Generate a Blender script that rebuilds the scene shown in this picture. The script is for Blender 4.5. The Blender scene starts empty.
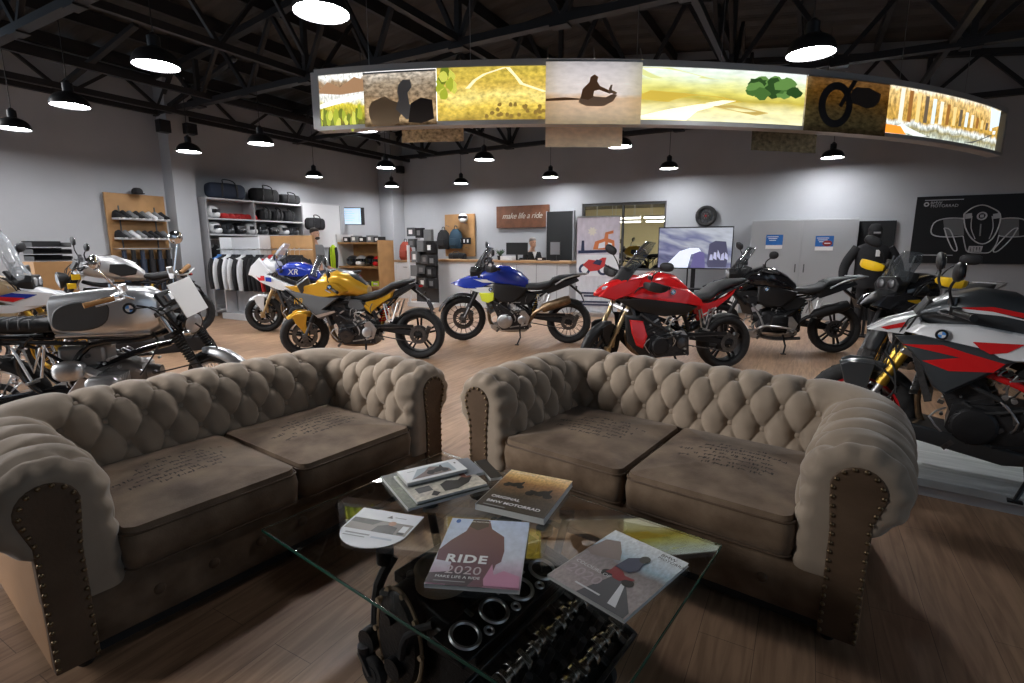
import bpy, math, random
from mathutils import Vector as V, Matrix as MX, Quaternion
random.seed(7)
S = bpy.context.scene
COL = S.collection
PI = math.pi
R_ = math.radians
sin, cos = math.sin, math.cos

# ---------------------------------------------------------------- camera model (also used to turn a photo pixel into a world point)
FPX, PITCH, HCAM = 520.0, R_(10.35), 1.42
FW = V((0, cos(PITCH), -sin(PITCH))); UP = V((0, sin(PITCH), cos(PITCH))); RT = V((1, 0, 0))
def ray(x, y): return FW * FPX + RT * (x - 512) + UP * (341.5 - y)
def atz(x, y, z):
    d = ray(x, y); t = (z - HCAM) / d.z
    return V((0, 0, HCAM)) + d * t
# room frame: a runs along the back wall, b from the back wall towards the viewer
RA = R_(-29.4)
RC = V((-3.63, 16.1, 0)); E1 = V((cos(RA), sin(RA), 0)); E2 = V((sin(RA), -cos(RA), 0))
def rm(a, b, z=0): return RC + E1 * a + E2 * b + V((0, 0, z))

# ---------------------------------------------------------------- materials
MATS = {}
def nt(name):
    m = bpy.data.materials.new(name); m.use_nodes = True
    n = m.node_tree.nodes; l = m.node_tree.links
    return m, n, l, n['Principled BSDF']
def mat(name, col, rough=.5, metal=0, var=0, vs=8, bump=0, bs=60, coat=0, emit=0, alpha=1, trans=0, ior=1.45, col2=None):
    if name in MATS: return MATS[name]
    m, n, l, p = nt(name)
    c = (*col, 1)
    p.inputs['Base Color'].default_value = c
    p.inputs['Roughness'].default_value = rough
    p.inputs['Metallic'].default_value = metal
    p.inputs['Coat Weight'].default_value = coat
    p.inputs['Coat Roughness'].default_value = .08
    p.inputs['Alpha'].default_value = alpha
    p.inputs['Transmission Weight'].default_value = trans
    p.inputs['IOR'].default_value = ior
    if emit:
        p.inputs['Emission Color'].default_value = c; p.inputs['Emission Strength'].default_value = emit
    tc = None
    if var or col2:
        tc = n.new('ShaderNodeTexCoord'); t = n.new('ShaderNodeTexNoise'); t.inputs['Scale'].default_value = vs; t.inputs['Detail'].default_value = 5
        l.new(tc.outputs['Object'], t.inputs['Vector'])
        r = n.new('ShaderNodeValToRGB'); l.new(t.outputs['Fac'], r.inputs['Fac'])
        lo = tuple(max(0, x * (1 - var)) for x in col); hi = tuple(x * (1 + var) for x in col)
        if col2: lo, hi = col, col2
        r.color_ramp.elements[0].position = .3; r.color_ramp.elements[1].position = .7
        r.color_ramp.elements[0].color = (*lo, 1); r.color_ramp.elements[1].color = (*hi, 1)
        l.new(r.outputs['Color'], p.inputs['Base Color'])
    if bump:
        tc = tc or n.new('ShaderNodeTexCoord'); t = n.new('ShaderNodeTexNoise'); t.inputs['Scale'].default_value = bs; t.inputs['Detail'].default_value = 4
        l.new(tc.outputs['Object'], t.inputs['Vector'])
        b = n.new('ShaderNodeBump'); b.inputs['Strength'].default_value = bump; b.inputs['Distance'].default_value = .01
        l.new(t.outputs['Fac'], b.inputs['Height']); l.new(b.outputs['Normal'], p.inputs['Normal'])
    MATS[name] = m
    return m

# ---------------------------------------------------------------- mesh builder
class MB:
    def __init__(s, T=None): s.v = []; s.f = []; s.mi = []; s.cur = 0; s.T = T or MX()
    def add(s, vs, fs):
        o = len(s.v); s.v += [s.T @ V(v) for v in vs]; s.f += [[i + o for i in f] for f in fs]; s.mi += [s.cur] * len(fs); return s
    def m(s, i): s.cur = i; return s
    def box(s, c, d, R=None):
        x, y, z = d[0] / 2, d[1] / 2, d[2] / 2; c = V(c)
        vs = [V((i * x, j * y, k * z)) for i in (-1, 1) for j in (-1, 1) for k in (-1, 1)]
        if R is not None: vs = [R @ v for v in vs]
        return s.add([c + v for v in vs], [(0, 1, 3, 2), (4, 6, 7, 5), (0, 4, 5, 1), (2, 3, 7, 6), (0, 2, 6, 4), (1, 5, 7, 3)])
    def bar(s, p, q, w, h, up=(0, 0, 1)):
        p, q = V(p), V(q); d = (q - p).normalized(); u = V(up); sd = d.cross(u)
        if sd.length < 1e-4: sd = d.cross(V((1, 0, 0)))
        sd.normalize(); u = sd.cross(d)
        vs = []
        for e in (p, q):
            for a, b in ((-1, -1), (1, -1), (1, 1), (-1, 1)): vs.append(e + sd * (a * w / 2) + u * (b * h / 2))
        return s.add(vs, [(3, 2, 1, 0), (4, 5, 6, 7), (0, 1, 5, 4), (1, 2, 6, 5), (2, 3, 7, 6), (3, 0, 4, 7)])
    def rings(s, rings, caps=True, closed=True):
        n = len(rings[0]); vs = [p for r in rings for p in r]; fs = []
        for i in range(len(rings) - 1):
            for j in range(n if closed else n - 1):
                k = (j + 1) % n; fs.append((i * n + j, i * n + k, (i + 1) * n + k, (i + 1) * n + j))
        if caps and closed: fs.append(tuple(range(n))[::-1]); fs.append(tuple(range((len(rings) - 1) * n, len(rings) * n)))
        return s.add(vs, fs)
    @staticmethod
    def frame(d):
        d = V(d).normalized(); a = V((0, 0, 1)) if abs(d.z) < .9 else V((1, 0, 0))
        u = d.cross(a).normalized(); return u, d.cross(u).normalized()
    def cyl(s, p, q, r, r2=None, n=14):
        p, q = V(p), V(q); r2 = r if r2 is None else r2; u, w = MB.frame(q - p)
        return s.rings([[c + (u * cos(2 * PI * j / n) + w * sin(2 * PI * j / n)) * rr for j in range(n)] for c, rr in ((p, r), (q, r2))])
    def tube(s, pts, r, n=8, sub=3):
        pts = [V(p) for p in pts]; rr = r if isinstance(r, (list, tuple)) else [r] * len(pts)
        if sub > 1 and len(pts) > 2:
            P, Q = [], []
            for i in range(len(pts) - 1):
                a = pts[max(i - 1, 0)]; b = pts[i]; c = pts[i + 1]; d = pts[min(i + 2, len(pts) - 1)]
                for k in range(sub):
                    t = k / sub
                    P.append(.5 * ((2 * b) + (c - a) * t + (2 * a - 5 * b + 4 * c - d) * t * t + (3 * b - a - 3 * c + d) * t ** 3)); Q.append(rr[i] + (rr[i + 1] - rr[i]) * t)
            P.append(pts[-1]); Q.append(rr[-1]); pts, rr = P, Q
        rings = []; u = None
        for i, p in enumerate(pts):
            d = (pts[min(i + 1, len(pts) - 1)] - pts[max(i - 1, 0)])
            if d.length < 1e-7: d = V((0, 0, 1))
            d.normalize()
            if u is None: u, w = MB.frame(d)
            else:
                u = (u - d * u.dot(d)); u.normalize(); w = d.cross(u)
            rings.append([p + (u * cos(2 * PI * j / n) + w * sin(2 * PI * j / n)) * rr[i] for j in range(n)])
        return s.rings(rings)
    def lathe(s, prof, c, ax, n=24, caps=True):
        c = V(c); ax = V(ax).normalized(); u, w = MB.frame(ax)
        return s.rings([[c + ax * h + (u * cos(2 * PI * j / n) + w * sin(2 * PI * j / n)) * r for j in range(n)] for r, h in prof], caps)
    def loop(s, prof, c, ax, n=40):   # closed profile revolved: a tyre, a ring
        c = V(c); ax = V(ax).normalized(); u, w = MB.frame(ax); k = len(prof); vs = []; fs = []
        for i in range(n):
            e = u * cos(2 * PI * i / n) + w * sin(2 * PI * i / n)
            for r, h in prof: vs.append(c + e * r + ax * h)
        for i in range(n):
            for j in range(k):
                a, b = i * k + j, i * k + (j + 1) % k; c2, d = ((i + 1) % n) * k + (j + 1) % k, ((i + 1) % n) * k + j
                fs.append((a, b, c2, d))
        return s.add(vs, fs)
    def torus(s, c, ax, R, r, n=32, m=8, e=1): return s.loop([(R + r * cos(2 * PI * j / m), r * e * sin(2 * PI * j / m)) for j in range(m)], c, ax, n)
    def ball(s, c, d, R=None, n=16, m=10, e=1):
        c = V(c); rings = []
        def pw(x): return math.copysign(abs(x) ** e, x)
        for i in range(m + 1):
            t = -PI / 2 + PI * i / m; rg = []
            for j in range(n):
                a = 2 * PI * j / n; ct = max(abs(cos(t)), .02)
                v = V((d[0] * pw(ct) * pw(cos(a)), d[1] * pw(ct) * pw(sin(a)), d[2] * pw(sin(t))))
                rg.append(c + (R @ v if R is not None else v))
            rings.append(rg)
        return s.rings(rings)
    def body(s, secs, n=20):   # sections along x: (x, z centre, half width, half height[, exponent, y centre])
        rings = []
        for q in secs:
            x, z, hw, hh = q[:4]; e = q[4] if len(q) > 4 else .8; yc = q[5] if len(q) > 5 else 0; rg = []
            for j in range(n):
                a = 2 * PI * j / n; ca, sa = cos(a), sin(a)
                rg.append(V((x, yc + hw * math.copysign(abs(ca) ** e, ca), z + hh * math.copysign(abs(sa) ** e, sa))))
            rings.append(rg)
        return s.rings(rings)
    def prism(s, out, y0, y1, f=None):  # outline in x,z pulled from y0 to y1 (y may lean with f(x,z))
        f = f or (lambda x, z: 0); n = len(out)
        vs = [V((x, y0 + f(x, z), z)) for x, z in out] + [V((x, y1 + f(x, z), z)) for x, z in out]
        fs = [tuple(range(n)), tuple(range(2 * n - 1, n - 1, -1))] + [(i + n, (i + 1) % n + n, (i + 1) % n, i) for i in range(n)]
        return s.add(vs, fs)
    def poly(s, pts): return s.add(pts, [tuple(range(len(pts)))])
    def grid(s, nu, nv, fn):
        vs = [fn(i / nu, j / nv) for i in range(nu + 1) for j in range(nv + 1)]
        return s.add(vs, [(i * (nv + 1) + j, (i + 1) * (nv + 1) + j, (i + 1) * (nv + 1) + j + 1, i * (nv + 1) + j + 1) for i in range(nu) for j in range(nv)])
    def mesh(s, name, mats, smooth=35):
        me = bpy.data.meshes.new(name); me.from_pydata([tuple(v) for v in s.v], [], s.f)
        ml = mats if isinstance(mats, (list, tuple)) else [mats]
        for k in ml: me.materials.append(k)
        if len(ml) > 1: me.polygons.foreach_set('material_index', s.mi)
        import bmesh
        b = bmesh.new(); b.from_mesh(me); bmesh.ops.recalc_face_normals(b, faces=b.faces); b.to_mesh(me); b.free()
        if smooth:
            me.polygons.foreach_set('use_smooth', [True] * len(me.polygons)); me.set_sharp_from_angle(angle=R_(smooth))
        me.update(); return me
    def build(s, name, mats, parent=None, bev=0, seg=2, smooth=35, loc=None, rz=None, sub=0):
        o = bpy.data.objects.new(name, s.mesh(name, mats, smooth)); COL.objects.link(o)
        if parent is not None: o.parent = parent
        if loc is not None: o.location = loc
        if rz is not None: o.rotation_euler.z = rz
        if bev:
            md = o.modifiers.new('b', 'BEVEL'); md.width = bev; md.segments = seg; md.limit_method = 'ANGLE'; md.angle_limit = R_(40)
        if sub:
            md = o.modifiers.new('s', 'SUBSURF'); md.levels = sub; md.render_levels = sub
        return o
def tag(o, label=None, cat=None, group=None, kind=None):
    if label: o['label'] = label
    if cat: o['category'] = cat
    if group: o['group'] = group
    if kind: o['kind'] = kind
    return o
def empty(name, loc, rz=0, label=None, cat=None, group=None):
    o = bpy.data.objects.new(name, None); COL.objects.link(o); o.empty_display_size = .1
    o.location = loc; o.rotation_euler.z = rz; return tag(o, label, cat, group)
def kids(o): return [c for c in bpy.data.objects if c.parent == o]
def copy_tree(o, parent=None):
    ch = kids(o); c = o.copy(); COL.objects.link(c); c.parent = parent
    for k in ch: copy_tree(k, c)
    return c
def struct(o): o['kind'] = 'structure'; return o
def text_mb(txt, size, mb, M, ital=0, align='CENTER', sp=1.0, ext=0, fn=None, bold=0):
    cu = bpy.data.curves.new('t', 'FONT'); cu.body = txt; cu.size = size; cu.align_x = align; cu.align_y = 'CENTER'; cu.shear = ital; cu.space_character = sp; cu.resolution_u = 3; cu.extrude = ext; cu.offset = bold * size
    o = bpy.data.objects.new('t', cu); COL.objects.link(o)
    me = bpy.data.meshes.new_from_object(o.evaluated_get(bpy.context.evaluated_depsgraph_get()))
    vs = [M @ v.co for v in me.vertices]
    if fn: vs = [fn(v) for v in vs]
    mb.add(vs, [tuple(p.vertices) for p in me.polygons])
    bpy.data.objects.remove(o); bpy.data.meshes.remove(me); bpy.data.curves.remove(cu)
    return mb

# ---------------------------------------------------------------- common materials
BLK = mat('black_plastic', (.012, .012, .013), .45, bump=.05, bs=200)
MBLK = mat('matt_black_metal', (.02, .02, .022), .5, .5)
GBLK = mat('gloss_black', (.01, .01, .012), .18, coat=.6)
RUB = mat('tyre_rubber', (.018, .018, .019), .75, var=.25, vs=30, bump=.15, bs=120)
SEAT = mat('seat_vinyl', (.025, .026, .028), .6, bump=.1, bs=220)
CHR = mat('chrome', (.75, .75, .76), .12, 1)
ALU = mat('aluminium', (.55, .55, .56), .35, 1, var=.1, vs=20)
STL = mat('dark_steel', (.12, .12, .125), .38, .9, var=.25, vs=30)
ENG = mat('engine_grey', (.045, .045, .048), .42, .7, var=.3, vs=25, bump=.1, bs=80)
GOLD = mat('gold_anodised', (.75, .47, .08), .3, .9)
BRZ = mat('bronze_exhaust', (.22, .15, .09), .35, .9, var=.3, vs=18)
SIL = mat('silver_paint', (.6, .6, .61), .3, .6)
WHT = mat('white_gloss', (.75, .76, .78), .25, coat=.5)
RED = mat('red_gloss', (.62, .012, .014), .25, coat=.6)
BLU = mat('blue_gloss', (.015, .04, .35), .25, coat=.6)
YEL = mat('yellow_plastic', (.8, .5, .01), .35, coat=.2)
LIM = mat('lime_yellow', (.72, .78, .05), .4)
GLS = mat('headlight_glass', (.5, .52, .55), .08, .3, coat=1)
SCRN = mat('tinted_screen', (.05, .055, .06), .06, 0, alpha=.45, coat=.5)
CLRS = mat('clear_screen', (.5, .53, .56), .06, 0, alpha=.35, coat=.5)
MIRR = mat('mirror_glass', (.8, .82, .85), .04, 1)
LBLU = mat('light_blue_enamel', (.08, .3, .75), .3)
BRN = mat('brown_grip', (.32, .16, .05), .6)
WPL = mat('white_plate', (.8, .8, .8), .4)
# ================================================================ the room
def uvgrid(name, nu, nv, fn, m, parent=None, smooth=True):
    vs = [tuple(fn(i / nu, j / nv)) for i in range(nu + 1) for j in range(nv + 1)]
    fs = [(i * (nv + 1) + j, (i + 1) * (nv + 1) + j, (i + 1) * (nv + 1) + j + 1, i * (nv + 1) + j + 1) for i in range(nu) for j in range(nv)]
    me = bpy.data.meshes.new(name); me.from_pydata(vs, [], fs); uv = me.uv_layers.new(name='UVMap')
    for p in me.polygons:
        p.use_smooth = smooth
        for li, vi in zip(p.loop_indices, p.vertices): uv.data[li].uv = ((vi // (nv + 1)) / nu, (vi % (nv + 1)) / nv)
    me.materials.append(m); o = bpy.data.objects.new(name, me); COL.objects.link(o)
    if parent is not None: o.parent = parent
    return o
def pic(name, stops, amp=.3, sx=3, sy=1, fine=.35, fs=30, emit=0, trans=0, rough=.5, rot=0, det=6):
    """a printed picture: bands of colour up the sheet, broken by noise"""
    m, n, l, p = nt(name)
    tc = n.new('ShaderNodeTexCoord'); mp = n.new('ShaderNodeMapping'); l.new(tc.outputs['UV'], mp.inputs['Vector']); mp.inputs['Rotation'].default_value[2] = rot
    sp = n.new('ShaderNodeSeparateXYZ'); l.new(mp.outputs['Vector'], sp.inputs[0])
    m2 = n.new('ShaderNodeMapping'); m2.inputs['Scale'].default_value = (sx, sy, 1); m2.inputs['Location'].default_value = (len(name) * 1.7, len(name) * .9, 0); l.new(mp.outputs['Vector'], m2.inputs['Vector'])
    no = n.new('ShaderNodeTexNoise'); no.inputs['Scale'].default_value = 1.6; no.inputs['Detail'].default_value = det; l.new(m2.outputs['Vector'], no.inputs['Vector'])
    a = n.new('ShaderNodeMath'); a.operation = 'MULTIPLY_ADD'; l.new(no.outputs['Fac'], a.inputs[0]); a.inputs[1].default_value = amp; 
    b = n.new('ShaderNodeMath'); b.operation = 'SUBTRACT'; l.new(sp.outputs['Y'], b.inputs[0]); b.inputs[1].default_value = amp * .5; l.new(b.outputs[0], a.inputs[2])
    r = n.new('ShaderNodeValToRGB'); l.new(a.outputs[0], r.inputs['Fac'])
    el = r.color_ramp.elements
    while len(el) < len(stops): el.new(.5)
    for e, (pos, c) in zip(el, stops): e.position = pos; e.color = (*c, 1)
    f = n.new('ShaderNodeTexNoise'); f.inputs['Scale'].default_value = fs; f.inputs['Detail'].default_value = 4; l.new(m2.outputs['Vector'], f.inputs['Vector'])
    mr = n.new('ShaderNodeMapRange'); mr.inputs[3].default_value = 1 - fine; mr.inputs[4].default_value = 1 + fine; mr.inputs[1].default_value = .3; mr.inputs[2].default_value = .7; l.new(f.outputs['Fac'], mr.inputs[0])
    x = n.new('ShaderNodeMix'); x.data_type = 'RGBA'; x.blend_type = 'MULTIPLY'; x.inputs['Factor'].default_value = 1
    l.new(r.outputs['Color'], x.inputs['A']); l.new(mr.outputs[0], x.inputs['B'])
    out = x.outputs['Result']
    p.inputs['Roughness'].default_value = rough
    if emit:
        p.inputs['Base Color'].default_value = (.02, .02, .02, 1); l.new(out, p.inputs['Emission Color']); p.inputs['Emission Strength'].default_value = emit
    elif trans:
        d = n.new('ShaderNodeBsdfDiffuse'); t = n.new('ShaderNodeBsdfTranslucent'); ad = n.new('ShaderNodeMixShader'); ad.inputs[0].default_value = trans
        l.new(out, d.inputs[0]); l.new(out, t.inputs[0]); l.new(d.outputs[0], ad.inputs[1]); l.new(t.outputs[0], ad.inputs[2]); l.new(ad.outputs[0], n['Material Output'].inputs[0])
    else: l.new(out, p.inputs['Base Color'])
    MATS[name] = m
    return m

# floor of oak-look planks running towards the back wall
def plank_mat(name, c1, c2, c3, bw, bh, rough, grain=.55, rotated=True):
    m, n, l, p = nt(name)
    tc = n.new('ShaderNodeTexCoord'); mp = n.new('ShaderNodeMapping'); l.new(tc.outputs['Object'], mp.inputs['Vector'])
    if rotated: mp.inputs['Rotation'].default_value[2] = PI / 2
    br = n.new('ShaderNodeTexBrick'); l.new(mp.outputs['Vector'], br.inputs['Vector'])
    br.inputs['Scale'].default_value = 1; br.inputs['Brick Width'].default_value = bw; br.inputs['Row Height'].default_value = bh; br.inputs['Mortar Size'].default_value = .0012; br.inputs['Mortar Smooth'].default_value = .1
    br.offset = .37; br.inputs['Color1'].default_value = (*c1, 1); br.inputs['Color2'].default_value = (*c2, 1); br.inputs['Mortar'].default_value = tuple(x * .35 for x in c1) + (1,)
    m2 = n.new('ShaderNodeMapping'); m2.inputs['Scale'].default_value = (1.3, 14, 1); l.new(mp.outputs['Vector'], m2.inputs['Vector'])
    g = n.new('ShaderNodeTexNoise'); g.inputs['Scale'].default_value = 2.2; g.inputs['Detail'].default_value = 8; g.inputs['Distortion'].default_value = .8; l.new(m2.outputs['Vector'], g.inputs['Vector'])
    rr = n.new('ShaderNodeValToRGB'); l.new(g.outputs['Fac'], rr.inputs['Fac']); rr.color_ramp.elements[0].position = .35; rr.color_ramp.elements[1].position = .62
    rr.color_ramp.elements[0].color = (*c3, 1); rr.color_ramp.elements[1].color = (1, 1, 1, 1)
    x = n.new('ShaderNodeMix'); x.data_type = 'RGBA'; x.blend_type = 'MULTIPLY'; x.inputs['Factor'].default_value = grain
    l.new(br.outputs['Color'], x.inputs['A']); l.new(rr.outputs['Color'], x.inputs['B']); l.new(x.outputs['Result'], p.inputs['Base Color'])
    p.inputs['Roughness'].default_value = rough
    bp = n.new('ShaderNodeBump'); bp.inputs['Strength'].default_value = .12; bp.inputs['Distance'].default_value = .004; l.new(g.outputs['Fac'], bp.inputs['Height']); l.new(bp.outputs['Normal'], p.inputs['Normal'])
    return m
FLOORM = plank_mat('oak_floor', (.43, .27, .165), (.35, .212, .13), (.35, .3, .26), 1.3, .19, .42)
PLATM = plank_mat('whitewashed_planks', (.62, .64, .64), (.52, .55, .56), (.45, .5, .52), 2.5, .3, .35, .5, False)
DARKOAK = plank_mat('pale_plank', (.33, .2, .1), (.29, .17, .085), (.5, .4, .3), 2, .3, .5, .5, True)
WALLM = mat('painted_wall', (.41, .425, .45), .85, var=.04, vs=1.5, bump=.05, bs=40)
ROOFM = mat('roof_sheet', (.05, .047, .045), .7, .2, var=.25, vs=2)
STEELM = mat('dark_truss_steel', (.03, .03, .032), .5, .3)
WOODP = mat('plywood_board', (.4, .22, .09), .55, var=.15, vs=4)
WOODT = mat('oak_counter', (.42, .25, .12), .45, var=.15, vs=5)
GREYP = mat('grey_laminate', (.5, .51, .53), .5)
WHTP = mat('white_laminate', (.72, .73, .75), .4)
def rbox(mb, a0, a1, b0, b1, z0, z1): mb.box(((a0 + a1) / 2, -(b0 + b1) / 2, (z0 + z1) / 2), (a1 - a0, b1 - b0, z1 - z0)); return mb
def rbuild(mb, name, m, parent=None, **k): return mb.build(name, m, parent, loc=None if parent is not None else RC, rz=None if parent is not None else RA, **k)
def roofz(a): return 4.62 + .12 * (7 - abs(a - 7)) if a < 14 else 4.62
struct(rbuild(rbox(MB(), -.2, 17, -5, 15, -.1, 0), 'floor', FLOORM))
w = MB(); wn0, wn1, wz0, wz1 = 6.13, 8.17, .86, 2.44     # back wall with the workshop window cut out
top = [(17, roofz(14)), (14, roofz(14)), (7, roofz(7)), (-.2, roofz(0))]
def wseg(a0, a1, z0, z1a, z1b):
    v = [(a, -b, z) for b in (0, -.2) for a, z in ((a0, z0), (a1, z0), (a1, z1b + (.19 if z1b > 3 else 0)), (a0, z1a + (.19 if z1a > 3 else 0)))]
    w.add(v, [(0, 1, 2, 3), (7, 6, 5, 4), (0, 4, 5, 1), (1, 5, 6, 2), (2, 6, 7, 3), (3, 7, 4, 0)])
wseg(-.2, wn0, 0, roofz(0), roofz(wn0)); wseg(wn0, wn1, 0, wz0, wz0); wseg(wn0, 7, wz1, roofz(wn0), roofz(7)); wseg(7, wn1, wz1, roofz(7), roofz(wn1)); wseg(wn1, 14, 0, roofz(wn1), roofz(14)); wseg(14, 17, 0, roofz(14), roofz(14))
struct(rbuild(w, 'wall_back', WALLM, smooth=0))
struct(rbuild(rbox(MB(), -.2, 0, 0, 9.5, 0, 4.75), 'wall_left', WALLM))
struct(rbuild(rbox(rbox(MB(), 0, .34, 6.0, 6.42, 0, 4.6), 0, .02, 5.6, 5.62, 0, .1), 'trim_pillar', WALLM))
struct(rbuild(rbox(MB(), 0, .5, 0, .5, 0, 4.6), 'trim_corner_column', WALLM))
struct(rbuild(rbox(MB(), 5.1, 17, 15, 15.2, 0, 5.5), 'wall_front_unseen', WALLM))  # unseen wall behind the camera, cut to shade the near sofa arm and table
struct(rbuild(rbox(MB(), 17, 17.2, 0, 9, 0, 5), 'wall_right', WALLM))
struct(rbuild(rbox(MB(), 0, .015, 0, 9.5, 0, .08), 'baseboard_left', GREYP))
struct(rbuild(rbox(MB(), .5, 17, 0, .015, 0, .08), 'baseboard_back', GREYP))
# workshop behind the window
WSM = mat('cream_workshop_wall', (.75, .66, .4), .8)
struct(rbuild(rbox(MB(), -2, 16, -14.2, -14, 0, 3.4), 'wall_workshop', WSM))
struct(rbuild(rbox(rbox(MB(), -2.1, -2, -14.2, -.2, 0, 3.4), 16, 16.1, -14.2, -.2, 0, 3.4), 'wall_workshop_sides', WSM))
struct(rbuild(rbox(MB(), -2.1, 16.1, -14.2, -.2, 3.3, 3.4), 'ceiling_workshop', mat('workshop_ceiling', (.22, .2, .16), .8)))
struct(rbuild(rbox(MB(), -2.1, 16.1, -14.2, -5, -.1, .001), 'floor_workshop', GREYP))
fr = MB()
for q in ((wn0, wn0 + .05, wz0, wz1), (wn1 - .05, wn1, wz0, wz1), (wn0, wn1, wz0, wz0 + .05), (wn0, wn1, wz1 - .06, wz1), (7.13, 7.17, wz0, wz1)): rbox(fr, q[0], q[1], -.12, -.04, q[2], q[3])
fo = struct(rbuild(fr, 'window_1', mat('dark_window_frame', (.06, .06, .06), .5)))
g = rbuild(rbox(MB(), wn0 + .05, wn1 - .05, -.085, -.079, wz0 + .05, wz1 - .06), 'window_pane', mat('window_glass', (1, 1, 1), .02, trans=1, ior=1.1), fo)
TUBEM = mat('fluorescent_tube', (1, .95, .8), emit=55)
TL = [(3.7, -6.5), (5.1, -6.5), (6.5, -6.5), (2.8, -9.0), (4.4, -9.0), (5.9, -9.0)]
for i, (a, b) in enumerate(TL):
    t = empty('strip_light', rm(a, b, 2.42 if b > -7 else 2.4), RA, 'workshop strip light seen through the window, ' + ['left', 'middle', 'right'][i % 3] + ' of the ' + ('near' if i < 3 else 'far') + ' row', 'ceiling light', 'strip lights in the workshop')
    MB().box((0, 0, 0), (1.25, .1, .05)).build('tube', TUBEM, t)
    MB().box((0, 0, .05), (1.3, .16, .05)).cyl((-.4, 0, .07), (-.4, 0, .85), .008, n=6).cyl((.4, 0, .07), (.4, 0, .85), .008, n=6).build('housing', WHTP, t)
# roof sheeting, purlins and trusses
rf = MB(); N = 15 * 8
def rfn(u, v):
    a = -.2 + 17.2 * v; k = round(u * N); z = roofz(max(a, 0)) + (.035 if k % 4 in (1, 2) else 0)
    return V((a, -(-.2 + 15.4 * u), z + .16))
rf.grid(N, 12, rfn)
struct(rbuild(rf, 'ceiling', ROOFM, smooth=0))
for i, a in enumerate([.1, 1.2, 2.3, 3.4, 4.6, 5.8, 7.0, 8.2, 9.4, 10.6, 11.8, 13.0, 14.0]):
    z = roofz(a) + .06; p = MB(); rbox(p, a - .035, a + .035, 0, 12.5, z - .1, z + .1)
    struct(rbuild(p, 'roof_purlin', STEELM))
def truss(b, zb=3.92, a1=14.0):
    t = MB(); P = lambda a, z, o=0: (a, -(b + o), z)
    t.bar(P(0, zb), P(a1, zb), .12, .09)
    xs = [0, 1.4, 2.8, 4.2, 5.6, 7, 8.4, 9.8, 11.2, 12.6, 14]
    for i in range(10): t.bar(P(xs[i], roofz(xs[i]) - .1), P(xs[i + 1], roofz(xs[i + 1]) - .1), .12, .1)
    for i in range(10):
        m = (xs[i] + xs[i + 1]) / 2
        t.bar(P(xs[i], zb), P(m, roofz(m) - .1), .06, .06); t.bar(P(m, roofz(m) - .1), P(xs[i + 1], zb), .06, .06)
        if i % 2: t.bar(P(xs[i], zb), P(xs[i], roofz(xs[i]) - .1), .07, .07)
        t.box(P(xs[i], zb - .06), (.22, .14, .02))
    return struct(rbuild(t, 'roof_truss', STEELM))
for b in (.2, 3.3, 6.4, 9.3): truss(b)
# long braces and the truss lying along the left wall
t = MB()
for a, z in ((.12, 3.9), (.12, 4.5)): t.bar((a, 0, z), (a, -9.4, z), .07, .08)
for i in range(6):
    b0 = i * 1.57; t.bar((.12, -b0, 3.9), (.12, -b0 - .78, 4.5), .05, .05); t.bar((.12, -b0 - .78, 4.5), (.12, -b0 - 1.57, 3.9), .05, .05)
struct(rbuild(t, 'wall_truss', STEELM))
for a, z, zt in ((.75, 3.86, 4.6), (1.85, 3.95, 4.75), (4.2, 3.97, 5.0), (7.0, 3.97, 5.3), (9.8, 3.97, 5.0), (12.4, 3.97, 4.7)):
    t = MB(); t.bar((a, 0, z), (a, -11.5, z), .07, .09)
    if a in (4.2, 9.8):
        for i in range(8):
            t.bar((a, -i * 1.55, z), (a, -(i + .5) * 1.55, zt), .05, .05); t.bar((a, -(i + .5) * 1.55, zt), (a, -(i + 1) * 1.55, z), .05, .05)
    struct(rbuild(t, 'roof_brace', STEELM))
t = MB()   # diagonal knee braces up to the eaves on the left
for b in (6.4, 8.0, 9.3): t.bar((.1, -b, 3.9), (1.8, -b + .5, 4.75), .09, .06)
for b in (3.3, 6.4): t.bar((14, -b, 3.6), (12.2, -b - 1.2, 4.85), .09, .06)
struct(rbuild(t, 'knee_brace', STEELM))
# two dark speaker-like brackets at the pillar head
tag(rbuild(rbox(MB(), .36, .52, 5.95, 6.15, 3.55, 3.75), 'box_speaker', BLK, bev=.01), 'small black box speaker at the head of the left pillar, on its far side', 'speaker')
tag(rbuild(rbox(MB(), .36, .52, 6.44, 6.64, 3.5, 3.72), 'box_speaker', BLK, bev=.01), 'small black box speaker at the head of the left pillar, on its near side', 'speaker')
tag(rbuild(rbox(MB(), .5, .66, .1, .3, 3.5, 3.7), 'box_speaker', BLK, bev=.01), 'small black box speaker high on the corner column', 'speaker')

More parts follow.
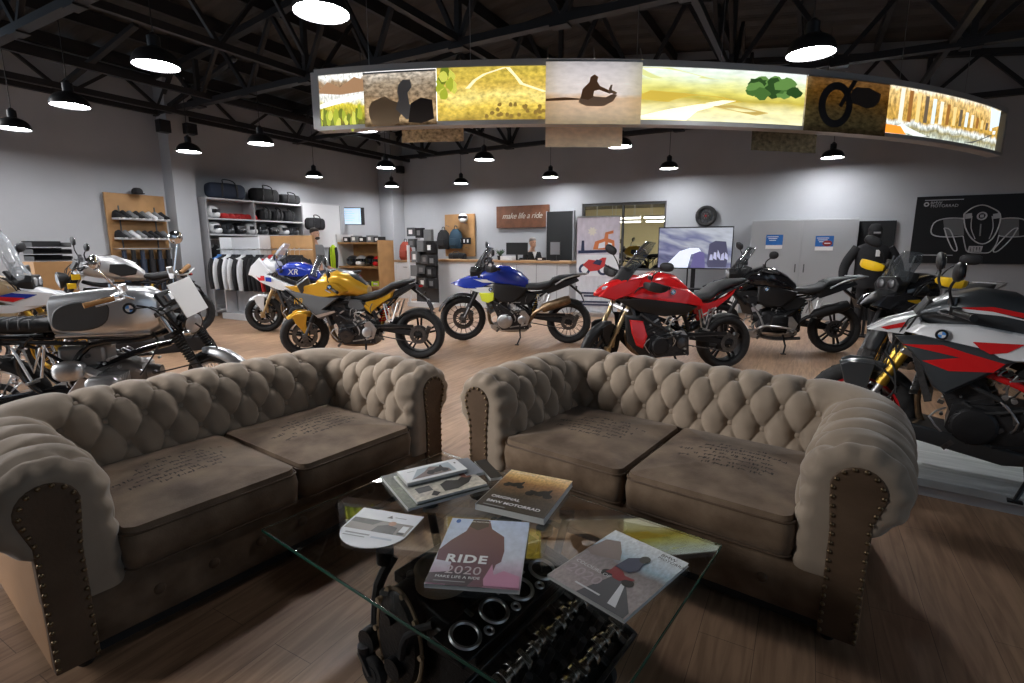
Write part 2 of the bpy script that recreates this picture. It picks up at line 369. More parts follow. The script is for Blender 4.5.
# ---------------------------------------------------------------- pendant lamps
DISC = mat('lamp_glow', (.98, .98, 1), emit=105)
SHADE = mat('black_lamp_shade', (.022, .022, .024), .38, .3)
LAMPS = [(8.0, 9.47, 'largest black dome pendant lamp, cut by the top edge of the photo left of centre'),
 (5.86, 9.45, 'black dome pendant lamp high at upper left, second largest on that side'),
 (3.56, 9.21, 'black dome pendant lamp at upper left, before the grey wall left of the pillar'),
 (1.45, 9.04, 'black dome pendant lamp at the far left edge of the photo'),
 (1.73, 6.86, 'black dome pendant lamp hanging just right of the white pillar head'),
 (3.43, 6.71, 'black dome pendant lamp between the white pillar and the lit picture ring'),
 (.95, 3.6, 'small black dome pendant lamp in front of the left wall above the store shelves'),
 (3.37, 3.84, 'black dome pendant lamp just left of the corner column top, upper of the close pair'),
 (1.13, 1.2, 'small black dome pendant lamp by the corner column, lower of the close pair'),
 (5.57, 6.65, 'pendant lamp whose disc peeks out under the left end of the picture ring'),
 (5.66, 3.7, 'black dome pendant lamp above the product display, left of the brown sign, larger of two'),
 (3.15, .85, 'small black dome pendant lamp close to the back wall above the backpacks'),
 (5.67, .85, 'small black dome pendant lamp close to the back wall above the brown sign'),
 (8.26, 3.71, 'black dome pendant lamp under the middle of the picture ring, above the workshop window'),
 (8.39, .9, 'black dome pendant lamp near the back wall above the wheel and the television'),
 (10.93, 6.93, 'large black dome pendant lamp in front of the picture ring at upper right'),
 (11.28, .8, 'black dome pendant lamp near the back wall above the grey lockers'),
 (11.07, 3.4, 'pendant lamp glowing behind the dark sheer banner right of the ring')]
lp = None
for i, (a, b, lab) in enumerate(LAMPS):
    if lp is None:
        o = lp = empty('pendant_lamp', (0, 0, 0), 0)
        pr = [(.19, 0), (.187, .03), (.172, .07), (.145, .105), (.105, .13), (.062, .145), (.052, .15), (.052, .24), (.035, .25), (.02, .27), (.012, .27)]
        MB().lathe(pr + [(r - .006, h - .003) for r, h in pr[::-1] if r > .06], (0, 0, 0), (0, 0, 1), 32, caps=False).build('lamp_shade', SHADE, lp, smooth=50)
        MB().cyl((0, 0, .012), (0, 0, .016), .178, n=32).build('diffuser', DISC, lp)
        MB().cyl((0, 0, .26), (0, 0, 1.35), .005, n=6).build('cord', BLK, lp)
    else: o = copy_tree(lp)
    o.location = rm(a, b, 3.0); tag(o, lab, 'pendant lamp', 'pendant lamps over the showroom')

# ---------------------------------------------------------------- curved light-box ring
def circ(p, q, r):
    ax, ay = p; bx, by = q; cx, cy = r; d = 2 * (ax * (by - cy) + bx * (cy - ay) + cx * (ay - by))
    ux = ((ax * ax + ay * ay) * (by - cy) + (bx * bx + by * by) * (cy - ay) + (cx * cx + cy * cy) * (ay - by)) / d
    uy = ((ax * ax + ay * ay) * (cx - bx) + (bx * bx + by * by) * (ax - cx) + (cx * cx + cy * cy) * (bx - ax)) / d
    return ux, uy, math.hypot(ax - ux, ay - uy)
LX, LY, LR = circ((-2.2, 6.2), (.92, 5.85), (7.1, 7.9))
def ang_at(px, y=95):   # angle on the circle where the ray of photo column px meets it
    d = ray(px, y); dx, dy = d.x, d.y; k = math.hypot(dx, dy); dx /= k; dy /= k
    B = -(LX * dx + LY * dy); Cc = LX * LX + LY * LY - LR * LR; t = -B - math.sqrt(B * B - Cc)
    return math.atan2(dy * t - LY, dx * t - LX)
LZ0, LZ1 = 2.72, 3.31
def lpt(th, z, dr=0): return V((LX + (LR + dr) * cos(th), LY + (LR + dr) * sin(th), z))
T0, T1 = ang_at(316), ang_at(1004, 130)
ring = empty('light_box', (LX, LY, LZ0), 0, 'long curved backlit picture ring hanging from the roof trusses', 'light box')
INV = MX.Translation((-LX, -LY, -LZ0))
f = MB(INV); K = 60
for z0, z1 in ((LZ0 - .02, LZ0 + .025), (LZ1 - .035, LZ1 + .03)):
    f.rings([[lpt(T0 + (T1 - T0) * i / K, z, dr) for dr, z in ((.015, z0), (.015, z1), (-.14, z1), (-.14, z0))] for i in range(K + 1)])
for th in (T0, T1):
    f.rings([[lpt(th + e, z, dr) for dr, z in ((.015, LZ0), (.015, LZ1), (-.14, LZ1), (-.14, LZ0))] for e in (-.004, .004)])
f.build('frame', mat('ring_frame', (.48, .48, .48), .45, .2), ring)
b = MB(INV); b.grid(K, 1, lambda u, v: lpt(T0 + (T1 - T0) * u, LZ0 + (LZ1 - LZ0) * v, -.13)); b.build('back_panel', mat('ring_back', (.25, .25, .26), .6), ring)
EM = 1.15
SKY, HAZE = (.8, .85, .8), (.75, .62, .35)
P1 = pic('print_lake', [(0, (.05, .06, .01)), (.22, (.35, .3, .03)), (.4, (.65, .55, .05)), (.48, (.75, .75, .68)), (.68, (.8, .8, .76)), (.72, (.25, .13, .06)), (.84, (.35, .24, .14)), (.9, (.85, .85, .8))], .34, 3, 1.5, .4, 9, EM)
P3 = pic('print_meadow', [(0, (.3, .2, .03)), (.25, (.7, .5, .08)), (.45, (.8, .65, .2)), (.65, (.6, .42, .08)), (.82, (.55, .4, .06)), (1, (.5, .38, .06))], .4, 3, 2, .38, 7, EM)
P4 = pic('print_white', [(0, (.95, .92, .88)), (1, (.95, .93, .92))], .1, 2, 1.5, .05, 4, 1.5)  # blank white glow added behind the banners to brighten them, no picture on it
P5 = pic('print_hills', [(0, (.85, .82, .5)), (.22, (.8, .74, .38)), (.42, (.5, .4, .06)), (.55, (.62, .56, .12)), (.72, (.7, .72, .32)), (.85, (.72, .82, .66)), (1, (.8, .86, .85))], .34, 1.6, 1.6, .2, 6, EM)
P6 = pic('print_dark_wheel', [(0, (.3, .28, .2)), (.3, (.4, .34, .22)), (.5, (.5, .36, .16)), (.8, (.75, .5, .18)), (1, (.5, .4, .28))], .6, 2, 2, .5, 6, .9)
P7 = pic('print_colonnade', [(0, (.55, .62, .55)), (.16, (.3, .26, .12)), (.26, (.75, .8, .78)), (.34, (.5, .3, .06)), (.6, (.55, .33, .08)), (.9, (.72, .5, .2)), (1, (.8, .75, .6))], .25, 8, 1, .6, 8, EM)
def seg(x0, x1, m, name='picture'):
    a, c = ang_at(x0), ang_at(x1)
    o = uvgrid(name, 24, 2, lambda u, v: INV @ lpt(a + (c - a) * u, LZ0 + .02 + (LZ1 - LZ0 - .05) * v, .0), m, ring); return a, c
seg(316.5, 366, P1); seg(366, 437, P4); seg(437, 548, P3); seg(548, 632, P4); sg5 = seg(632, 805, P5); seg(805, 884, P6); sg7 = seg(884, 1003.5, P7)  # white segments carry no picture, only added backlight for the banners
def lpoly(name, x0, x1, pts, m, dr=.004, sub=1):  # a flat printed shape on the light box: pts in 0..1 across x0..x1 and up the sheet
    a, c = ang_at(x0), ang_at(x1); mb = MB(INV)
    mb.poly([lpt(a + (c - a) * u, LZ0 + .02 + (LZ1 - LZ0 - .05) * v, dr) for u, v in pts]); return mb.build(name, m, ring, smooth=0)
def em(name, c, e=EM): return mat(name, c, .5, emit=e)
TREE = pic('print_tree', [(0, (.02, .05, .01)), (.5, (.06, .13, .02)), (1, (.16, .26, .06))], .9, 5, 5, .8, 12, EM)
def blob(n, cx, cy, rx, ry, j=.18):
    return [(cx + rx * cos(2 * PI * i / n) * (1 + random.uniform(-j, j)), cy + ry * sin(2 * PI * i / n) * (1 + random.uniform(-j, j))) for i in range(n)]
GRN = em('print_leaf', (.05, .12, .025)); YGR = em('print_bush', (.3, .34, .03)); DBR = em('print_brown', (.12, .05, .02))
LEAFS = [GRN, em('print_leaf_light', (.1, .21, .05)), em('print_leaf_dark', (.02, .055, .012))]
for i in range(26):
    a = random.uniform(0, 6.28); r = random.uniform(0, 1) ** .5
    lpoly('printed_leaves', 742, 806, blob(11, .5 + .36 * r * cos(a), .7 + .16 * r * sin(a), .13, .1, .3), LEAFS[i % 3], .004 + .0004 * i)
YL = [YGR, em('print_bush_dark', (.12, .15, .015)), em('print_bush_light', (.5, .5, .08))]
for i in range(12): lpoly('printed_leaves', 437, 462, blob(10, random.uniform(.1, .7), random.uniform(.5, .92), .16, .12, .3), YL[i % 3], .004 + .0004 * i)
for i in range(16): lpoly('printed_leaves', 316.5, 365, blob(9, .06 + .055 * i, random.uniform(.04, .3), .05, random.uniform(.08, .2), .3), YL[(i * 2) % 3], .004 + .0004 * i)
for i in range(22): lpoly('printed_scrub', 437, 548, blob(7, random.uniform(.45, .98), random.uniform(.03, .3), .02, .04, .3), em('print_scrub', (.2, .13, .03)), .004 + .0004 * i)
lpoly('printed_ridge', 316.5, 365, [(0, .66), (.25, .86), (.5, .74), (.8, .92), (1, .84), (1, .64), (.5, .6)], em('print_ridge', (.3, .17, .09)), .003)
lpoly('printed_band', 632, 805, [(0, .42), (.1, .56), (.3, .52), (.5, .48), (.62, .4), (.4, .34), (.16, .36)], em('print_ochre', (.5, .36, .05)), .003)
lpoly('printed_band', 632, 805, [(.44, .3), (.56, .34), (.78, .22), (.7, .16)], em('print_umber', (.42, .3, .08)), .0035)
lpoly('printed_hillside', 632, 805, [(.2, .98), (.42, .82), (.7, .72), (.9, .7), (.9, .66), (.5, .68), (.1, .78), (0, .9), (0, .98)], em('print_sage', (.6, .62, .26)), .003)
lpoly('printed_path', 437, 548, [(.26, .6), (.33, .75), (.42, .86), (.6, .97), (.64, .97), (.45, .85), (.36, .74), (.3, .6)], em('print_pale_track', (.85, .75, .45)))
lpoly('printed_path', 437, 548, [(.62, .97), (.7, .8), (.75, .66), (.95, .52), (1, .52), (.78, .68), (.73, .8), (.66, .97)], em('print_pale_track', (.85, .75, .45)))
lpoly('printed_path', 632, 805, [(0, .05), (.2, .22), (.5, .42), (.58, .42), (.36, .2), (.3, .02)], em('print_white_track', (.95, .9, .65)))
lpoly('printed_shore', 316.5, 365, [(.02, .42), (.3, .5), (.98, .6), (.98, .52), (.4, .42), (.02, .34)], em('print_water', (.85, .87, .82)))
# colonnade: upright strips, street, orange block
for i in range(15):
    u = .1 + i * .056; h = .97 - i * .028; c = [(.85, .8, .65), (.28, .12, .03), (.8, .6, .25), (.12, .09, .06), (.7, .85, .9)][i % 5]
    lpoly('printed_column', 884, 1003.5, [(u, .28 + i * .012), (u + .026, .28 + i * .012), (u + .026, h), (u, h)], em('print_col%d' % (i % 5), c))
lpoly('printed_street', 884, 1003.5, [(.0, .02), (.12, .22), (.96, .48), (.96, .4), (.3, .02)], em('print_street', (.8, .86, .84)), .006)
lpoly('printed_shadow', 884, 1003.5, [(.28, .03), (.55, .2), (.93, .36), (.7, .05)], em('print_dark_street', (.1, .1, .09)), .008)
lpoly('printed_block', 884, 1003.5, [(0, .02), (0, .2), (.12, .18), (.16, .02)], em('print_orange', (.9, .3, .03)), .008)
lpoly('printed_sky', 884, 1003.5, [(.88, .5), (.99, .62), (.99, .95), (.86, .98)], em('print_sky', (.7, .86, .95)), .008)
# rider print (left), dark wheel print
PR = pic('print_rider', [(0, (.4, .28, .16)), (.35, (.5, .36, .2)), (.5, (.25, .17, .1)), (.75, (.3, .24, .17)), (1, (.62, .56, .48))], .5, 2, 2, .6, 8, trans=.75)
def sheet(x0, x1, z0, z1, m, dr, name, lab, wave=.006):
    a, c = ang_at(x0), ang_at(x1); mid = lpt((a + c) / 2, z1, dr); o = empty(name, mid, 0, lab, 'banner', 'sheer picture banners on the ring')
    uvgrid('fabric', 30, 10, lambda u, v: lpt(a + (c - a) * u, z0 + (z1 - z0) * v, dr + wave * sin(u * 21) * (1 - v)) - mid, m, o)
    mb = MB(MX.Translation(-mid)); mb.rings([[lpt(a + (c - a) * i / 12, z1 + dz, dr + d) for d, dz in ((.008, -.008), (.008, .008), (-.008, .008), (-.008, -.008))] for i in range(13)]); mb.build('rail', ALU, o)
    def shape(nm, pts, mm, lift=.005): 
        q = MB(MX.Translation(-mid)); q.poly([lpt(a + (c - a) * u, z0 + (z1 - z0) * v, dr + .012 + lift) for u, v in pts]); return q.build(nm, mm, o, smooth=0)
    return o, shape
o, sh = sheet(365, 437, LZ0 - .01, LZ1 - .06, PR, .03, 'picture_banner', 'sheer banner with a rider among bales at the left of the ring')
DK = mat('print_dark_ink', (.05, .04, .035), .8); TAN = mat('print_tan_ink', (.42, .3, .18), .8); GRY = mat('print_grey_ink', (.3, .3, .3), .8); BLK2 = mat('print_black_ink', (.015, .015, .018), .7)
sh('printed_bale', blob(16, .3, .25, .24, .28, .12), TAN); sh('printed_rider', [(.5, .75), (.56, .84), (.66, .84), (.68, .7), (.62, .6), (.64, .4), (.74, .2), (.6, .1), (.45, .3), (.5, .5), (.48, .62)], GRY, .007)
sh('printed_machine', [(.62, .05), (.66, .4), (.8, .5), (.95, .45), (.97, .1), (.8, .02)], DK, .008)
sheet(391, 458, LZ0 - .13, LZ1 - .1, PR, -.28, 'picture_banner', 'sheer brown banner hanging behind the left of the ring, hem showing below')
BN = pic('print_desert', [(0, (.95, .82, .6)), (.25, (.92, .7, .5)), (.42, (.9, .66, .46)), (.5, (.95, .88, .86)), (1, (.93, .9, .95))], .14, 2, 3, .1, 5, trans=.55)
o, sh = sheet(545, 637, LZ0 - .055, LZ1 - .04, BN, .16, 'picture_banner', 'pale hanging banner with a rider in dust at the middle of the ring')
BRI = mat('print_rust_ink', (.5, .25, .12), .8); BRP = mat('print_dust_ink', (.75, .5, .33), .8)
sh('printed_rider', [(.36, .4), (.38, .55), (.45, .66), (.46, .74), (.5, .78), (.54, .74), (.53, .67), (.56, .6), (.66, .53), (.7, .5), (.66, .48), (.55, .54), (.5, .52), (.49, .42), (.44, .38)], BRI)
sh('printed_machine', [(.34, .34), (.36, .42), (.48, .44), (.62, .42), (.7, .48), (.74, .46), (.7, .36), (.6, .28), (.42, .28)], BRP, .004)
sh('printed_arm', [(.64, .5), (.67, .62), (.69, .62), (.68, .54), (.74, .5), (.73, .47)], BRP, .006)
sh('printed_ground', [(0, .4), (.2, .42), (.36, .4), (.36, .38), (0, .36)], BRI, .004)
sheet(547, 631, LZ0 - .2, LZ1 - .1, BN, -.3, 'picture_banner', 'pale banner behind the middle one, only its hem showing below')
DP = pic('print_dusk', [(0, (.1, .09, .06)), (.4, (.1, .08, .05)), (.7, (.16, .1, .04)), (1, (.3, .2, .12))], .5, 2, 2, .5, 8, trans=.8)
o, sh = sheet(803, 885, LZ0 - .03, LZ1 - .05, DP, .05, 'picture_banner', 'dark sheer banner with a big front wheel at the right of the ring')
def ringpts(cx, cy, r0x, r0y, r1x, r1y, n=28): return [(cx + r0x * cos(2 * PI * i / n), cy + r0y * sin(2 * PI * i / n)) for i in range(n + 1)] + [(cx + r1x * cos(2 * PI * i / n), cy + r1y * sin(2 * PI * i / n)) for i in range(n, -1, -1)]
sh('printed_tyre', ringpts(.33, .5, .2, .42, .12, .28), BLK2); sh('printed_fork', [(.36, .5), (.5, .98), (.56, .98), (.4, .46)], BLK2, .006); sh('printed_tank', blob(14, .66, .7, .2, .2), DK, .006)
sheet(771, 841, LZ0 - .2, LZ1 - .1, DP, -.28, 'picture_banner', 'dark banner hanging behind the right of the ring, hem showing below')
rods = MB(INV)
for x in (366, 400, 437):
    th = ang_at(x); rods.cyl(lpt(th, LZ1 + .02, 0), lpt(th, LZ1 + .14, -.35), .008, n=6)
for x in (547, 592, 638):
    th = ang_at(x); rods.cyl(lpt(th, LZ1 + .0, .1), lpt(th, LZ1 + .13, .02), .008, n=6)
for x in (835, 866, 892):
    th = ang_at(x); rods.cyl(lpt(th, LZ1 + .0, .0), lpt(th, LZ1 + .16, -.3), .008, n=6)
rods.build('bracket_rod', ALU, ring)
for x in (368, 470, 637, 722, 903, 970):
    th = ang_at(x); p = lpt(th, LZ1, -.06); MB(INV).cyl(p, (p.x, p.y, 4.85), .004, n=6).build('suspension_cable', mat('steel_wire', (.3, .3, .3), .4, .8), ring)
# ================================================================ chesterfield sofas
def fabric_mat(name, c1, c2, vs, rough, bump, bs, sheen=.3):
    m = mat(name, c1, rough, col2=c2, vs=vs, bump=bump, bs=bs)
    p = m.node_tree.nodes['Principled BSDF']; p.inputs['Sheen Weight'].default_value = sheen; p.inputs['Sheen Roughness'].default_value = .4
    p.inputs['Specular IOR Level'].default_value = .25
    return m
VELV = fabric_mat('taupe_velvet', (.255, .2, .15), (.33, .262, .2), 5, .8, .06, 400)
LEAT = fabric_mat('worn_brown_nubuck', (.075, .045, .026), (.21, .145, .095), 6, .7, .12, 150, .15)
LDRK = fabric_mat('dark_brown_leather', (.085, .052, .031), (.125, .08, .05), 7, .55, .12, 120, .05)
BRASS = mat('aged_brass', (.2, .14, .08), .38, .95)
TANL = mat('tan_outer_leather', (.3, .165, .08), .5, var=.15, vs=3, bump=.06, bs=90)
INK = mat('printed_letters', (.03, .024, .02), .85)
HW, SD, R0 = .672, .76, .05          # half inner width, inner depth, inner corner radius
SEATZ, RC_N, RC_Z, RR = .27, .158, .6, .148
def profile():
    P = [(0, SEATZ), (.0, .38), (.003, .46), (.006, .53), (.01, .6)]
    for k in range(1, 26):
        a = PI - (k / 25) * R_(238); P.append((RC_N + RR * cos(a), RC_Z + RR * sin(a)))
    P.append((.21, .5)); return P
PROF = profile()
_cl = [0]
for i in range(1, len(PROF)): _cl.append(_cl[-1] + math.dist(PROF[i], PROF[i - 1]))
TL_ = _cl[-1]
def prof_at(t):
    t = min(max(t, 0), TL_ - 1e-6); i = 0
    while _cl[i + 1] < t: i += 1
    k = (t - _cl[i]) / (_cl[i + 1] - _cl[i]); return (PROF[i][0] + (PROF[i + 1][0] - PROF[i][0]) * k, PROF[i][1] + (PROF[i + 1][1] - PROF[i][1]) * k)
SA = SD - R0; SB = PI / 2 * R0; SC = 2 * (HW - R0); STOT = 2 * SA + 2 * SB + SC
def path(s):   # inner line of the U: point and outward direction
    if s < SA: return V((-HW, s, 0)), V((-1, 0, 0))
    s -= SA
    if s < SB:
        a = s / R0; o = V((-cos(a), sin(a), 0)); return V((-HW + R0, SD - R0, 0)) + o * R0, o
    s -= SB
    if s < SC: return V((-HW + R0 + s, SD, 0)), V((0, 1, 0))
    s -= SC
    if s < SB:
        a = s / R0; o = V((sin(a), cos(a), 0)); return V((HW - R0, SD - R0, 0)) + o * R0, o
    s -= SB
    return V((HW, SD - R0 - s, 0)), V((1, 0, 0))
NU = 18; DU = STOT / NU; DV = .125; T1ST = .12; NROW = 4
def tuft(s, t):
    u = s / DU; v = (t - T1ST) / DV; last = NROW - 1
    if v > last: a, b = u + last / 2, u - last / 2
    elif v < 0: a = b = u
    else: a, b = u + v / 2, u - v / 2
    pf = (abs(sin(PI * a) * sin(PI * b))) ** .25
    h = .034 * pf
    if v > last:
        k = min(1, (v - last) / 1.6); h *= (1 - .72 * k); h += .014 * k
    if v < 0: h *= max(.4, 1 + v * .5)
    # pit at the nearest button
    for r in range(NROW):
        du = (u - (.5 if r % 2 else 0)); du = (du - round(du)) * DU; dv = (v - r) * DV
        rr_ = du * du + dv * dv
        if rr_ < .006: h -= .02 * math.exp(-rr_ / .0009) + .004 * math.exp(-rr_ / .0016) * abs(cos(4 * math.atan2(dv, du)))
    # hand-made unevenness
    h += .003 * sin(u * 7.3 + t * 9) * sin(t * 23 + u * 3.1)
    e = min(s, STOT - s); fade = min(1, max(0, (e - .03) / .09)); e = max(e, 0); return h * fade + .012 * (1 - fade) + (1 - fade) * .006 * sin(t * 75)
def surf(s, t, lift=0):
    n, z = prof_at(t); z0 = z; n2, z2 = prof_at(min(t + .006, TL_)); n1, z1 = prof_at(max(t - .006, 0))
    tx, tz = n2 - n1, z2 - z1; L = math.hypot(tx, tz) or 1; nx, nz = -tz / L, tx / L
    h = tuft(s, t) + lift; n += nx * h; z += nz * h
    e = min(s, STOT - s); EE = .075
    if e < EE:
        if e >= 0: q = 1 - e / EE; k = .34 * (1 - math.sqrt(max(0, 1 - q * q)))
        else: k = .34 + .36 * min(1, -e / .05)
        w = min(1, max(0, (z0 - .46) / .14)); cz = z + (RC_Z + .01 - z) * w; cn = .15 + .015 * w
        n += (cn - n) * k; z += (cz - z) * k
    p, o = path(min(max(s, 0), STOT)); return V((p.x + o.x * n, p.y + o.y * n, z))
def rrect(a, b, r, z, k=6):
    P = []
    for sx, sy, a0 in ((1, 1, 0), (-1, 1, 90), (-1, -1, 180), (1, -1, 270)):
        for i in range(k + 1):
            t = R_(a0 + 90 * i / k); P.append(V((sx * (a - r) + r * cos(t), sy * (b - r) + r * sin(t), z)))
    return P
def ctop(x, y, a, b):   # crowned cushion top
    f = min(1, max(abs(x) / a, abs(y) / b)); return .45 + .03 * (1 - f ** 2.2) + .003 * sin(9 * x + 4 * y)
def make_sofa():
    so = empty('chesterfield_sofa', (0, 0, 0))
    NS, NT = 640, 130
    m = MB(); m.grid(NS, NT, lambda u, v: surf(-.05 + u * (STOT + .1), v * TL_)); m.build('tufted_upholstery', VELV, so, smooth=180)
    # carcass behind the upholstery
    c = MB(); 
    c.box((-HW - .14, .475, .3), (.14, .85, .46)); c.box((HW + .14, .475, .3), (.14, .85, .46)); c.box((0, SD + .11, .3), (2 * HW, .14, .46)); c.box((0, .4, .17), (2 * HW, .74, .2))
    c.build('carcass', LDRK, so, bev=.012)
    for s in (-1, 1):
        q = MB(); q.box((s * (HW + .214), .47, .29), (.012, .9, .46)); q.build('side_panel', TANL, so, bev=.004)
    q = MB(); q.box((0, SD + .182, .29), (2 * HW + .42, .012, .46)); q.build('rear_panel', TANL, so, bev=.004)
    # front rail with a row of buttons
    q = MB(); q.grid(60, 12, lambda u, v: V((-HW - .1 + (2 * HW + .2) * u, .03 - .022 * (1 - abs(2 * v - 1) ** 3) + .012 * math.exp(-((((u * 7) % 1) - .5) ** 2 * 60 + (v - .5) ** 2 * 12)), .075 + .215 * v)))
    q.build('front_rail', LEAT, so, smooth=180)
    bt = MB(); bt.ball((0, 0, 0), (.0165, .011, .0165), n=12, m=8); bme = bt.mesh('tuft_button', VELV, 180); bm2 = bt.mesh('rail_button', LDRK, 180)
    for i in range(7):
        b = bpy.data.objects.new('rail_button', bm2); COL.objects.link(b); b.parent = so; b.location = (-HW + 2 * HW * (i + .5) / 7, .012, .183); b.scale = (1.35,) * 3
    for r in range(NROW):
        t = T1ST + r * DV
        for i in range(NU + 1):
            s = (i + (.5 if r % 2 else 0)) * DU
            if s < .1 or s > STOT - .1: continue
            p = surf(s, t, .013); q = surf(s, t, .04); b = bpy.data.objects.new('tuft_button', bme); COL.objects.link(b); b.parent = so
            b.location = p; b.rotation_euler = (q - p).to_track_quat('-Y', 'Z').to_euler()
    # seat cushions, each with piping and faded stencilled lettering
    for s in (-1, 1):
        a, b = HW / 2 - .004, .385; cx, cy = s * HW / 2, .372
        rg = [rrect(a - .03, b - .03, .03, .285), rrect(a - .006, b - .006, .04, .3), rrect(a, b, .05, .34), rrect(a + .003, b + .004, .05, .385), rrect(a - .001, b - .001, .05, .415), rrect(a - .008, b - .008, .05, .436)]
        for f in (.962, .93, .88, .78, .65, .5, .35, .2, .08, .01): rg.append([V((p.x, p.y, ctop(p.x, p.y, a, b))) for p in rrect(a * f, b * f, .04 * f, 0)])
        q = MB(MX.Translation((cx, cy, 0))); q.rings(rg); cu = q.build('seat_cushion', LEAT, so, smooth=60)
        q = MB(MX.Translation((cx, cy, 0)))
        for z, d in ((.432, .003), (.3, .003)):
            L = rrect(a - d, b - d, .05, z); q.tube(L + [L[0]], .0045, 6, 1)
        q.build('piping', LDRK, cu)
        # faded rows of stencilled characters
        q = MB(MX.Translation((cx, cy, 0))); rows = [(.02, .2, .2), (.045, .36, .25), (.0, .3, .2), (-.03, .42, .3), (0, .34, .2), (-.01, .4, .28), (.02, .26, .3)]
        for k, (off, wd, hh) in enumerate(rows):
            y = .16 - k * .042; x = -wd / 2 + off; h = .019 + .008 * hh * 3
            while x < wd / 2 + off:
                cw = random.uniform(.011, .02)
                if random.random() < .82:
                    for j in range(random.choice((2, 3, 3))):
                        px, py = x + random.uniform(0, cw), y + random.uniform(-h / 2, h / 2)
                        w2, h2 = ((.0042, h * random.uniform(.5, 1)) if random.random() < .55 else (cw * random.uniform(.6, 1), .005)); py = y + (py - y) * .5
                        q.add([V((px + i * w2 / 2, py + jj * h2 / 2, ctop(px + i * w2 / 2, py + jj * h2 / 2, a, b) + .0012)) for i, jj in ((-1, -1), (1, -1), (1, 1), (-1, 1))], [(0, 1, 2, 3)])
                x += cw + .005
        q.build('stencilled_print', INK, cu, smooth=0)
    # arm fronts: leather scroll panels edged with brass nails
    nl = MB(); nl.ball((0, 0, 0), (.008, .006, .008), n=10, m=6); nme = nl.mesh('nail_head', BRASS, 180)
    for s in (-1, 1):
        out = [(.098, .05), (.1, .3), (.1, .46), (.09, .56)]
        for k in range(1, 14):
            a = PI - R_(-8) - k / 14 * R_(225); out.append((RC_N + .012 + .085 * cos(a), RC_Z + .015 + .085 * sin(a)))
        out += [(.222, .5), (.22, .3), (.218, .05)]
        q = MB(); q.prism([(s * (HW + n), z) for n, z in out], -.004, .05); pn = q.build('arm_panel', LDRK, so, bev=.006)
        # nails inset along the outline
        cx = sum(p[0] for p in out) / len(out); pts = [(n + (.159 - n) * .14, z - (.008 if z > .6 else 0)) for n, z in out]; acc = .02
        for i in range(len(pts) - 1):
            L = math.dist(pts[i], pts[i + 1]); d = acc
            while d < L:
                k = d / L; n, z = pts[i][0] + (pts[i + 1][0] - pts[i][0]) * k, pts[i][1] + (pts[i + 1][1] - pts[i][1]) * k
                b = bpy.data.objects.new('nail_head', nme); COL.objects.link(b); b.parent = pn; b.location = (s * (HW + n), -.007, z); d += .034
            acc = d - L
    ft = MB()
    ftm = None
    for x in (-.8, .8):
        for y in (.07, .84):
            q = MB(); q.lathe([(.02, 0), (.03, .015), (.034, .045), (.028, .07)], (x, y, 0), (0, 0, 1), 16); q.build('foot', BLK, so)
    q = MB(); q.box((0, .46, .052), (1.72, .84, .03)); q.build('base_frame', BLK, so)
    return so
sofa = make_sofa()
sofa.location = (-.945, 2.176, 0); sofa.rotation_euler.z = R_(53.5)
tag(sofa, 'taupe buttoned chesterfield sofa on the left, seen from its near arm', 'sofa', 'chesterfield sofas around the glass table')
s2 = copy_tree(sofa); s2.location = (.485, 2.125, 0); s2.rotation_euler.z = R_(-37.1)
tag(s2, 'taupe buttoned chesterfield sofa on the right, facing the glass table, back to the red motorcycle', 'sofa', 'chesterfield sofas around the glass table')
# ================================================================ glass coffee table on an engine block
TZ = .45; TROT = R_(-37.6)
tb = empty('coffee_table', (-.09, 1.62, 0), TROT, 'glass coffee table carried by an old black engine block on casters', 'coffee table')
GLASS = mat('table_glass', (.93, .97, .95), .0, trans=1, ior=1.5)
q = MB(); q.box((0, 0, TZ - .006), (1.3, .88, .012)); q.build('glass_top', GLASS, tb, bev=.002)
GEDGE = mat('green_glass_edge', (.02, .1, .07), .15)
q = MB()
for s in (-1, 1): q.box((s * .6508, 0, TZ - .006), (.0015, .88, .009)); q.box((0, s * .4408, TZ - .006), (1.3, .0015, .009))
q.build('glass_edge', GEDGE, tb)
GASK = mat('tan_gasket', (.3, .22, .14), .6)
# engine: crank axis along local y; oval cover on the left (-x), bare cylinder head on the right (+x)
eg = MB()
eg.rings([[V((x, y, z)) for x, z in ((-.2, .08), (.24, .08), (.3, .18), (.2, .3), (-.1, .36), (-.2, .28))] for y in (-.27, -.25, .22, .25)])
for i in range(9): eg.box((-.05, -.24 + i * .06, .2), (.34, .012, .2))
for i in range(6): eg.cyl((-.13, -.22 + i * .085, .345), (-.13, -.22 + i * .085, .375), .016)
eg.cyl((-.02, .25, .2), (-.02, .3, .2), .1, n=28)
eg.box((-.22, 0, .3), (.05, .4, .04)); eg.box((-.06, .1, .38), (.06, .3, .05)); eg.box((.12, -.05, .28), (.2, .5, .08))
ENB = mat('oily_black_engine', (.012, .012, .013), .35, .4, var=.3, vs=40, bump=.2, bs=90)
eb = eg.build('engine_block', ENB, tb, bev=.006)
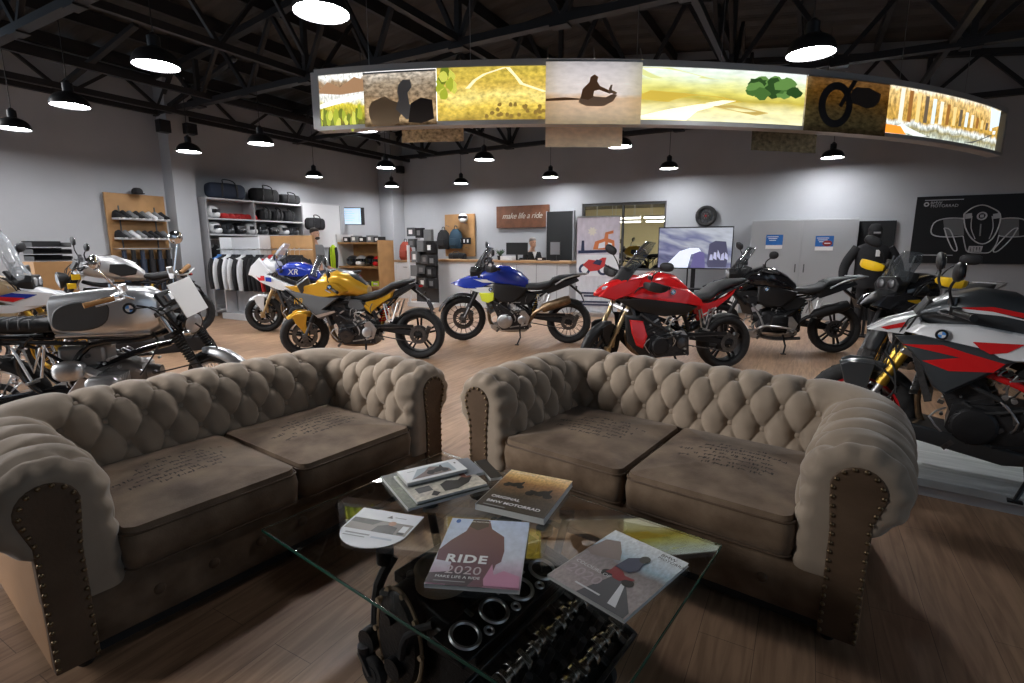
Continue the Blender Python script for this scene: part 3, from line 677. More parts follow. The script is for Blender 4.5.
# oval timing cover with a tan gasket rim on the near end
def oval(r1, r2, y, n=36): return [V((-.1 + r1 * cos(2 * PI * i / n), y, .2 + r2 * sin(2 * PI * i / n))) for i in range(n)]
q = MB(); q.rings([oval(.1, .17, -.2), oval(.1, .17, -.3), oval(.085, .15, -.315), oval(.03, .05, -.32)]); q.cyl((-.1, -.31, .12), (-.1, -.34, .12), .035, n=18); q.cyl((-.12, -.31, .28), (-.12, -.335, .28), .02, n=14); cv = q.build('timing_cover', ENB, tb)
q = MB(); L = oval(.103, .173, -.303); q.tube(L + [L[0]], .0065, 6, 1)
for p in oval(.106, .176, -.303, 10): q.cyl(p, p + V((0, -.014, 0)), .009, n=8)
q.build('gasket', GASK, cv)
q = MB(); q.tube([(-.24, -.2, .38), (-.25, -.26, .3), (-.22, -.3, .2)], .018, 8); q.cyl((-.26, -.22, .36), (-.26, -.22, .41), .03, n=14); q.cyl((-.24, -.27, .14), (-.24, -.33, .14), .04, n=16); q.build('water_pump', ENB, tb)
# tilted head with gasket plate and two camshafts
H = MX.Translation((.34, -.1, .245)) @ MX.Rotation(R_(24), 4, 'Y')
q = MB(H); q.box((.02, 0, -.06), (.25, .56, .1)); q.box((.145, 0, -.01), (.014, .56, .05)); q.box((-.105, 0, -.0), (.014, .56, .035)); q.box((.02, -.275, -.01), (.25, .014, .05)); q.box((.02, .275, -.01), (.25, .014, .05))
for i in range(5): q.box((.02, -.22 + i * .11, -.005), (.24, .024, .03))
hd = q.build('cylinder_head', mat('head_casting', (.05, .05, .052), .35, .8, var=.3, vs=30), tb, bev=.004)
CAM = mat('polished_camshaft', (.55, .53, .5), .2, 1)
for x in (-.04, .085):
    q = MB(H); q.cyl((x, -.27, .02), (x, .27, .02), .014, n=12)
    for i in range(12):
        y = -.245 + i * .0445; a = i * 1.9; q.cyl((x + .008 * cos(a), y - .009, .02 + .008 * sin(a)), (x + .008 * cos(a), y + .009, .02 + .008 * sin(a)), .026, n=14)
    for i in range(5): q.box((x, -.22 + i * .11, .028), (.05, .018, .03))
    q.build('camshaft', CAM, hd, bev=.002)
q = MB(H)
for i in range(8):
    for x in (.0, .045): q.cyl((x + .002, -.19 + i * .055, -.01), (x, -.19 + i * .055, .035), .011, n=10)
q.build('valve_spring', STL, hd)
# gasket plate with four bore rings lying left of the head
H2 = MX.Translation((.17, -.1, .335)) @ MX.Rotation(R_(14), 4, 'Y')
q = MB(H2); q.box((0, 0, 0), (.12, .52, .012)); gp = q.build('deck_plate', ENB, tb, bev=.003)
q = MB(H2)
for i in range(4): q.torus((0, -.19 + i * .127, .008), (0, 0, 1), .042, .0065, 28, 6)
for i in range(3): q.torus((.035, -.127 + i * .127, .008), (0, 0, 1), .012, .005, 16, 6); q.box((-.045, -.127 + i * .127, .008), (.03, .012, .006))
q.build('bore_rings', ALU, gp)
q = MB()
q.tube([(-.1, -.26, .3), (-.14, -.3, .34), (-.2, -.28, .3), (-.24, -.2, .2)], .014, 8); q.tube([(.05, -.3, .32), (-.02, -.34, .28), (-.06, -.33, .18)], .012, 8)
q.build('coolant_hose', RUB, tb)
q = MB(); q.cyl((-.03, -.18, .36), (-.03, -.18, .41), .085, n=28); q.torus((-.03, -.18, .41), (0, 0, 1), .08, .008); q.build('throttle_bowl', GASK, tb)
for x, y in ((-.32, .05), (.12, .33), (-.1, .33), (.12, .18)):
    q = MB(); q.cyl((x * .8, y * .8, .2), (x, y, TZ - .035), .016, n=12); q.cyl((x, y, TZ - .035), (x, y, TZ - .013), .03, n=20); q.build('support_post', BLK, tb)
q = MB()
for s in (-1, 1): q.bar((-.27, s * .22, .11), (.27, s * .22, .11), .05, .03); q.bar((s * .26, -.26, .1), (s * .26, .26, .1), .05, .03)
q.build('chassis', BLK, tb, bev=.004)
for x, y in ((-.23, -.33), (.36, .12), (-.25, .3), (.33, -.3)):
    if 1:
        q = MB(); q.bar((x - .02, y, .11), (x + .03, y, .05), .05, .012); q.cyl((x - .02, y, .1), (x - .02, y, .125), .022); cs = q.build('caster', STL, tb)
        q = MB(); q.loop([(.048, -.014), (.052, -.008), (.052, .008), (.048, .014), (.026, .014), (.026, -.014)], (x + .03, y, .052), (0, 1, 0), 24); q.cyl((x + .03, y - .016, .052), (x + .03, y + .016, .052), .027, n=16); q.build('caster_wheel', RUB, cs)

# ---------------------------------------------------------------- magazines (corner pixels in the photo give place, turn and size on the table)
PAPER = mat('paper_edge', (.6, .6, .58), .7)
def P_(n, c, r=.35): return mat('ink_' + n, c, r, coat=.25)
class Mag:
    def __init__(s, name, lab, cs, z0, th, cover, shape=None, paper=PAPER, cat='brochure'):
        tl, tr, br, bl = [atz(x, y, z0 + th) for x, y in cs]
        c = (tl + tr + br + bl) / 4; ux = ((tr - tl) + (br - bl)); uy = ((tl - bl) + (tr - br)); s.w = ux.length / 2; s.h = uy.length / 2
        a = math.atan2(ux.y, ux.x); b = math.atan2(uy.y, uy.x) - PI / 2; a = (a + b) / 2 if abs(a - b) < 1.5 else a
        s.o = empty(name, (c.x, c.y, z0), a, lab, cat, 'brochures on the glass table'); s.th = th
        if shape:
            q = MB(); n = len(shape); q.rings([[s.uv(u, v, -th + .0002) for u, v in shape], [s.uv(u, v, 0) for u, v in shape]]); q.build('pages', cover, s.o)
        else:
            q = MB(); q.box((0, 0, th / 2), (s.w - .004, s.h - .004, th - .003)); q.build('pages', paper, s.o)
            me = MB(); me.box((0, 0, .0008), (s.w, s.h, .0014)); me.box((-s.w / 2 + .0006, 0, th / 2), (.0012, s.h, th)); me.build('back_cover', PAPER, s.o)
            uvgrid('front_cover', 4, 4, lambda u, v: s.uv(u, v, -.0003), cover, s.o)
        s.k = 0
    def uv(s, u, v, dz=0): return V(((u - .5) * s.w, (v - .5) * s.h, s.th + dz))
    def art(s, name, pts, m):
        s.k += 1; q = MB(); q.poly([s.uv(u, v, .0002 + .0002 * s.k) for u, v in pts]); return q.build(name, m, s.o, smooth=0)
    def rect(s, name, u0, u1, v0, v1, m): return s.art(name, [(u0, v0), (u1, v0), (u1, v1), (u0, v1)], m)
    def text(s, name, t, u, v, size, m, align='LEFT', sp=1, ital=0, bold=0):
        s.k += 1; q = MB(); p = s.uv(u, v, .0002 + .0002 * s.k); text_mb(t, size, q, MX.Translation(p), ital, align, sp, bold=bold); return q.build(name, m, s.o, smooth=0)
W_ = P_('white', (.75, .76, .78)); K_ = P_('black', (.012, .012, .014)); GY = P_('grey', (.28, .29, .3)); DG = P_('dark_grey', (.07, .07, .075))
def moto_art(mg, cx, cy, w, body, flip=1):   # a small printed motorcycle
    h = w * mg.w / mg.h
    for x in (-.33, .33): mg.art('printed_wheel', [(cx + flip * x * w + .17 * w * cos(2 * PI * i / 16), cy - .14 * h + .17 * h * sin(2 * PI * i / 16)) for i in range(16)], K_)
    mg.art('printed_body', [(cx + flip * a * w, cy + b * h) for a, b in ((-.4, .12), (-.1, .08), (.05, .22), (.22, .26), (.3, .4), (.36, .38), (.34, .1), (.4, -.12), (.3, -.12), (.2, -.1), (.1, -.22), (-.12, -.22), (-.2, -.06), (-.38, .02))], body)
# 1 RIDE 2020
cv = pic('cover_pale_dusk', [(0, (.3, .14, .2)), (.22, (.5, .4, .5)), (.4, (.6, .64, .72)), (1, (.5, .6, .78))], .15, 2, 2, .1, 6, rough=.3)
g = Mag('brochure', 'plum and white brochure headed RIDE 2020 with a figure seen from behind', ((452.3, 519), (528.4, 521), (520.8, 593), (424.8, 581)), TZ, .014, cv)
PLUM = P_('plum', (.13, .05, .07)); 
g.art('printed_jacket', [(.22, .0), (.2, .3), (.02, .32), (.0, .46), (.1, .62), (.24, .78), (.28, .98), (.5, .98), (.55, .84), (.72, .72), (.76, .5), (.75, .34), (.7, .3), (.66, .05), (.6, 0)], PLUM)
g.art('printed_hair', [(.26, .86), (.28, .99), (.48, .99), (.5, .88), (.38, .8)], P_('dark_hair', (.05, .03, .03)))
g.art('printed_shadow', [(0, .02), (0, .14), (.4, .2), (.5, .08), (.45, .0)], P_('deep_plum', (.045, .025, .035)))
g.art('printed_reeds', [(.6, .1), (.66, .3), (.7, .16), (.8, .22), (.98, .16), (.99, .02), (.62, .02)], P_('pink_haze', (.55, .25, .38)))
g.text('title', 'RIDE', .12, .345, .056, W_, sp=1.15, bold=.035); g.text('year', '2020', .16, .19, .056, P_('pale_outline', (.5, .42, .45)), sp=1.0)
g.text('headline', 'MAKE LIFE A RIDE', .08, .1, .017, W_); g.rect('subline', .08, .42, .04, .05, GY)
g.art('emblem', [(.1 + .03 * cos(i * PI / 8), .94 + .035 * sin(i * PI / 8)) for i in range(16)], P_('blue', (.04, .14, .45))); g.text('maker', 'BMW MOTORRAD', .24, .94, .01, W_)
# 2 dusk cover with two riders
cv = pic('cover_sunset', [(0, (.04, .035, .035)), (.35, (.06, .045, .035)), (.55, (.16, .09, .05)), (.72, (.3, .15, .06)), (.84, (.62, .38, .14)), (1, (.8, .6, .34))], .12, 3, 2, .3, 10, rough=.3)
g = Mag('brochure', 'thick dark brochure with two motorcycles at sunset, behind the plum one', ((510.4, 470), (572.2, 480), (544, 521), (477, 502)), TZ, .024, cv)
moto_art(g, .26, .62, .32, K_); moto_art(g, .7, .52, .4, K_)
g.text('title', 'ORIGINAL', .1, .25, .026, W_, bold=.02); g.text('title', 'BMW MOTORRAD', .1, .13, .026, W_, bold=.02); g.rect('subline', .1, .42, .03, .05, GY); g.text('headline', 'MAKE LIFE A RIDE', .14, .93, .01, W_)
# 3 rider on a road
cv = pic('cover_road', [(0, (.42, .36, .35)), (.36, (.34, .29, .29)), (.55, (.2, .17, .17)), (.66, (.3, .42, .52)), (.8, (.55, .62, .68)), (1, (.72, .74, .76))], .14, 3, 2, .2, 9, rough=.3)
g = Mag('brochure', 'pale brochure with a racing motorcycle on a road, at the right corner of the table', ((615.7, 529.7), (687.4, 562.7), (625.4, 621.5), (548, 574)), TZ, .012, cv)
g.art('printed_hill', [(.0, .55), (.05, .8), (.2, .86), (.34, .72), (.42, .6), (.1, .5)], P_('rock', (.2, .15, .14)))
g.art('printed_road', [(.4, .0), (.55, .45), (.62, .45), (.98, .08), (.98, .0)], P_('asphalt', (.1, .1, .11))); g.art('printed_line', [(.74, .06), (.66, .36), (.7, .36), (.84, .06)], W_)
moto_art(g, .58, .42, .4, P_('dark_red', (.25, .02, .03)), -1); g.art('printed_rider', [(.44, .5), (.46, .68), (.56, .76), (.64, .74), (.68, .6), (.62, .5)], P_('navy', (.03, .04, .09))); g.art('printed_helmet', [(.62 + .06 * cos(i * PI / 6), .76 + .06 * sin(i * PI / 6)) for i in range(12)], K_)
g.text('title', 'COLOURS OF', .06, .34, .02, W_); g.text('year', '2020', .06, .22, .06, P_('pale_outline', (.5, .42, .45))); g.rect('subline', .3, .62, .08, .1, W_)
g.text('maker', 'BMW', .7, .93, .022, K_); g.text('maker', 'MOTORRAD', .7, .88, .018, K_)
# 4 oval-ended leaflet
sh_ = [(0.0, .62), (.0, 1), (1, 1), (1, .62)] + [(.5 + .5 * cos(a) * (1 + .012 * (i % 2)), .5 + .48 * sin(a) * (1 + .012 * (i % 2))) for i, a in enumerate([-PI * k / 40 for k in range(2, 39)])]
g = Mag('leaflet', 'white leaflet with a rounded scalloped end, at the left of the table', ((363, 505), (419, 518.7), (392, 556), (330, 541)), TZ, .0025, P_('leaflet_white', (.7, .72, .76)), [(u, v) for u, v in sh_])
g.art('printed_photo', [(.03, .42), (.03, .72), (.98, .72), (.98, .42)], P_('warm_grey', (.24, .22, .2))); g.art('printed_sky', [(.03, .6), (.03, .72), (.5, .72), (.4, .58)], DG)
g.art('printed_jacket', [(.45, .42), (.48, .58), (.62, .64), (.78, .6), (.8, .42)], K_); g.art('printed_face', [(.66 + .06 * cos(i * PI / 6), .68 + .06 * sin(i * PI / 6)) for i in range(12)], P_('skin', (.4, .2, .13)))
g.rect('printed_patch', .84, .94, .5, .66, W_); g.rect('printed_patch', .84, .94, .44, .49, K_); g.rect('printed_lines', .12, .5, .3, .33, GY); g.rect('printed_lines', .12, .46, .24, .26, GY); g.rect('printed_lines', .54, .86, .26, .3, P_('pale_blue', (.45, .5, .58))); g.art('printed_mark', [(.55, .88), (.6, .8), (.5, .8)], DG); g.rect('printed_mark', .62, .8, .83, .85, GY)
# 5 stack at the back
cv = pic('cover_beige_trip', [(0, (.55, .5, .42)), (.3, (.45, .42, .36)), (.6, (.3, .3, .28)), (1, (.32, .36, .26))], .3, 2, 2, .3, 8, rough=.35)
g = Mag('brochure', 'dark green-edged brochure, lowest of the pile at the back of the table', ((374, 476), (462, 459), (482, 486), (416, 509)), TZ, .012, pic('cover_forest', [(0, (.06, .07, .05)), (.5, (.12, .14, .08)), (1, (.04, .045, .04))], .4, 3, 3, .4, 8, rough=.4), cat='brochure')
g = Mag('brochure', 'beige brochure with a dark-clad rider, under the white card of the back pile', ((388, 476), (464, 461), (482, 483), (423.4, 502)), TZ + .0125, .01, cv)
g.art('printed_rider', [(.42, .1), (.44, .34), (.56, .42), (.7, .34), (.84, .46), (.92, .34), (.8, .18), (.6, .08)], K_); g.art('printed_head', [(.86 + .08 * cos(i * PI / 6), .46 + .12 * sin(i * PI / 6)) for i in range(12)], P_('rust', (.2, .06, .04))); g.rect('printed_block', .1, .3, .22, .4, DG); g.art('printed_leg', [(.22, .08), (.3, .2), (.36, .1), (.28, .02)], K_)
g = Mag('brochure', 'black brochure sticking out at the right of the back pile', ((474, 459), (486, 461), (502, 474), (491, 481)), TZ, .012, K_)
g = Mag('brochure', 'grey brochure poking out under the white card at the back', ((452, 460), (468, 458), (484, 471), (466, 477)), TZ + .0125, .012, P_('slate', (.2, .22, .25)))
g = Mag('photo_card', 'white card with a small motorcycle picture, topmost of the back pile', ((396.4, 471), (455, 459), (467.9, 468.5), (407.5, 483.5)), TZ + .0255, .014, W_, cat='brochure')
g.art('printed_photo', [(.1, .14), (.3, .8), (.84, .86), (.84, .14)], P_('mist', (.36, .42, .47))); g.art('printed_hill', [(.1, .14), (.36, .5), (.5, .8), (.62, .7), (.76, .4), (.76, .14)], P_('rock', (.2, .15, .14))); moto_art(g, .56, .45, .36, K_); g.rect('printed_lines', .12, .24, .7, .73, GY); g.rect('printed_mark', .9, .93, .6, .7, DG)
# ================================================================ motorcycles: shared mechanics
def ys(s, m): return MX.Scale(s, 4, V((0, 1, 0)))
class Bike:
    def __init__(s, label, loc, head, wb=1.52, rf=.3, rr=.315, steer=0, rake=25, name='motorcycle', lean=3):
        s.o = empty(name, loc, R_(head), label, 'motorcycle', 'motorcycles in the showroom')
        s.lean = MX()
        s.wb, s.rf, s.rr = wb, rf, rr; s.fx, s.rx = wb / 2, -wb / 2
        s.fa = V((s.fx, 0, rf)); s.ra = V((s.rx, 0, rr)); r = R_(rake); s.ax = V((-sin(r), 0, cos(r)))
        s.off = .035; s.hd = s.fa + s.ax * .55 - V((s.off, 0, 0))
        s.T = MX.Translation(s.hd) @ MX.Rotation(R_(steer), 4, s.ax) @ MX.Translation(-s.hd)
    def fk(s, d, y=0, fwd=0):   # point on the fork line, distance d up from the axle
        return s.fa + s.ax * d + V((fwd, y, 0))
    def p(s, name, mb, m, parent=None, **k): return mb.build(name, m, parent if parent is not None else s.o, **k)
    # ---- wheels
    def wheel(s, front, w, rim=MBLK, style='cast', n=5, knob=0, disc=True, hub=MBLK, h=.088, tyre=RUB):
        c, R = (s.fa, s.rf) if front else (s.ra, s.rr); T = s.T if front else MX(); Y = V((0, 1, 0)); r0 = R - h
        q = MB(T); b = .5 * w
        pr = [(r0, -b * .72), (r0 + .012, -b * .9), (R - h * .5, -b), (R - h * .22, -b * .88), (R - h * .06, -b * .5), (R, -b * .12), (R, b * .12), (R - h * .06, b * .5), (R - h * .22, b * .88), (R - h * .5, b), (r0 + .012, b * .9), (r0, b * .72)]
        q.loop(pr, c, Y, 52)
        if knob:
            N = 46
            for i in range(N):
                a = 2 * PI * i / N + (0); e = V((cos(a), 0, sin(a))); 
                for y, dr, off in ((0, .002, 0), (-b * .55, -h * .08, .5), (b * .55, -h * .08, .5)):
                    a2 = a + off * 2 * PI / N; e = V((cos(a2), 0, sin(a2))); Rm = MX.Rotation(-a2, 3, 'Y')
                    q.box(c + e * (R + dr) + V((0, y, 0)), (.016, b * .42, 2 * PI * R / N * .55), Rm)
        else:
            N = 26
            for i in range(N):   # tread grooves read as thin raised ribs
                a = 2 * PI * i / N
                for sd in (-1, 1):
                    P = []
                    for k in range(4):
                        a2 = a + k * .05; yy = sd * b * (.15 + .22 * k); rr = R - h * (.0, .04, .12, .26)[k] + .0008; P.append(c + V((cos(a2) * rr, yy, sin(a2) * rr)))
                    q.tube(P, .0025, 4, 1)
        tn = s.p('front_wheel' if front else 'rear_wheel', q, tyre, smooth=60)
        q = MB(T); q.loop([(r0 + .004, -b * .74), (r0 + .004, b * .74), (r0 - .012, b * .7), (r0 - .022, b * .3), (r0 - .022, -b * .3), (r0 - .012, -b * .7)], c, Y, 48)
        if style == 'cast':
            for i in range(n):
                a = 2 * PI * i / n + .3
                for da in (-.13, .13):
                    p0 = c + V((cos(a + da * 2.2) * .045, 0, sin(a + da * 2.2) * .045)); p1 = c + V((cos(a + da) * (r0 - .015), 0, sin(a + da) * (r0 - .015))); q.bar(p0, p1, .022, .026, (0, 1, 0))
            q.cyl(c - Y * .05, c + Y * .05, .05, n=20)
        else:
            q.cyl(c - Y * .05, c + Y * .05, .045, n=18)
            for i in range(18):
                a = 2 * PI * i / 18
                for sd in (-1, 1):
                    q.tube([c + V((cos(a + .35 * sd) * .045, sd * .045, sin(a + .35 * sd) * .045)), c + V((cos(a) * (r0 - .01), sd * .012, sin(a) * (r0 - .01)))], .0028, 5, 1)
        s.p('rim', q, rim, tn, smooth=40)
        if disc:
            q = MB(T)
            for sd in ((-1, 1) if front else (1,)):
                y = sd * (b * .9 if front else b * .6); R1 = .155 if front else .12
                q.loop([(R1, y - .0025), (R1, y + .0025), (R1 - .045, y + .0025), (R1 - .045, y - .0025)], c, Y, 36)
                for i in range(6):
                    a = PI * i / 3; q.bar(c + V((cos(a) * .045, y, sin(a) * .045)), c + V((cos(a + .2) * (R1 - .04), y, sin(a + .2) * (R1 - .04))), .012, .006, (0, 1, 0))
            s.p('brake_disc', q, STL, tn)
            q = MB(T)
            for sd in ((-1, 1) if front else (1,)):
                y = sd * (b * .9 if front else b * .6); k = c + V((-.115, y, .06)); q.box(k, (.06, .05, .1), MX.Rotation(R_(-25), 3, 'Y'))
            s.p('brake_caliper', q, STL, tn, bev=.008)
        return tn
    # ---- front end
    def fork(s, upper, lower, L=.66, y=.1, usd=True, boots=False, guard=None):
        for sd in (-1, 1):
            q = MB(s.T); Y = sd * y
            if usd: q.cyl(s.fk(.24, Y), s.fk(L, Y), .027, n=16); q.cyl(s.fk(.22, Y), s.fk(.26, Y), .031, n=16)
            else: q.cyl(s.fk(.3, Y), s.fk(L, Y), .021, n=16)
            f = s.p('fork_leg', q, upper)
            q = MB(s.T)
            if usd: q.cyl(s.fk(-.02, Y), s.fk(.24, Y), .02, n=14); q.box(s.fk(0, Y), (.07, .045, .1)); q.box(s.fk(.1, Y, -.04), (.03, .03, .12))
            else: q.cyl(s.fk(-.03, Y), s.fk(.33, Y), .03, n=16); q.box(s.fk(0, Y), (.06, .04, .07))
            q.cyl(s.fk(0, Y * .8), s.fk(0, Y * 1.28), .022, n=14)
            s.p('fork_slider', q, lower, f, bev=.004)
            if boots:
                q = MB(s.T)
                for i in range(12): d = .3 + i * .021; q.lathe([(.026, 0), (.037, .008), (.037, .012), (.026, .02)], s.fk(d, Y), s.ax, 16)
                s.p('fork_boot', q, RUB, f)
            if guard is not None:
                q = MB(s.T); q.cyl(s.fk(.0, Y, .01), s.fk(.3, Y, .01), .034, .032, n=14); s.p('fork_guard', q, guard, f)
        q = MB(s.T)
        for d in (L - .19, L - .02):
            c = s.fk(d, 0, -.02); q.box(c, (.09, 2 * y + .08, .035), MX.Rotation(R_(-25), 3, 'Y'))
        q.cyl(s.fk(L - .2, 0, -.045), s.fk(L, 0, -.045), .03, n=14)
        s.p('triple_clamp', q, ALU if usd else STL, bev=.006); s.L = L
    def fender(s, m, a0=-15, a1=110, w=.13, gap=.03, stays=True, m2=None, high=0):
        q = MB(s.T); R = s.rf + gap + high; c = s.fa
        def fn(u, v):
            a = R_(a0 + (a1 - a0) * u); t = v * 2 - 1; e = w / 2 * (1 - .35 * abs(2 * u - 1) ** 3); r = R - .055 * abs(t) ** 2.2 * (1 if not high else .5)
            return c + V((r * cos(a), e * t, r * sin(a)))
        q.grid(20, 10, fn)
        f = s.p('front_fender', q, m, smooth=180); md = f.modifiers.new('t', 'SOLIDIFY'); md.thickness = .005
        if stays:
            for sd in (-1, 1):
                q = MB(s.T); pts = [(.13, .31), (.075, .335), (-.06, .33), (-.03, .18), (-.055, .02), (-.01, -.01), (.02, .08), (.1, .2)]
                q.prism([(c.x + x * .95, c.z + z * .95) for x, z in pts], sd * (w / 2 + .012), sd * (w / 2 + .026)); s.p('fender_side', q, m2 or m, bev=.005)
        return f
    def bars(s, w=.78, rise=.08, back=.1, m=MBLK, grip=BLK, mirror='paddle', guards=None, lever=STL, clip=None, z=0, ends=False, clear=.0):
        B = s.fk(s.L + .03 + z, 0, -.02); q = MB(s.T)
        for sd in (-1, 1):
            pass
        P = [B + V((-back, -w / 2, rise)), B + V((-back * .5, -w / 2 + .2, rise)), B + V((0, -.1, .01)), B + V((0, .1, .01)), B + V((-back * .5, w / 2 - .2, rise)), B + V((-back, w / 2, rise))]
        q.tube(P, .0125, 10, 4); hb = s.p('handlebar', q, m); s.B = B
        for sd in (-1, 1):
            a = B + V((-back * .62, sd * (w / 2 - .14), rise)); b = B + V((-back, sd * (w / 2), rise)); q = MB(s.T); q.cyl(a, b, .018, n=12); q.cyl(b, b + (b - a).normalized() * .025, .019, n=12); s.p('grip', q, grip, hb)
            q = MB(s.T); a2 = a + V((0, -sd * .05, 0)); q.box(a2, (.05, .05, .045)); q.tube([a2 + V((.03, 0, 0)), a2 + V((.075, sd * .06, 0)), b + V((.065, 0, -.005))], [.008, .007, .006], 6); q.cyl(a2 + V((.01, -sd * .03, .03)), a2 + V((.01, -sd * .03, .075)), .022, n=12)
            s.p('brake_lever', q, lever, hb)
            if mirror:
                q = MB(s.T); c0 = a2 + V((.01, 0, .03))
                if mirror == 'round': e = c0 + V((.0, sd * .1, .2)); q.tube([c0, c0 + V((0, sd * .05, .1)), e], .006, 6)
                else: e = c0 + V((.02, sd * .13, .16)); q.tube([c0, c0 + V((.03, sd * .04, .09)), e], .007, 6)
                st = s.p('mirror_stalk', q, m if mirror != 'round' else CHR, hb)
                q = MB(s.T)
                if mirror == 'round': q.lathe([(.0, .022), (.035, .016), (.05, .004), (.052, -.004), (.045, -.008)], e + V((0, 0, .045)), (1, -.35 * sd, .1), 24)
                else: q.ball(e + V((0, sd * .03, .035)), (.022, .085, .05), MX.Rotation(R_(sd * 12), 3, 'X'), 16, 10, .8)
                s.p('mirror', q, m if mirror != 'round' else CHR, hb)
                q = MB(s.T)
                if mirror == 'round': q.cyl(e + V((-.009, .003 * sd, .045)), e + V((-.0105, .0035 * sd, .045)), .044, n=24)
                else: q.ball(e + V((-.018, sd * .03, .035)), (.008, .076, .043), MX.Rotation(R_(sd * 12), 3, 'X'), 16, 8, .8)
                s.p('mirror_glass', q, MIRR, hb)
            if guards is not None:
                q = MB(s.T); k = [b + V((-.0, sd * .02, .0)), b + V((.1, sd * .015, -.01)), a + V((.13, 0, -.01)), a2 + V((.1, -sd * .04, -.01))]
                rg = []
                for i, c1 in enumerate(k):
                    hh = (.02, .05, .055, .03)[i]; rg.append([c1 + V((0.01 * cos(2 * PI * j / 10), 0.006 * sd * cos(2 * PI * j / 10), hh * sin(2 * PI * j / 10))) for j in range(10)])
                q.rings(rg); s.p('hand_guard', q, guards, hb, sub=1)
        # clocks
        q = MB(s.T); q.box(B + V((.05, 0, .06)), (.03, .17, .11), MX.Rotation(R_(-30), 3, 'Y')); s.p('dashboard', q, BLK, bev=.01)
        q = MB(s.T)
        for sd in (-1, 1):
            q.tube([B + V((-.02, sd * .2, .06)), B + V((.09, sd * .16, .02)), s.fk(s.L - .2, sd * .07, .03), s.fk(s.L - .3, sd * .03, -.05)], .006, 6)
            q.tube([B + V((-.03, sd * .25, .05)), B + V((.12, sd * .12, .0)), s.fk(.3, sd * .09, .03), s.fk(.12, sd * .1, -.06)], .0045, 6)
        s.p('cables', q, RUB)
    def headlight(s, r=.09, d=None, fwd=.1, m=BLK, T=True):
        q = MB(s.T if T else None); c = s.fk(d if d is not None else s.L - .1, 0, fwd); q.lathe([(.02, -.11), (r * .7, -.09), (r * .98, -.03), (r * 1.05, 0), (r * .95, .012)], c, (1, 0, -.12), 26); h = s.p('headlight', q, m)
        q = MB(s.T if T else None); q.lathe([(r * .94, .004), (r * .7, .022), (.005, .032)], c, (1, 0, -.12), 26); s.p('headlight_lens', q, GLS, h)
    # ---- engine, frame, rear end
    def bits(s, q, wd):   # bolts, unions, castings and pipes cast on both engine flanks
        rn = random.Random(11)
        for sd in (-1, 1):
            for i in range(34):
                x, z = rn.uniform(-.27, .3), rn.uniform(.2, .66); y = sd * (wd + (.006 if z < .46 else -.01)); q.m(rn.choice((1, 1, 2))); k = rn.random()
                if k < .55: r = rn.uniform(.006, .015); q.cyl((x, y - sd * .02, z), (x, y + sd * rn.uniform(.008, .025), z), r, n=8)
                elif k < .8: q.box((x, y, z), (rn.uniform(.02, .07), .03, rn.uniform(.012, .03)), MX.Rotation(rn.uniform(-1, 1), 3, 'Y'))
                else: q.tube([(x, y, z), (x + rn.uniform(-.08, .08), y + sd * .025, z + rn.uniform(.03, .1)), (x + rn.uniform(-.12, .12), y, z + rn.uniform(.08, .18))], .006, 6, 2)
        q.m(0)
    def engine(s, kind, body=ENG, cover=MBLK, accent=STL):
        q = MB()
        if kind == 'boxer':
            q.body([(-.3, .4, .1, .13, .5), (-.22, .42, .13, .17, .5), (.1, .43, .13, .18, .5), (.2, .42, .11, .14, .5), (.24, .4, .06, .08, .6)]); q.cyl((.22, 0, .47), (.3, 0, .47), .08, .06, 20); q.box((-.05, 0, .23), (.36, .2, .08))
            s.bits(q, .13); e = s.p('engine', q, [body, ALU, STL], bev=.004)
            for sd in (-1, 1):
                q = MB()
                for i in range(7): q.box((.04, sd * (.15 + i * .022), .43), (.2 - .004 * i, .009, .2 - .004 * i))
                q.cyl((.04, sd * .12, .43), (.04, sd * .3, .43), .075, n=18); q.tube([(-.05, sd * .2, .5), (-.14, sd * .19, .56), (-.22, sd * .12, .58)], .03, 10)
                s.p('cylinder', q, accent, e, bev=.003)
                q = MB(); y0 = sd * .31; q.rings([[V((.04 + k * a, y0 + dy * sd, .43 + k * b)) for a, b in ((-.1, -.075), (-.075, -.1), (.075, -.1), (.1, -.075), (.1, .075), (.075, .1), (-.075, .1), (-.1, .075))] for k, dy in ((1, -.02), (1.03, .01), (1.0, .045), (.8, .06))]); q.box((.04, y0 + sd * .06, .43), (.11, .012, .03)); s.p('valve_cover', q, cover, e, bev=.006)
                q = MB(); q.tube([(.13, sd * .24, .4), (.22, sd * .22, .34), (.2, sd * .14, .22), (0, sd * .12, .18), (-.3, sd * .12, .2)], .021, 10); s.p('exhaust_header', q, STL)
        else:
            wd = {'four': .22, 'twin': .17, 'single': .13}[kind]
            q.rings([[V((x, y, z)) for x, z in ((-.22, .22), (.18, .2), (.26, .3), (.24, .44), (-.02, .47), (-.2, .44))] for y in (-wd, -wd * .92, wd * .92, wd)])
            q.box((.2, 0, .53), (.2, wd * 1.7, .26), MX.Rotation(R_(24), 3, 'Y'))
            for i in range(6): q.box((.13 + .018 * i, 0, .44 + .03 * i), (.21, wd * 1.74, .006), MX.Rotation(R_(24), 3, 'Y'))
            q.box((.27, 0, .67), (.22, wd * 1.65, .09), MX.Rotation(R_(24), 3, 'Y')); q.cyl((-.05, wd * .9, .3), (-.05, wd * 1.02, .3), .05)
            s.bits(q, wd); e = s.p('engine', q, [body, ALU, STL], bev=.004)
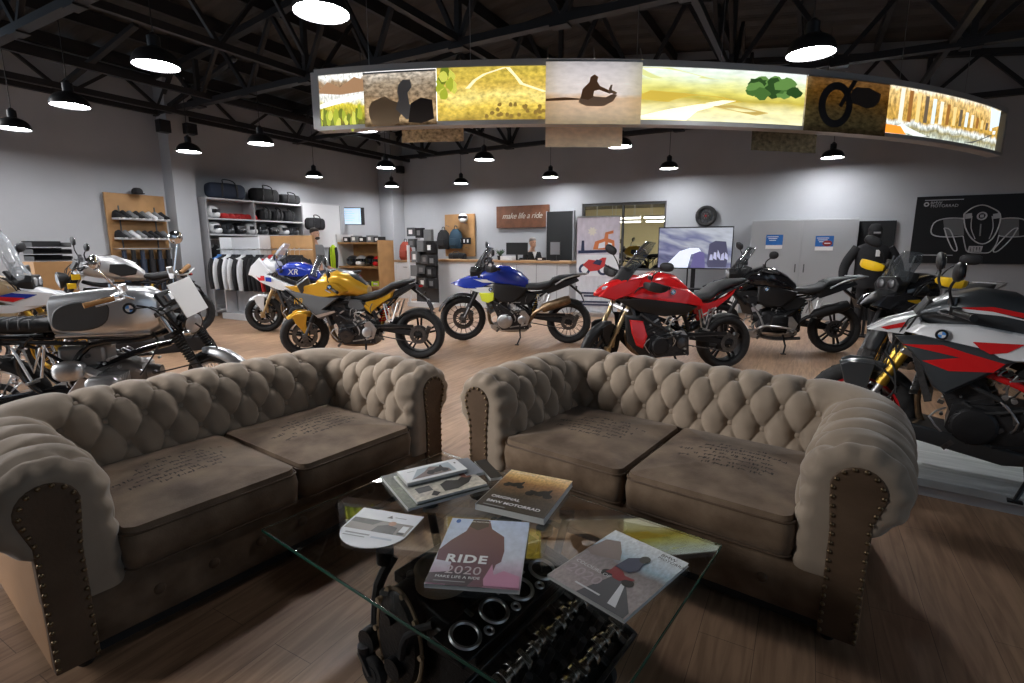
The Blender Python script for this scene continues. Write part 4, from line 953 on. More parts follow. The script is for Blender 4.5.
            for sd in (-1, 1):
                q = MB(); q.lathe([(.105, 0), (.105, .025), (.09, .04), (.05, .046), (.02, .042)], (.14 if sd > 0 else .02, sd * wd, .335), (0, sd, 0), 28)
                for i in range(9): a = 2 * PI * i / 9; q.cyl((.14 * (sd > 0) + .02 * (sd < 0) + .098 * cos(a), sd * wd, .335 + .098 * sin(a)), (.14 * (sd > 0) + .02 * (sd < 0) + .098 * cos(a), sd * (wd + .032), .335 + .098 * sin(a)), .009, n=8)
                s.p('clutch_cover', q, cover, e)
                q = MB(); q.lathe([(.062, 0), (.062, .02), (.04, .03), (.01, .03)], (-.12, sd * wd, .36), (0, sd, 0), 22); s.p('sprocket_cover', q, accent, e)
            q = MB(); ny = {'four': 4, 'twin': 2, 'single': 1}[kind]
            for i in range(ny):
                y = (i - (ny - 1) / 2) * .085; q.tube([(.3, y, .54), (.4, y, .46), (.36, y * .9, .26), (.2, y * .5 - .04, .17), (-.1, -.06, .17), (-.2, -.1, .22)], .02, 10)
            s.p('exhaust_header', q, BRZ)
            q = MB(); q.box((.4, 0, .6), (.035, .32, .34), MX.Rotation(R_(18), 3, 'Y'))
            for i in range(12): q.box((.42 - .008 * i * .6, 0, .47 + i * .024), (.04, .3, .004))
            s.p('radiator', q, STL, bev=.004)
            q = MB(); q.tube([(.36, wd * .8, .7), (.25, wd * 1.1, .6), (.05, wd * 1.15, .5)], .014, 8); q.tube([(.2, wd, .46), (.1, wd * 1.2, .42), (-.1, wd * 1.1, .48)], .01, 8); s.p('coolant_hose', RUB and q, RUB)
        s.e = e
    def frame(s, m=MBLK, spar=.13, trellis=None):
        hx, hz = s.hd.x - .06, s.hd.z - .02
        for sd in (-1, 1):
            q = MB(); q.tube([(hx, sd * .04, hz), (hx - .18, sd * spar, hz - .05), (-.1, sd * spar, .72), (-.24, sd * .12, .5), (-.22, sd * .1, .32)], .022, 10); q.tube([(hx, sd * .04, hz - .1), (.22, sd * spar, .66), (-.02, sd * spar, .58), (-.22, sd * .12, .46)], .018, 8)
            if trellis is not None:
                for x in (.3, .15, 0, -.12): q.tube([(x, sd * spar, .76 - .1 * abs(x - .1)), (x - .1, sd * spar, .6)], .012, 6, 1)
            s.p('frame_rail', q, trellis or m)
    def rear(s, arm=MBLK, spring=RED, tailz=.86, tailx=None, chain=True, sub=MBLK, plate=True, hug=True, pegs=ALU, shaft=False, mono=True, px=-.0):
        tx = tailx if tailx is not None else s.rx - .02
        q = MB()
        for sd in (-1, 1):
            if shaft and sd > 0: continue
            y = sd * (.11 if not shaft else .1); q.bar((-.2, y * .9, .42), (s.rx - .05, y, s.rr), .035, .07)
        q.box((-.3, 0, .41), (.12, .2, .06))
        if shaft: q.tube([(-.2, -.1, .4), (s.rx, -.11, s.rr)], .045, 12); q.cyl((s.rx, -.16, s.rr), (s.rx, -.05, s.rr), .085, n=22)
        q.cyl((s.rx, -.13, s.rr), (s.rx, .13, s.rr), .022, n=14)
        sw = s.p('swingarm', q, arm, bev=.008)
        if chain:
            q = MB(); a = V((-.16, .13, .37)); b = s.ra + V((0, .13, 0)); 
            for dz0, dz1 in ((.04, .1), (-.04, -.1)): q.bar(a + V((0, 0, dz0)), b + V((0, 0, dz1)), .016, .012)
            q.loop([(.105, -.004), (.105, .004), (.06, .004), (.06, -.004)], b, (0, 1, 0), 30)
            s.p('chain', q, STL, sw)
            q = MB(); q.bar(a + V((-.05, .012, .07)), b + V((.05, .012, .12)), .02, .035); s.p('chain_guard', q, arm, sw, bev=.004)
        q = MB(); A = V((-.26, .0, .44)); B = V((-.34, 0, .72)); q.cyl(A, B, .02); sh = s.p('shock_absorber', q, GOLD)
        q = MB(); P = [A + (B - A) * (.15 + .7 * i / 60) + V((.043 * cos(i * PI / 5), .043 * sin(i * PI / 5), 0)) for i in range(61)]; q.tube(P, .008, 6, 1); s.p('coil_spring', q, spring, sh)
        q = MB()
        for sd in (-1, 1):
            q.tube([(-.1, sd * .12, .74), (-.4, sd * .13, .76), (tx + .1, sd * .09, tailz)], .014, 8); q.tube([(-.2, sd * .12, .56), (-.4, sd * .13, .72), (tx + .2, sd * .1, tailz - .04)], .012, 8)
        q.box((tx + .12, 0, tailz - .01), (.26, .17, .05)); s.p('subframe', q, sub)
        if hug:
            q = MB(); R = s.rr + .022
            q.grid(14, 6, lambda u, v: s.ra + V((R * cos(R_(35 + 90 * u)), (v - .5) * .17, (R - .03 * abs(2 * v - 1) ** 2) * sin(R_(35 + 90 * u))))); f = s.p('rear_hugger', q, BLK, smooth=180); md = f.modifiers.new('t', 'SOLIDIFY'); md.thickness = .005
        if plate:
            q = MB(); q.bar((tx + .06, 0, tailz - .02), (tx - .16, 0, tailz - .2), .07, .03); q.box((tx - .17, 0, tailz - .24), (.012, .2, .16), MX.Rotation(R_(24), 3, 'Y')); hd = s.p('plate_holder', q, BLK, bev=.004)
            q = MB(); q.ball((tx - .06, 0, tailz - .0), (.03, .06, .022)); s.p('tail_light', q, mat('red_lens', (.35, .01, .01), .15, coat=.5), hd)
            for sd in (-1, 1): q = MB(); q.cyl((tx - .08, sd * .03, tailz - .1), (tx - .08, sd * .12, tailz - .1), .006, n=6); q.ball((tx - .08, sd * .14, tailz - .1), (.018, .03, .014)); s.p('indicator', q, BLK, hd)
        for sd in (-1, 1):
            q = MB(); y = sd * .17
            q.prism([(-.06, .48), (-.16, .5), (-.24, .4), (-.2, .28), (-.1, .26), (-.13, .36)], y - .007, y + .007); q.bar((-.14, y, .3), (-.14, y + sd * .11, .3), .025, .018); q.bar((-.08, y, .27), (.06, y + sd * .03, .25), .012, .016)
            s.p('foot_peg', q, pegs, bev=.003)
            q = MB(); T = [(-.34, .72), (-.38, .52), (-.44, .5), (-.52, .74), (-.46, .72), (-.42, .56), (-.36, .73)]
            q.tube([V((x, sd * .17, z)) for x, z in T], .009, 6, 1); q.bar((-.4, sd * .17, .5), (-.42, sd * .27, .5), .022, .016); s.p('pillion_hanger', q, pegs)
        q = MB(); q.tube([(-.08, .12, .24), (-.1, .2, .1), (-.06, .27, .008)], [.014, .012, .011], 8, 1); q.box((-.06, .275, .006), (.06, .04, .01)); s.p('side_stand', q, MBLK)
    def muffler(s, side=-1, m=BRZ, x0=-.2, x1=-.72, z0=.4, z1=.6, r=.06):
        q = MB(); y = side * .2; q.tube([(-.15, side * .08, .22), (x0, y * .8, z0 - .06), (x0 - .1, y, z0)], .026, 10); q.lathe([(.026, 0), (r, .06), (r, .4), (r * .85, .46), (r * .5, .47), (r * .45, .42)], (x0 - .08, y, z0), (x1 - x0, 0, z1 - z0), 24); s.p('muffler', q, m)
    # ---- bodywork
    def loft(s, name, secs, m, parent=None, T=False, n=24, **k): q = MB(s.T if T else None); q.body(secs, n); return s.p(name, q, m, parent, **k)
    def skin(s, name, out, y0, m, th=.025, ins=.88, parent=None, fx=0, T=False, both=True, y1=None):
        """side panel: outline in (x,z), standing y0 off the centre line, rounded outwards; fx draws it in towards the nose"""
        cx = sum(a for a, b in out) / len(out); cz = sum(b for a, b in out) / len(out); r = []
        for sd in ((-1, 1) if both else (1,)):
            q = MB(s.T if T else None); rings = []
            for k, d in ((1, -th), (1, 0), (ins + (1 - ins) * .55, th * .6), (ins, th)):
                rings.append([V((cx + (x - cx) * k, sd * max(.01, y0 + d - fx * max(0, (x - cx)) ), cz + (z - cz) * k)) for x, z in out])
            q.rings(rings); r.append(s.p(name, q, m, parent))
        return r
    def decal(s, name, out, y, m, parent=None, fx=0, cx=None, side=1, T=False):
        cx = cx if cx is not None else sum(a for a, b in out) / len(out)
        q = MB(s.T if T else None); q.prism(out, 0, side * .002, lambda x, z: side * (y - fx * max(0, x - cx))); return s.p(name, q, m, parent)
    def roundel(s, x, z, y, r=.036, side=1, parent=None, nrm=None, wings=False):
        n = nrm or V((0, side, 0)); c = V((x, y * side, z)); n = n.normalized()
        u = V((1, 0, 0)); u = (u - n * u.dot(n)).normalized(); w = n.cross(u)
        if w.z < 0: w = -w
        q = MB(); q.lathe([(r, -.006), (r, .002), (r * .97, .004), (r * .01, .0042)], c, n, 28, caps=True); e = s.p('emblem', q, GBLK, parent)
        q = MB(); q.torus(c + n * .004, n, r * .97, .0016, 28, 6); q.torus(c + n * .0045, n, r * .6, .001, 24, 6); s.p('emblem_ring', q, CHR, e)
        for k, mm in ((0, WHT), (1, LBLU)):
            q = MB()
            for h in (0, 2):
                a0 = (h + k) * PI / 2; q.poly([c + n * .0048] + [c + n * .0048 + (u * cos(a0 + t * PI / 12) + w * sin(a0 + t * PI / 12)) * r * .58 for t in range(7)])
            s.p('emblem_quarter', q, mm, e, smooth=0)
    def screen(s, pts, w0, w1, m=SCRN, T=False, bulge=.05, name='windscreen'):
        """pts: (x,z) from foot to tip"""
        q = MB(s.T if T else None); n = len(pts) - 1
        def fn(u, v):
            i = min(int(u * n), n - 1); k = u * n - i; x = pts[i][0] + (pts[i + 1][0] - pts[i][0]) * k; z = pts[i][1] + (pts[i + 1][1] - pts[i][1]) * k
            w = (w0 + (w1 - w0) * u) * (1 - .25 * max(0, u - .75) * 4); t = v * 2 - 1; return V((x - bulge * t * t * 1.6, t * w, z - .02 * t * t))
        q.grid(10, 10, fn); o = s.p(name, q, m, smooth=180); md = o.modifiers.new('t', 'SOLIDIFY'); md.thickness = .004; return o
# ================================================================ the motorcycles
GRPH = mat('graphite_paint', (.05, .056, .062), .3, .3, coat=.5)
DGRY = mat('mid_grey_plastic', (.11, .115, .12), .45)
YGLD = mat('gold_metallic_paint', (.66, .36, .025), .28, .35, coat=.6)
TANG = mat('sand_paint', (.5, .37, .22), .4, .2)
FORKG = mat('pale_gold_fork', (.6, .45, .25), .28, .9)
BRUSH = mat('brushed_tank_metal', (.62, .63, .65), .3, .9, var=.08, vs=3, bump=.04, bs=30)
KNEE = mat('grey_knee_pad', (.06, .065, .07), .6, bump=.15, bs=200)

# ---- gold naked roadster
def gold_roadster():
    b = Bike('gold and grey naked motorcycle, side on, behind the left sofa', (-1.93, 6.62, 0), 178, 1.5, .3, .318, 26)
    b.wheel(1, .12, MBLK, n=5); b.wheel(0, .18, MBLK, n=5)
    b.fork(MBLK, STL, .62, .1); b.fender(YGLD, 52, 125, .13, .025)
    b.engine('twin', ENG, GBLK, ALU); b.frame(MBLK); b.rear(MBLK, RED, .93, -.72, pegs=ALU, px=0)
    tk = b.loft('fuel_tank', [(-.12, .86, .1, .07, .8), (-.02, .9, .15, .11, .75), (.1, .95, .19, .15, .75), (.25, .98, .215, .16, .75), (.4, .97, .2, .13, .8), (.52, .94, .12, .07, .8)], YGLD)
    b.loft('tank_cover', [(-.1, .93, .06, .03), (.02, 1.02, .11, .04), (.15, 1.08, .13, .05), (.3, 1.1, .135, .045), (.42, 1.07, .11, .04), (.5, 1.0, .07, .03)], GRPH, tk)
    b.skin('tank_wing', [(.08, .88), (.2, .98), (.42, 1.0), (.6, .95), (.9, .93), (.78, .86), (.6, .81), (.33, .8), (.15, .83)], .2, YGLD, .03, fx=.12)
    b.skin('radiator_shroud', [(.2, .8), (.55, .84), (.92, .9), (.72, .76), (.55, .6), (.45, .53), (.24, .62), (.42, .64)], .205, DGRY, .02, fx=.1)
    b.decal('pale_edge', [(.86, .885), (.9, .89), (.5, .58), (.26, .64), (.25, .62), (.47, .545)], .232, ALU, fx=.1, cx=.5)
    q = MB(); text_mb('R9', .11, q, MX.Translation((.72, .236, .75)) @ MX.Rotation(PI, 4, 'Z') @ MX.Rotation(PI / 2, 4, 'X'), .1, fn=lambda v: V((v.x, .228 - .1 * max(0, v.x - .5), v.z))); b.p('lettering', q, YGLD, smooth=0)
    st = b.loft('seat', [(.1, .8, .09, .03, .7), (0, .79, .13, .05, .7), (-.15, .8, .16, .055, .7), (-.3, .85, .15, .055, .7), (-.42, .93, .13, .05, .7), (-.56, .97, .12, .04, .7), (-.7, 1.0, .07, .02, .7)], SEAT)
    b.skin('tail_panel', [(-.07, .67), (-.1, .74), (-.28, .78), (-.46, .87), (-.44, .8), (-.25, .68), (-.16, .59)], .13, YGLD, .02)
    b.skin('side_cover', [(.1, .78), (-.05, .76), (-.1, .66), (.0, .6), (.12, .68)], .14, DGRY, .02)
    b.skin('tail_cover', [(-.3, .76), (-.48, .88), (-.72, .98), (-.74, .95), (-.5, .8)], .1, BLK, .02)
    b.bars(.8, .06, .12, MBLK); b.headlight(.085, .56, .12); b.screen([(.62, 1.08), (.56, 1.22), (.5, 1.33)], .09, .07, SCRN, True)
    b.skin('headlight_cowl', [(.6, .92), (.74, .86), (.78, .98), (.64, 1.08)], .07, GRPH, .03, T=True)
    b.muffler(-1, STL); b.roundel(.3, .93, .243, .03)
    return b
gold_roadster()

# ---- adventure template
def adventure(label, loc, head, C, wb=1.55, rf=.345, rr=.32, steer=0, eng='twin', knob=0, rimf=MBLK, style='wire', forkc=GOLD, rack=True, guards=BLK, muff=(1, BRZ), pegs=ALU, seat2=True, scr=SCRN, extra=None, wind=1.0, shaft=False, mirrors='paddle', crash=None):
    b = Bike(label, loc, head, wb, rf, rr, steer, 26)
    b.wheel(1, .1 if not knob else .115, rimf, style, n=6, knob=knob, h=.08); b.wheel(0, .165, rimf, style, n=6, knob=knob, h=.09)
    b.fork(forkc, STL, .74, .1); b.fender(C['fender'], 20, 120, .14, .03, stays=False, high=.02)
    b.engine(eng, ENG, C.get('cover', ALU), C.get('acc', STL)); b.frame(C.get('frame', MBLK)); b.rear(MBLK, C.get('spring', MBLK), .93, -.82, chain=not shaft, pegs=pegs, shaft=shaft)
    # beak
    b.loft('beak', [(.98, .87, .012, .008, .8), (.85, .91, .06, .028, .8), (.7, .95, .1, .045, .8), (.55, .98, .12, .05, .8)], C['beak'])
    b.skin('beak_side', [(.93, .86), (.82, .95), (.58, .98), (.28, .9), (.55, .8), (.75, .81)], .14, C['side'], .025, fx=.22)
    b.skin('side_blade', [(.76, .82), (.5, .83), (.3, .84), (.28, .77), (.4, .72), (.6, .77)], .165, C['blade'], .018, fx=.2)
    b.skin('radiator_cover', [(.52, .75), (.28, .76), (.3, .64), (.38, .6), (.48, .63)], .175, C['rad'], .02, fx=.1)
    tk = b.loft('fuel_tank', [(-.2, .86, .1, .08, .75), (-.08, .92, .16, .13, .72), (.08, .97, .2, .17, .72), (.22, 1.0, .21, .16, .72), (.38, 1.0, .19, .11, .75), (.52, .98, .12, .06, .8)], C['tank'])
    b.skin('tank_panel', [(.3, .9), (.05, .88), (-.2, .83), (-.16, .74), (.0, .62), (.2, .62), (.3, .7)], .19, C['tank2'], .02)
    b.skin('side_cover', [(-.05, .76), (-.2, .76), (-.34, .72), (-.24, .6), (-.08, .56), (.02, .64)], .14, BLK, .02)
    b.loft('seat', [(-.08, .9, .08, .03, .7), (-.2, .84, .13, .05, .7), (-.35, .84, .165, .055, .7), (-.5, .87, .16, .06, .7), (-.58, .94, .14, .05, .7)], SEAT)
    if seat2: b.loft('pillion_seat', [(-.54, .93, .13, .04, .7), (-.65, .96, .13, .05, .7), (-.85, .99, .11, .04, .7), (-.95, 1.01, .07, .02, .7)], SEAT)
    b.skin('tail_panel', [(-.4, .8), (-.6, .9), (-.9, .97), (-.94, .93), (-.7, .82), (-.5, .74)], .115, C['tail'], .02)
    if rack:
        q = MB()
        for sd in (-1, 1): q.tube([(-.6, sd * .16, .88), (-.75, sd * .17, .97), (-.98, sd * .14, 1.03), (-1.05, 0, 1.03)], .011, 8)
        q.box((-.96, 0, 1.035), (.2, .22, .012)); b.p('rack', q, ALU)
    # nose with headlight and screen, fixed to the frame
    q = MB(); q.rings([[V((x, y * k, z)) for y, z in ((-.11, .98), (.11, .98), (.13, 1.06), (.08, 1.13), (-.08, 1.13), (-.13, 1.06))] for x, k in ((.42, .6), (.56, 1), (.66, .95))]); hl = b.p('headlight', q, BLK, bev=.01)
    q = MB(); q.ball((.665, .05, 1.06), (.012, .04, .045)); q.ball((.665, -.05, 1.06), (.012, .04, .045)); b.p('headlight_lens', q, C.get('lens', GLS), hl)
    b.screen([(.64, 1.1), (.56, 1.22), (.48, 1.33 * wind), (.42, 1.42 * wind)], .15, .13, scr)
    q = MB()
    for sd in (-1, 1): q.tube([(.5, sd * .08, 1.05), (.5, sd * .1, 1.2), (.45, sd * .1, 1.33)], .008, 6)
    b.p('screen_bracket', q, STL)
    b.bars(.86, .1, .12, MBLK, guards=guards, mirror=mirrors, z=.03)
    if muff: b.muffler(muff[0], muff[1], -.3, -.86, .52, .72, .068)
    if crash is not None:
        for sd in (-1, 1):
            q = MB(); q.tube([(.3, sd * .12, .26), (.32, sd * .34, .34), (.22, sd * .42, .4), (-.1, sd * .42, .36), (-.18, sd * .3, .28), (-.2, sd * .14, .24)], .013, 8); q.tube([(.26, sd * .41, .4), (.3, sd * .36, .52), (.36, sd * .2, .66)], .013, 8); b.p('crash_bar', q, crash)
    q = MB(); q.rings([[V((x, y, z + dz)) for x, z in ((.36, .22), (.3, .18), (-.15, .17), (-.2, .2))] for y, dz in ((-.13, .06), (-.1, .0), (.1, .0), (.13, .06))]); b.p('bash_plate', q, ALU, bev=.004)
    return b
# blue adventure bike
b = adventure('blue, white and lime adventure motorcycle in front of the reception counter', (.05, 7.76, 0), 172.5,
    dict(fender=BLK, beak=BLU, side=BLU, blade=WHT, rad=LIM, tank=BLU, tank2=BLK, tail=BLK, cover=ALU, acc=ALU), 1.6, .345, .325, 18, muff=(1, BRZ), forkc=MBLK)
b.decal('white_flash', [(.62, .955), (.4, .945), (.22, .9), (.46, .9)], .166, WHT, fx=.2, cx=.55); b.roundel(.34, .8, .19, .03)
q = MB(); q.lathe([(.1, 0), (.1, .03), (.08, .045), (.02, .05)], (.12, .17, .34), (0, 1, 0), 28); b.p('engine_cover', q, ALU)
# black boxer with crash bars
b = adventure('all-black boxer adventure motorcycle with crash bars, behind the tail of the red one', (3.62, 7.1, 0), 170,
    dict(fender=BLK, beak=GBLK, side=GBLK, blade=BLK, rad=BLK, tank=GBLK, tank2=BLK, tail=BLK, cover=MBLK, acc=MBLK), 1.51, .33, .325, 20, 'boxer', rimf=MBLK, style='cast', muff=(1, MBLK), forkc=MBLK, shaft=True, crash=ALU, wind=1.0, guards=None)
b.roundel(.2, .86, .213, .035)
# black and yellow boxer
b = adventure('black adventure motorcycle with knobbly gold-rimmed wheels and yellow hand guards', (4.3, 5.36, 0), 200,
    dict(fender=BLK, beak=BLK, side=GBLK, blade=BLK, rad=BLK, tank=GBLK, tank2=BLK, tail=BLK, cover=MBLK, acc=MBLK, lens=STL), 1.51, .35, .33, 30, 'boxer', knob=1, rimf=GOLD, muff=None, forkc=MBLK, shaft=True, guards=YEL, scr=SCRN, crash=MBLK, wind=.97)
b.decal('yellow_stripe', [(.26, .86), (-.16, .83), (-.14, .79), (.26, .81)], .213, YEL)
b.decal('yellow_stripe', [(.8, .9), (.4, .91), (.36, .87), (.78, .87)], .167, YEL, fx=.22, cx=.55)
# white and sand adventure bike at the left edge
b = adventure('white, blue and sand coloured adventure motorcycle cut by the left edge of the photo', (-5.62, 5.28, 0), 20,
    dict(fender=TANG, beak=WHT, side=WHT, blade=WHT, rad=TANG, tank=TANG, tank2=TANG, tail=WHT, cover=TANG, acc=TANG, frame=ALU), 1.56, .35, .33, -6, 'boxer', rimf=GOLD, muff=None, forkc=GOLD, shaft=True, guards=BLK, scr=CLRS, crash=TANG, wind=1.12)
b.decal('blue_stripe', [(.7, .93), (.5, .955), (.36, .92), (.6, .89)], .166, BLU, fx=.22, cx=.55, side=-1); b.decal('red_stripe', [(.6, .9), (.4, .92), (.3, .9), (.5, .86)], .167, RED, fx=.22, cx=.55, side=-1)

# ---- red sport tourer
def red_tourer():
    b = Bike('red and black sport touring motorcycle, side on, behind the right sofa', (1.74, 5.92, 0), 190, 1.53, .3, .318, 34)
    b.wheel(1, .12, MBLK, n=5); b.wheel(0, .19, MBLK, n=5); b.fork(FORKG, FORKG, .68, .105); b.fender(BLK, 0, 110, .13, .022)
    b.engine('four', ENG, MBLK, STL); b.frame(MBLK, .15); b.rear(MBLK, MBLK, .95, -.86, pegs=ALU); b.muffler(-1, STL)
    b.loft('nose', [(.84, .9, .03, .02, .7), (.76, .93, .1, .06, .7), (.6, .99, .15, .08, .7), (.42, 1.05, .17, .07, .7), (.3, 1.04, .14, .05, .7)], RED)
    b.skin('nose_cheek', [(.82, .88), (.74, .98), (.56, 1.06), (.36, 1.1), (.38, .98), (.5, .9), (.66, .84)], .16, RED, .025, fx=.22)
    tk = b.loft('fuel_tank', [(-.3, .84, .09, .05, .75), (-.2, .9, .14, .11, .72), (-.05, .97, .19, .15, .72), (.12, 1.0, .22, .15, .72), (.3, .99, .21, .12, .75), (.42, .98, .14, .07, .8)], RED)
    b.skin('side_fairing', [(.66, .9), (.36, 1.02), (.05, 1.0), (-.18, .95), (-.34, .84), (-.36, .76), (-.1, .8), (.3, .84)], .205, RED, .03, fx=.12)
    b.skin('lower_fairing', [(.66, .86), (.3, .86), (-.1, .82), (-.3, .76), (-.16, .68), (.1, .66), (.4, .72)], .21, BLK, .02, fx=.12)
    b.skin('belly_fairing', [(.54, .68), (.28, .66), (.18, .46), (.1, .24), (.34, .22), (.5, .38)], .165, BLK, .02)
    b.skin('belly_panel', [(.49, .63), (.33, .61), (.27, .44), (.32, .3), (.4, .34), (.46, .48)], .187, RED, .015)
    b.loft('seat', [(-.24, .86, .08, .03, .7), (-.34, .84, .14, .05, .7), (-.48, .86, .16, .06, .7), (-.6, .95, .14, .06, .7), (-.78, 1.01, .12, .045, .7), (-.96, 1.04, .07, .02, .7)], SEAT)
    b.skin('tail_panel', [(-.3, .78), (-.5, .8), (-.68, .87), (-.82, .97), (-.78, .9), (-.55, .72), (-.35, .59), (-.3, .7)], .13, RED, .025)
    b.decal('white_flash', [(-.4, .67), (-.55, .75), (-.56, .73), (-.4, .655)], .156, WHT)
    b.screen([(.58, 1.1), (.46, 1.24), (.36, 1.36), (.26, 1.48)], .17, .12, SCRN)
    b.screen([(.62, 1.06), (.56, 1.14), (.52, 1.2)], .19, .17, MBLK, name='screen_bezel')
    q = MB(); q.ball((.72, .07, .97), (.06, .05, .025)); q.ball((.72, -.07, .97), (.06, .05, .025)); b.p('headlight', q, GLS)
    b.bars(.82, .1, .1, MBLK, guards=BLK, mirror='paddle', z=.04); b.roundel(.02, .93, .236, .03)
    q = MB(); q.tube([(-.55, .15, .86), (-.75, .16, .95), (-.95, .12, 1.02), (-1.0, 0, 1.03)], .012, 8); q.tube([(-.55, -.15, .86), (-.75, -.16, .95), (-.95, -.12, 1.02), (-1.0, 0, 1.03)], .012, 8); b.p('grab_rail', q, MBLK)
red_tourer()

# ---- white sports bike with blue and red, behind the gold one
def white_sport():
    b = Bike('white motorcycle with blue tank and red and blue patches, behind the gold one', (-3.42, 8.72, 0), 180, 1.5, .31, .318, 10)
    b.wheel(1, .12, MBLK, n=5); b.wheel(0, .19, MBLK, n=5); b.fork(FORKG, FORKG, .66, .105); b.fender(WHT, 45, 125, .13, .022)
    b.engine('four', ENG, MBLK, STL); b.frame(MBLK, .15); b.rear(MBLK, BLU, .93, -.82); b.muffler(-1, STL)
    b.loft('nose', [(.9, .98, .03, .03, .7), (.8, 1.02, .11, .1, .7), (.62, 1.08, .16, .13, .7), (.45, 1.08, .15, .1, .7)], WHT)
    b.skin('nose_cheek', [(.92, .96), (.86, 1.1), (.7, 1.24), (.62, 1.14), (.5, 1.0), (.7, .9)], .15, WHT, .03, fx=.2)
    b.skin('side_fairing', [(.86, .95), (.6, .98), (.3, .85), (-.05, .72), (.02, .66), (.4, .72), (.7, .84)], .2, WHT, .025, fx=.16)
    b.decal('red_patch', [(.76, .95), (.62, .95), (.62, .87), (.72, .87)], .216, RED, fx=.16, cx=.45); b.decal('blue_patch', [(.6, .93), (.5, .92), (.5, .85), (.6, .86)], .22, BLU, fx=.16, cx=.45)
    tk = b.loft('fuel_tank', [(-.24, .9, .1, .06, .75), (-.12, .98, .17, .12, .72), (.05, 1.04, .2, .13, .72), (.25, 1.05, .19, .12, .72), (.42, 1.02, .12, .06, .8)], BLU)
    b.skin('tank_panel', [(.42, 1.06), (.1, 1.1), (-.1, 1.04), (-.14, .96), (.1, .93), (.38, .96)], .19, BLU, .02)
    q = MB(); text_mb('XR', .13, q, MX.Translation((.14, .215, 1.01)) @ MX.Rotation(PI, 4, 'Z') @ MX.Rotation(PI / 2, 4, 'X'), .2); b.p('lettering', q, WHT, smooth=0)
    b.loft('seat', [(-.2, .86, .1, .03, .7), (-.34, .85, .15, .05, .7), (-.5, .9, .14, .05, .7), (-.7, .98, .11, .04, .7), (-.9, 1.02, .06, .02, .7)], SEAT)
    b.skin('tail_panel', [(-.3, .8), (-.6, .84), (-.86, .98), (-.8, .9), (-.5, .72)], .12, WHT, .02)
    b.screen([(.6, 1.2), (.5, 1.3), (.4, 1.42), (.34, 1.48)], .14, .1, CLRS); b.bars(.8, .08, .1, MBLK, z=.04)
white_sport()

# ---- white, red and graphite small roadster on the platform
def small_roadster():
    b = Bike('white, red and graphite naked motorcycle with gold forks on the white platform', (2.745, 2.76, .11), 140, 1.374, .3, .31, 8)
    R2 = mat('red_rim', (.5, .012, .018), .3, coat=.4)
    b.wheel(1, .115, R2, n=5); b.wheel(0, .155, R2, n=5); b.fork(GOLD, ALU, .64, .098); b.fender(GRPH, 66, 150, .125, .022)
    b.engine('single', ENG, MBLK, STL); b.frame(MBLK, .13, trellis=RED); b.rear(MBLK, RED, .84, -.72, pegs=MBLK); b.muffler(-1, STL)
    tk = b.loft('fuel_tank', [(-.22, .78, .09, .05, .75), (-.1, .86, .14, .12, .72), (.05, .93, .19, .14, .72), (.2, .96, .2, .13, .72), (.34, .95, .17, .1, .75), (.44, .93, .1, .05, .8)], GRPH)
    b.skin('tank_side', [(.44, .88), (.2, .9), (-.04, .86), (-.26, .8), (-.2, .74), (.02, .72), (.2, .75), (.5, .83)], .195, WHT, .025, fx=.1)
    b.skin('radiator_shroud', [(.54, .8), (.42, .82), (.14, .78), (.02, .72), (.16, .6), (.28, .5), (.34, .54), (.42, .68)], .2, GRPH, .022, fx=.12)
    b.decal('red_slash', [(.5, .76), (.32, .78), (.22, .75), (.06, .71), (.1, .66), (.28, .64), (.4, .68), (.24, .72)], .2235, RED, fx=.12, cx=.3)
    b.decal('red_slash', [(.2, .81), (.0, .82), (.06, .77), (.14, .75)], .2215, RED, fx=.1, cx=.1)
    b.decal('red_line', [(.3, .985), (.14, 1.0), (-.06, .96), (-.14, .92), (-.04, .94), (.14, .975)], .2, RED); b.decal('white_line', [(.36, .97), (.3, .99), (.14, .975), (-.1, .915), (.1, .955)], .199, WHT)
    b.roundel(.33, .835, .216, .03)
    b.loft('seat', [(-.18, .8, .09, .03, .7), (-.28, .78, .13, .04, .7), (-.42, .8, .13, .045, .7), (-.52, .87, .11, .04, .7), (-.74, .92, .06, .02, .7)], SEAT)
    b.skin('tail_panel', [(-.16, .76), (-.4, .75), (-.6, .84), (-.76, .92), (-.7, .84), (-.45, .68), (-.25, .66)], .11, WHT, .02)
    b.skin('headlight_cowl', [(.69, .82), (.6, .88), (.45, .935), (.42, .86), (.52, .81)], .08, WHT, .03, fx=.18, T=True); b.decal('red_flash', [(.63, .845), (.51, .89), (.51, .86), (.6, .835)], .111, RED, T=True, fx=.18, cx=.55)
    b.headlight(.075, .55, .1)
    q = MB(); q.rings([[V((x, y, z)) for x, z in ((.46, .3), (.4, .2), (.0, .14), (-.16, .17), (-.1, .22), (.3, .28))] for y in (-.15, -.13, .13, .15)]); b.p('belly_pan', q, GRPH, bev=.012)
    b.skin('side_cover', [(-.05, .74), (-.22, .74), (-.3, .66), (-.14, .58), (.02, .64)], .13, BLK, .02)
    b.bars(.76, .07, .11, MBLK, mirror='paddle')
    q = MB(); q.tube([(.62, .12, .62), (.5, .16, .5), (.6, .14, .34)], .006, 6); q.tube([(.58, .1, .7), (.52, .15, .6), (.5, .16, .46)], .006, 6); b.p('brake_hose', q, RUB)
small_roadster()

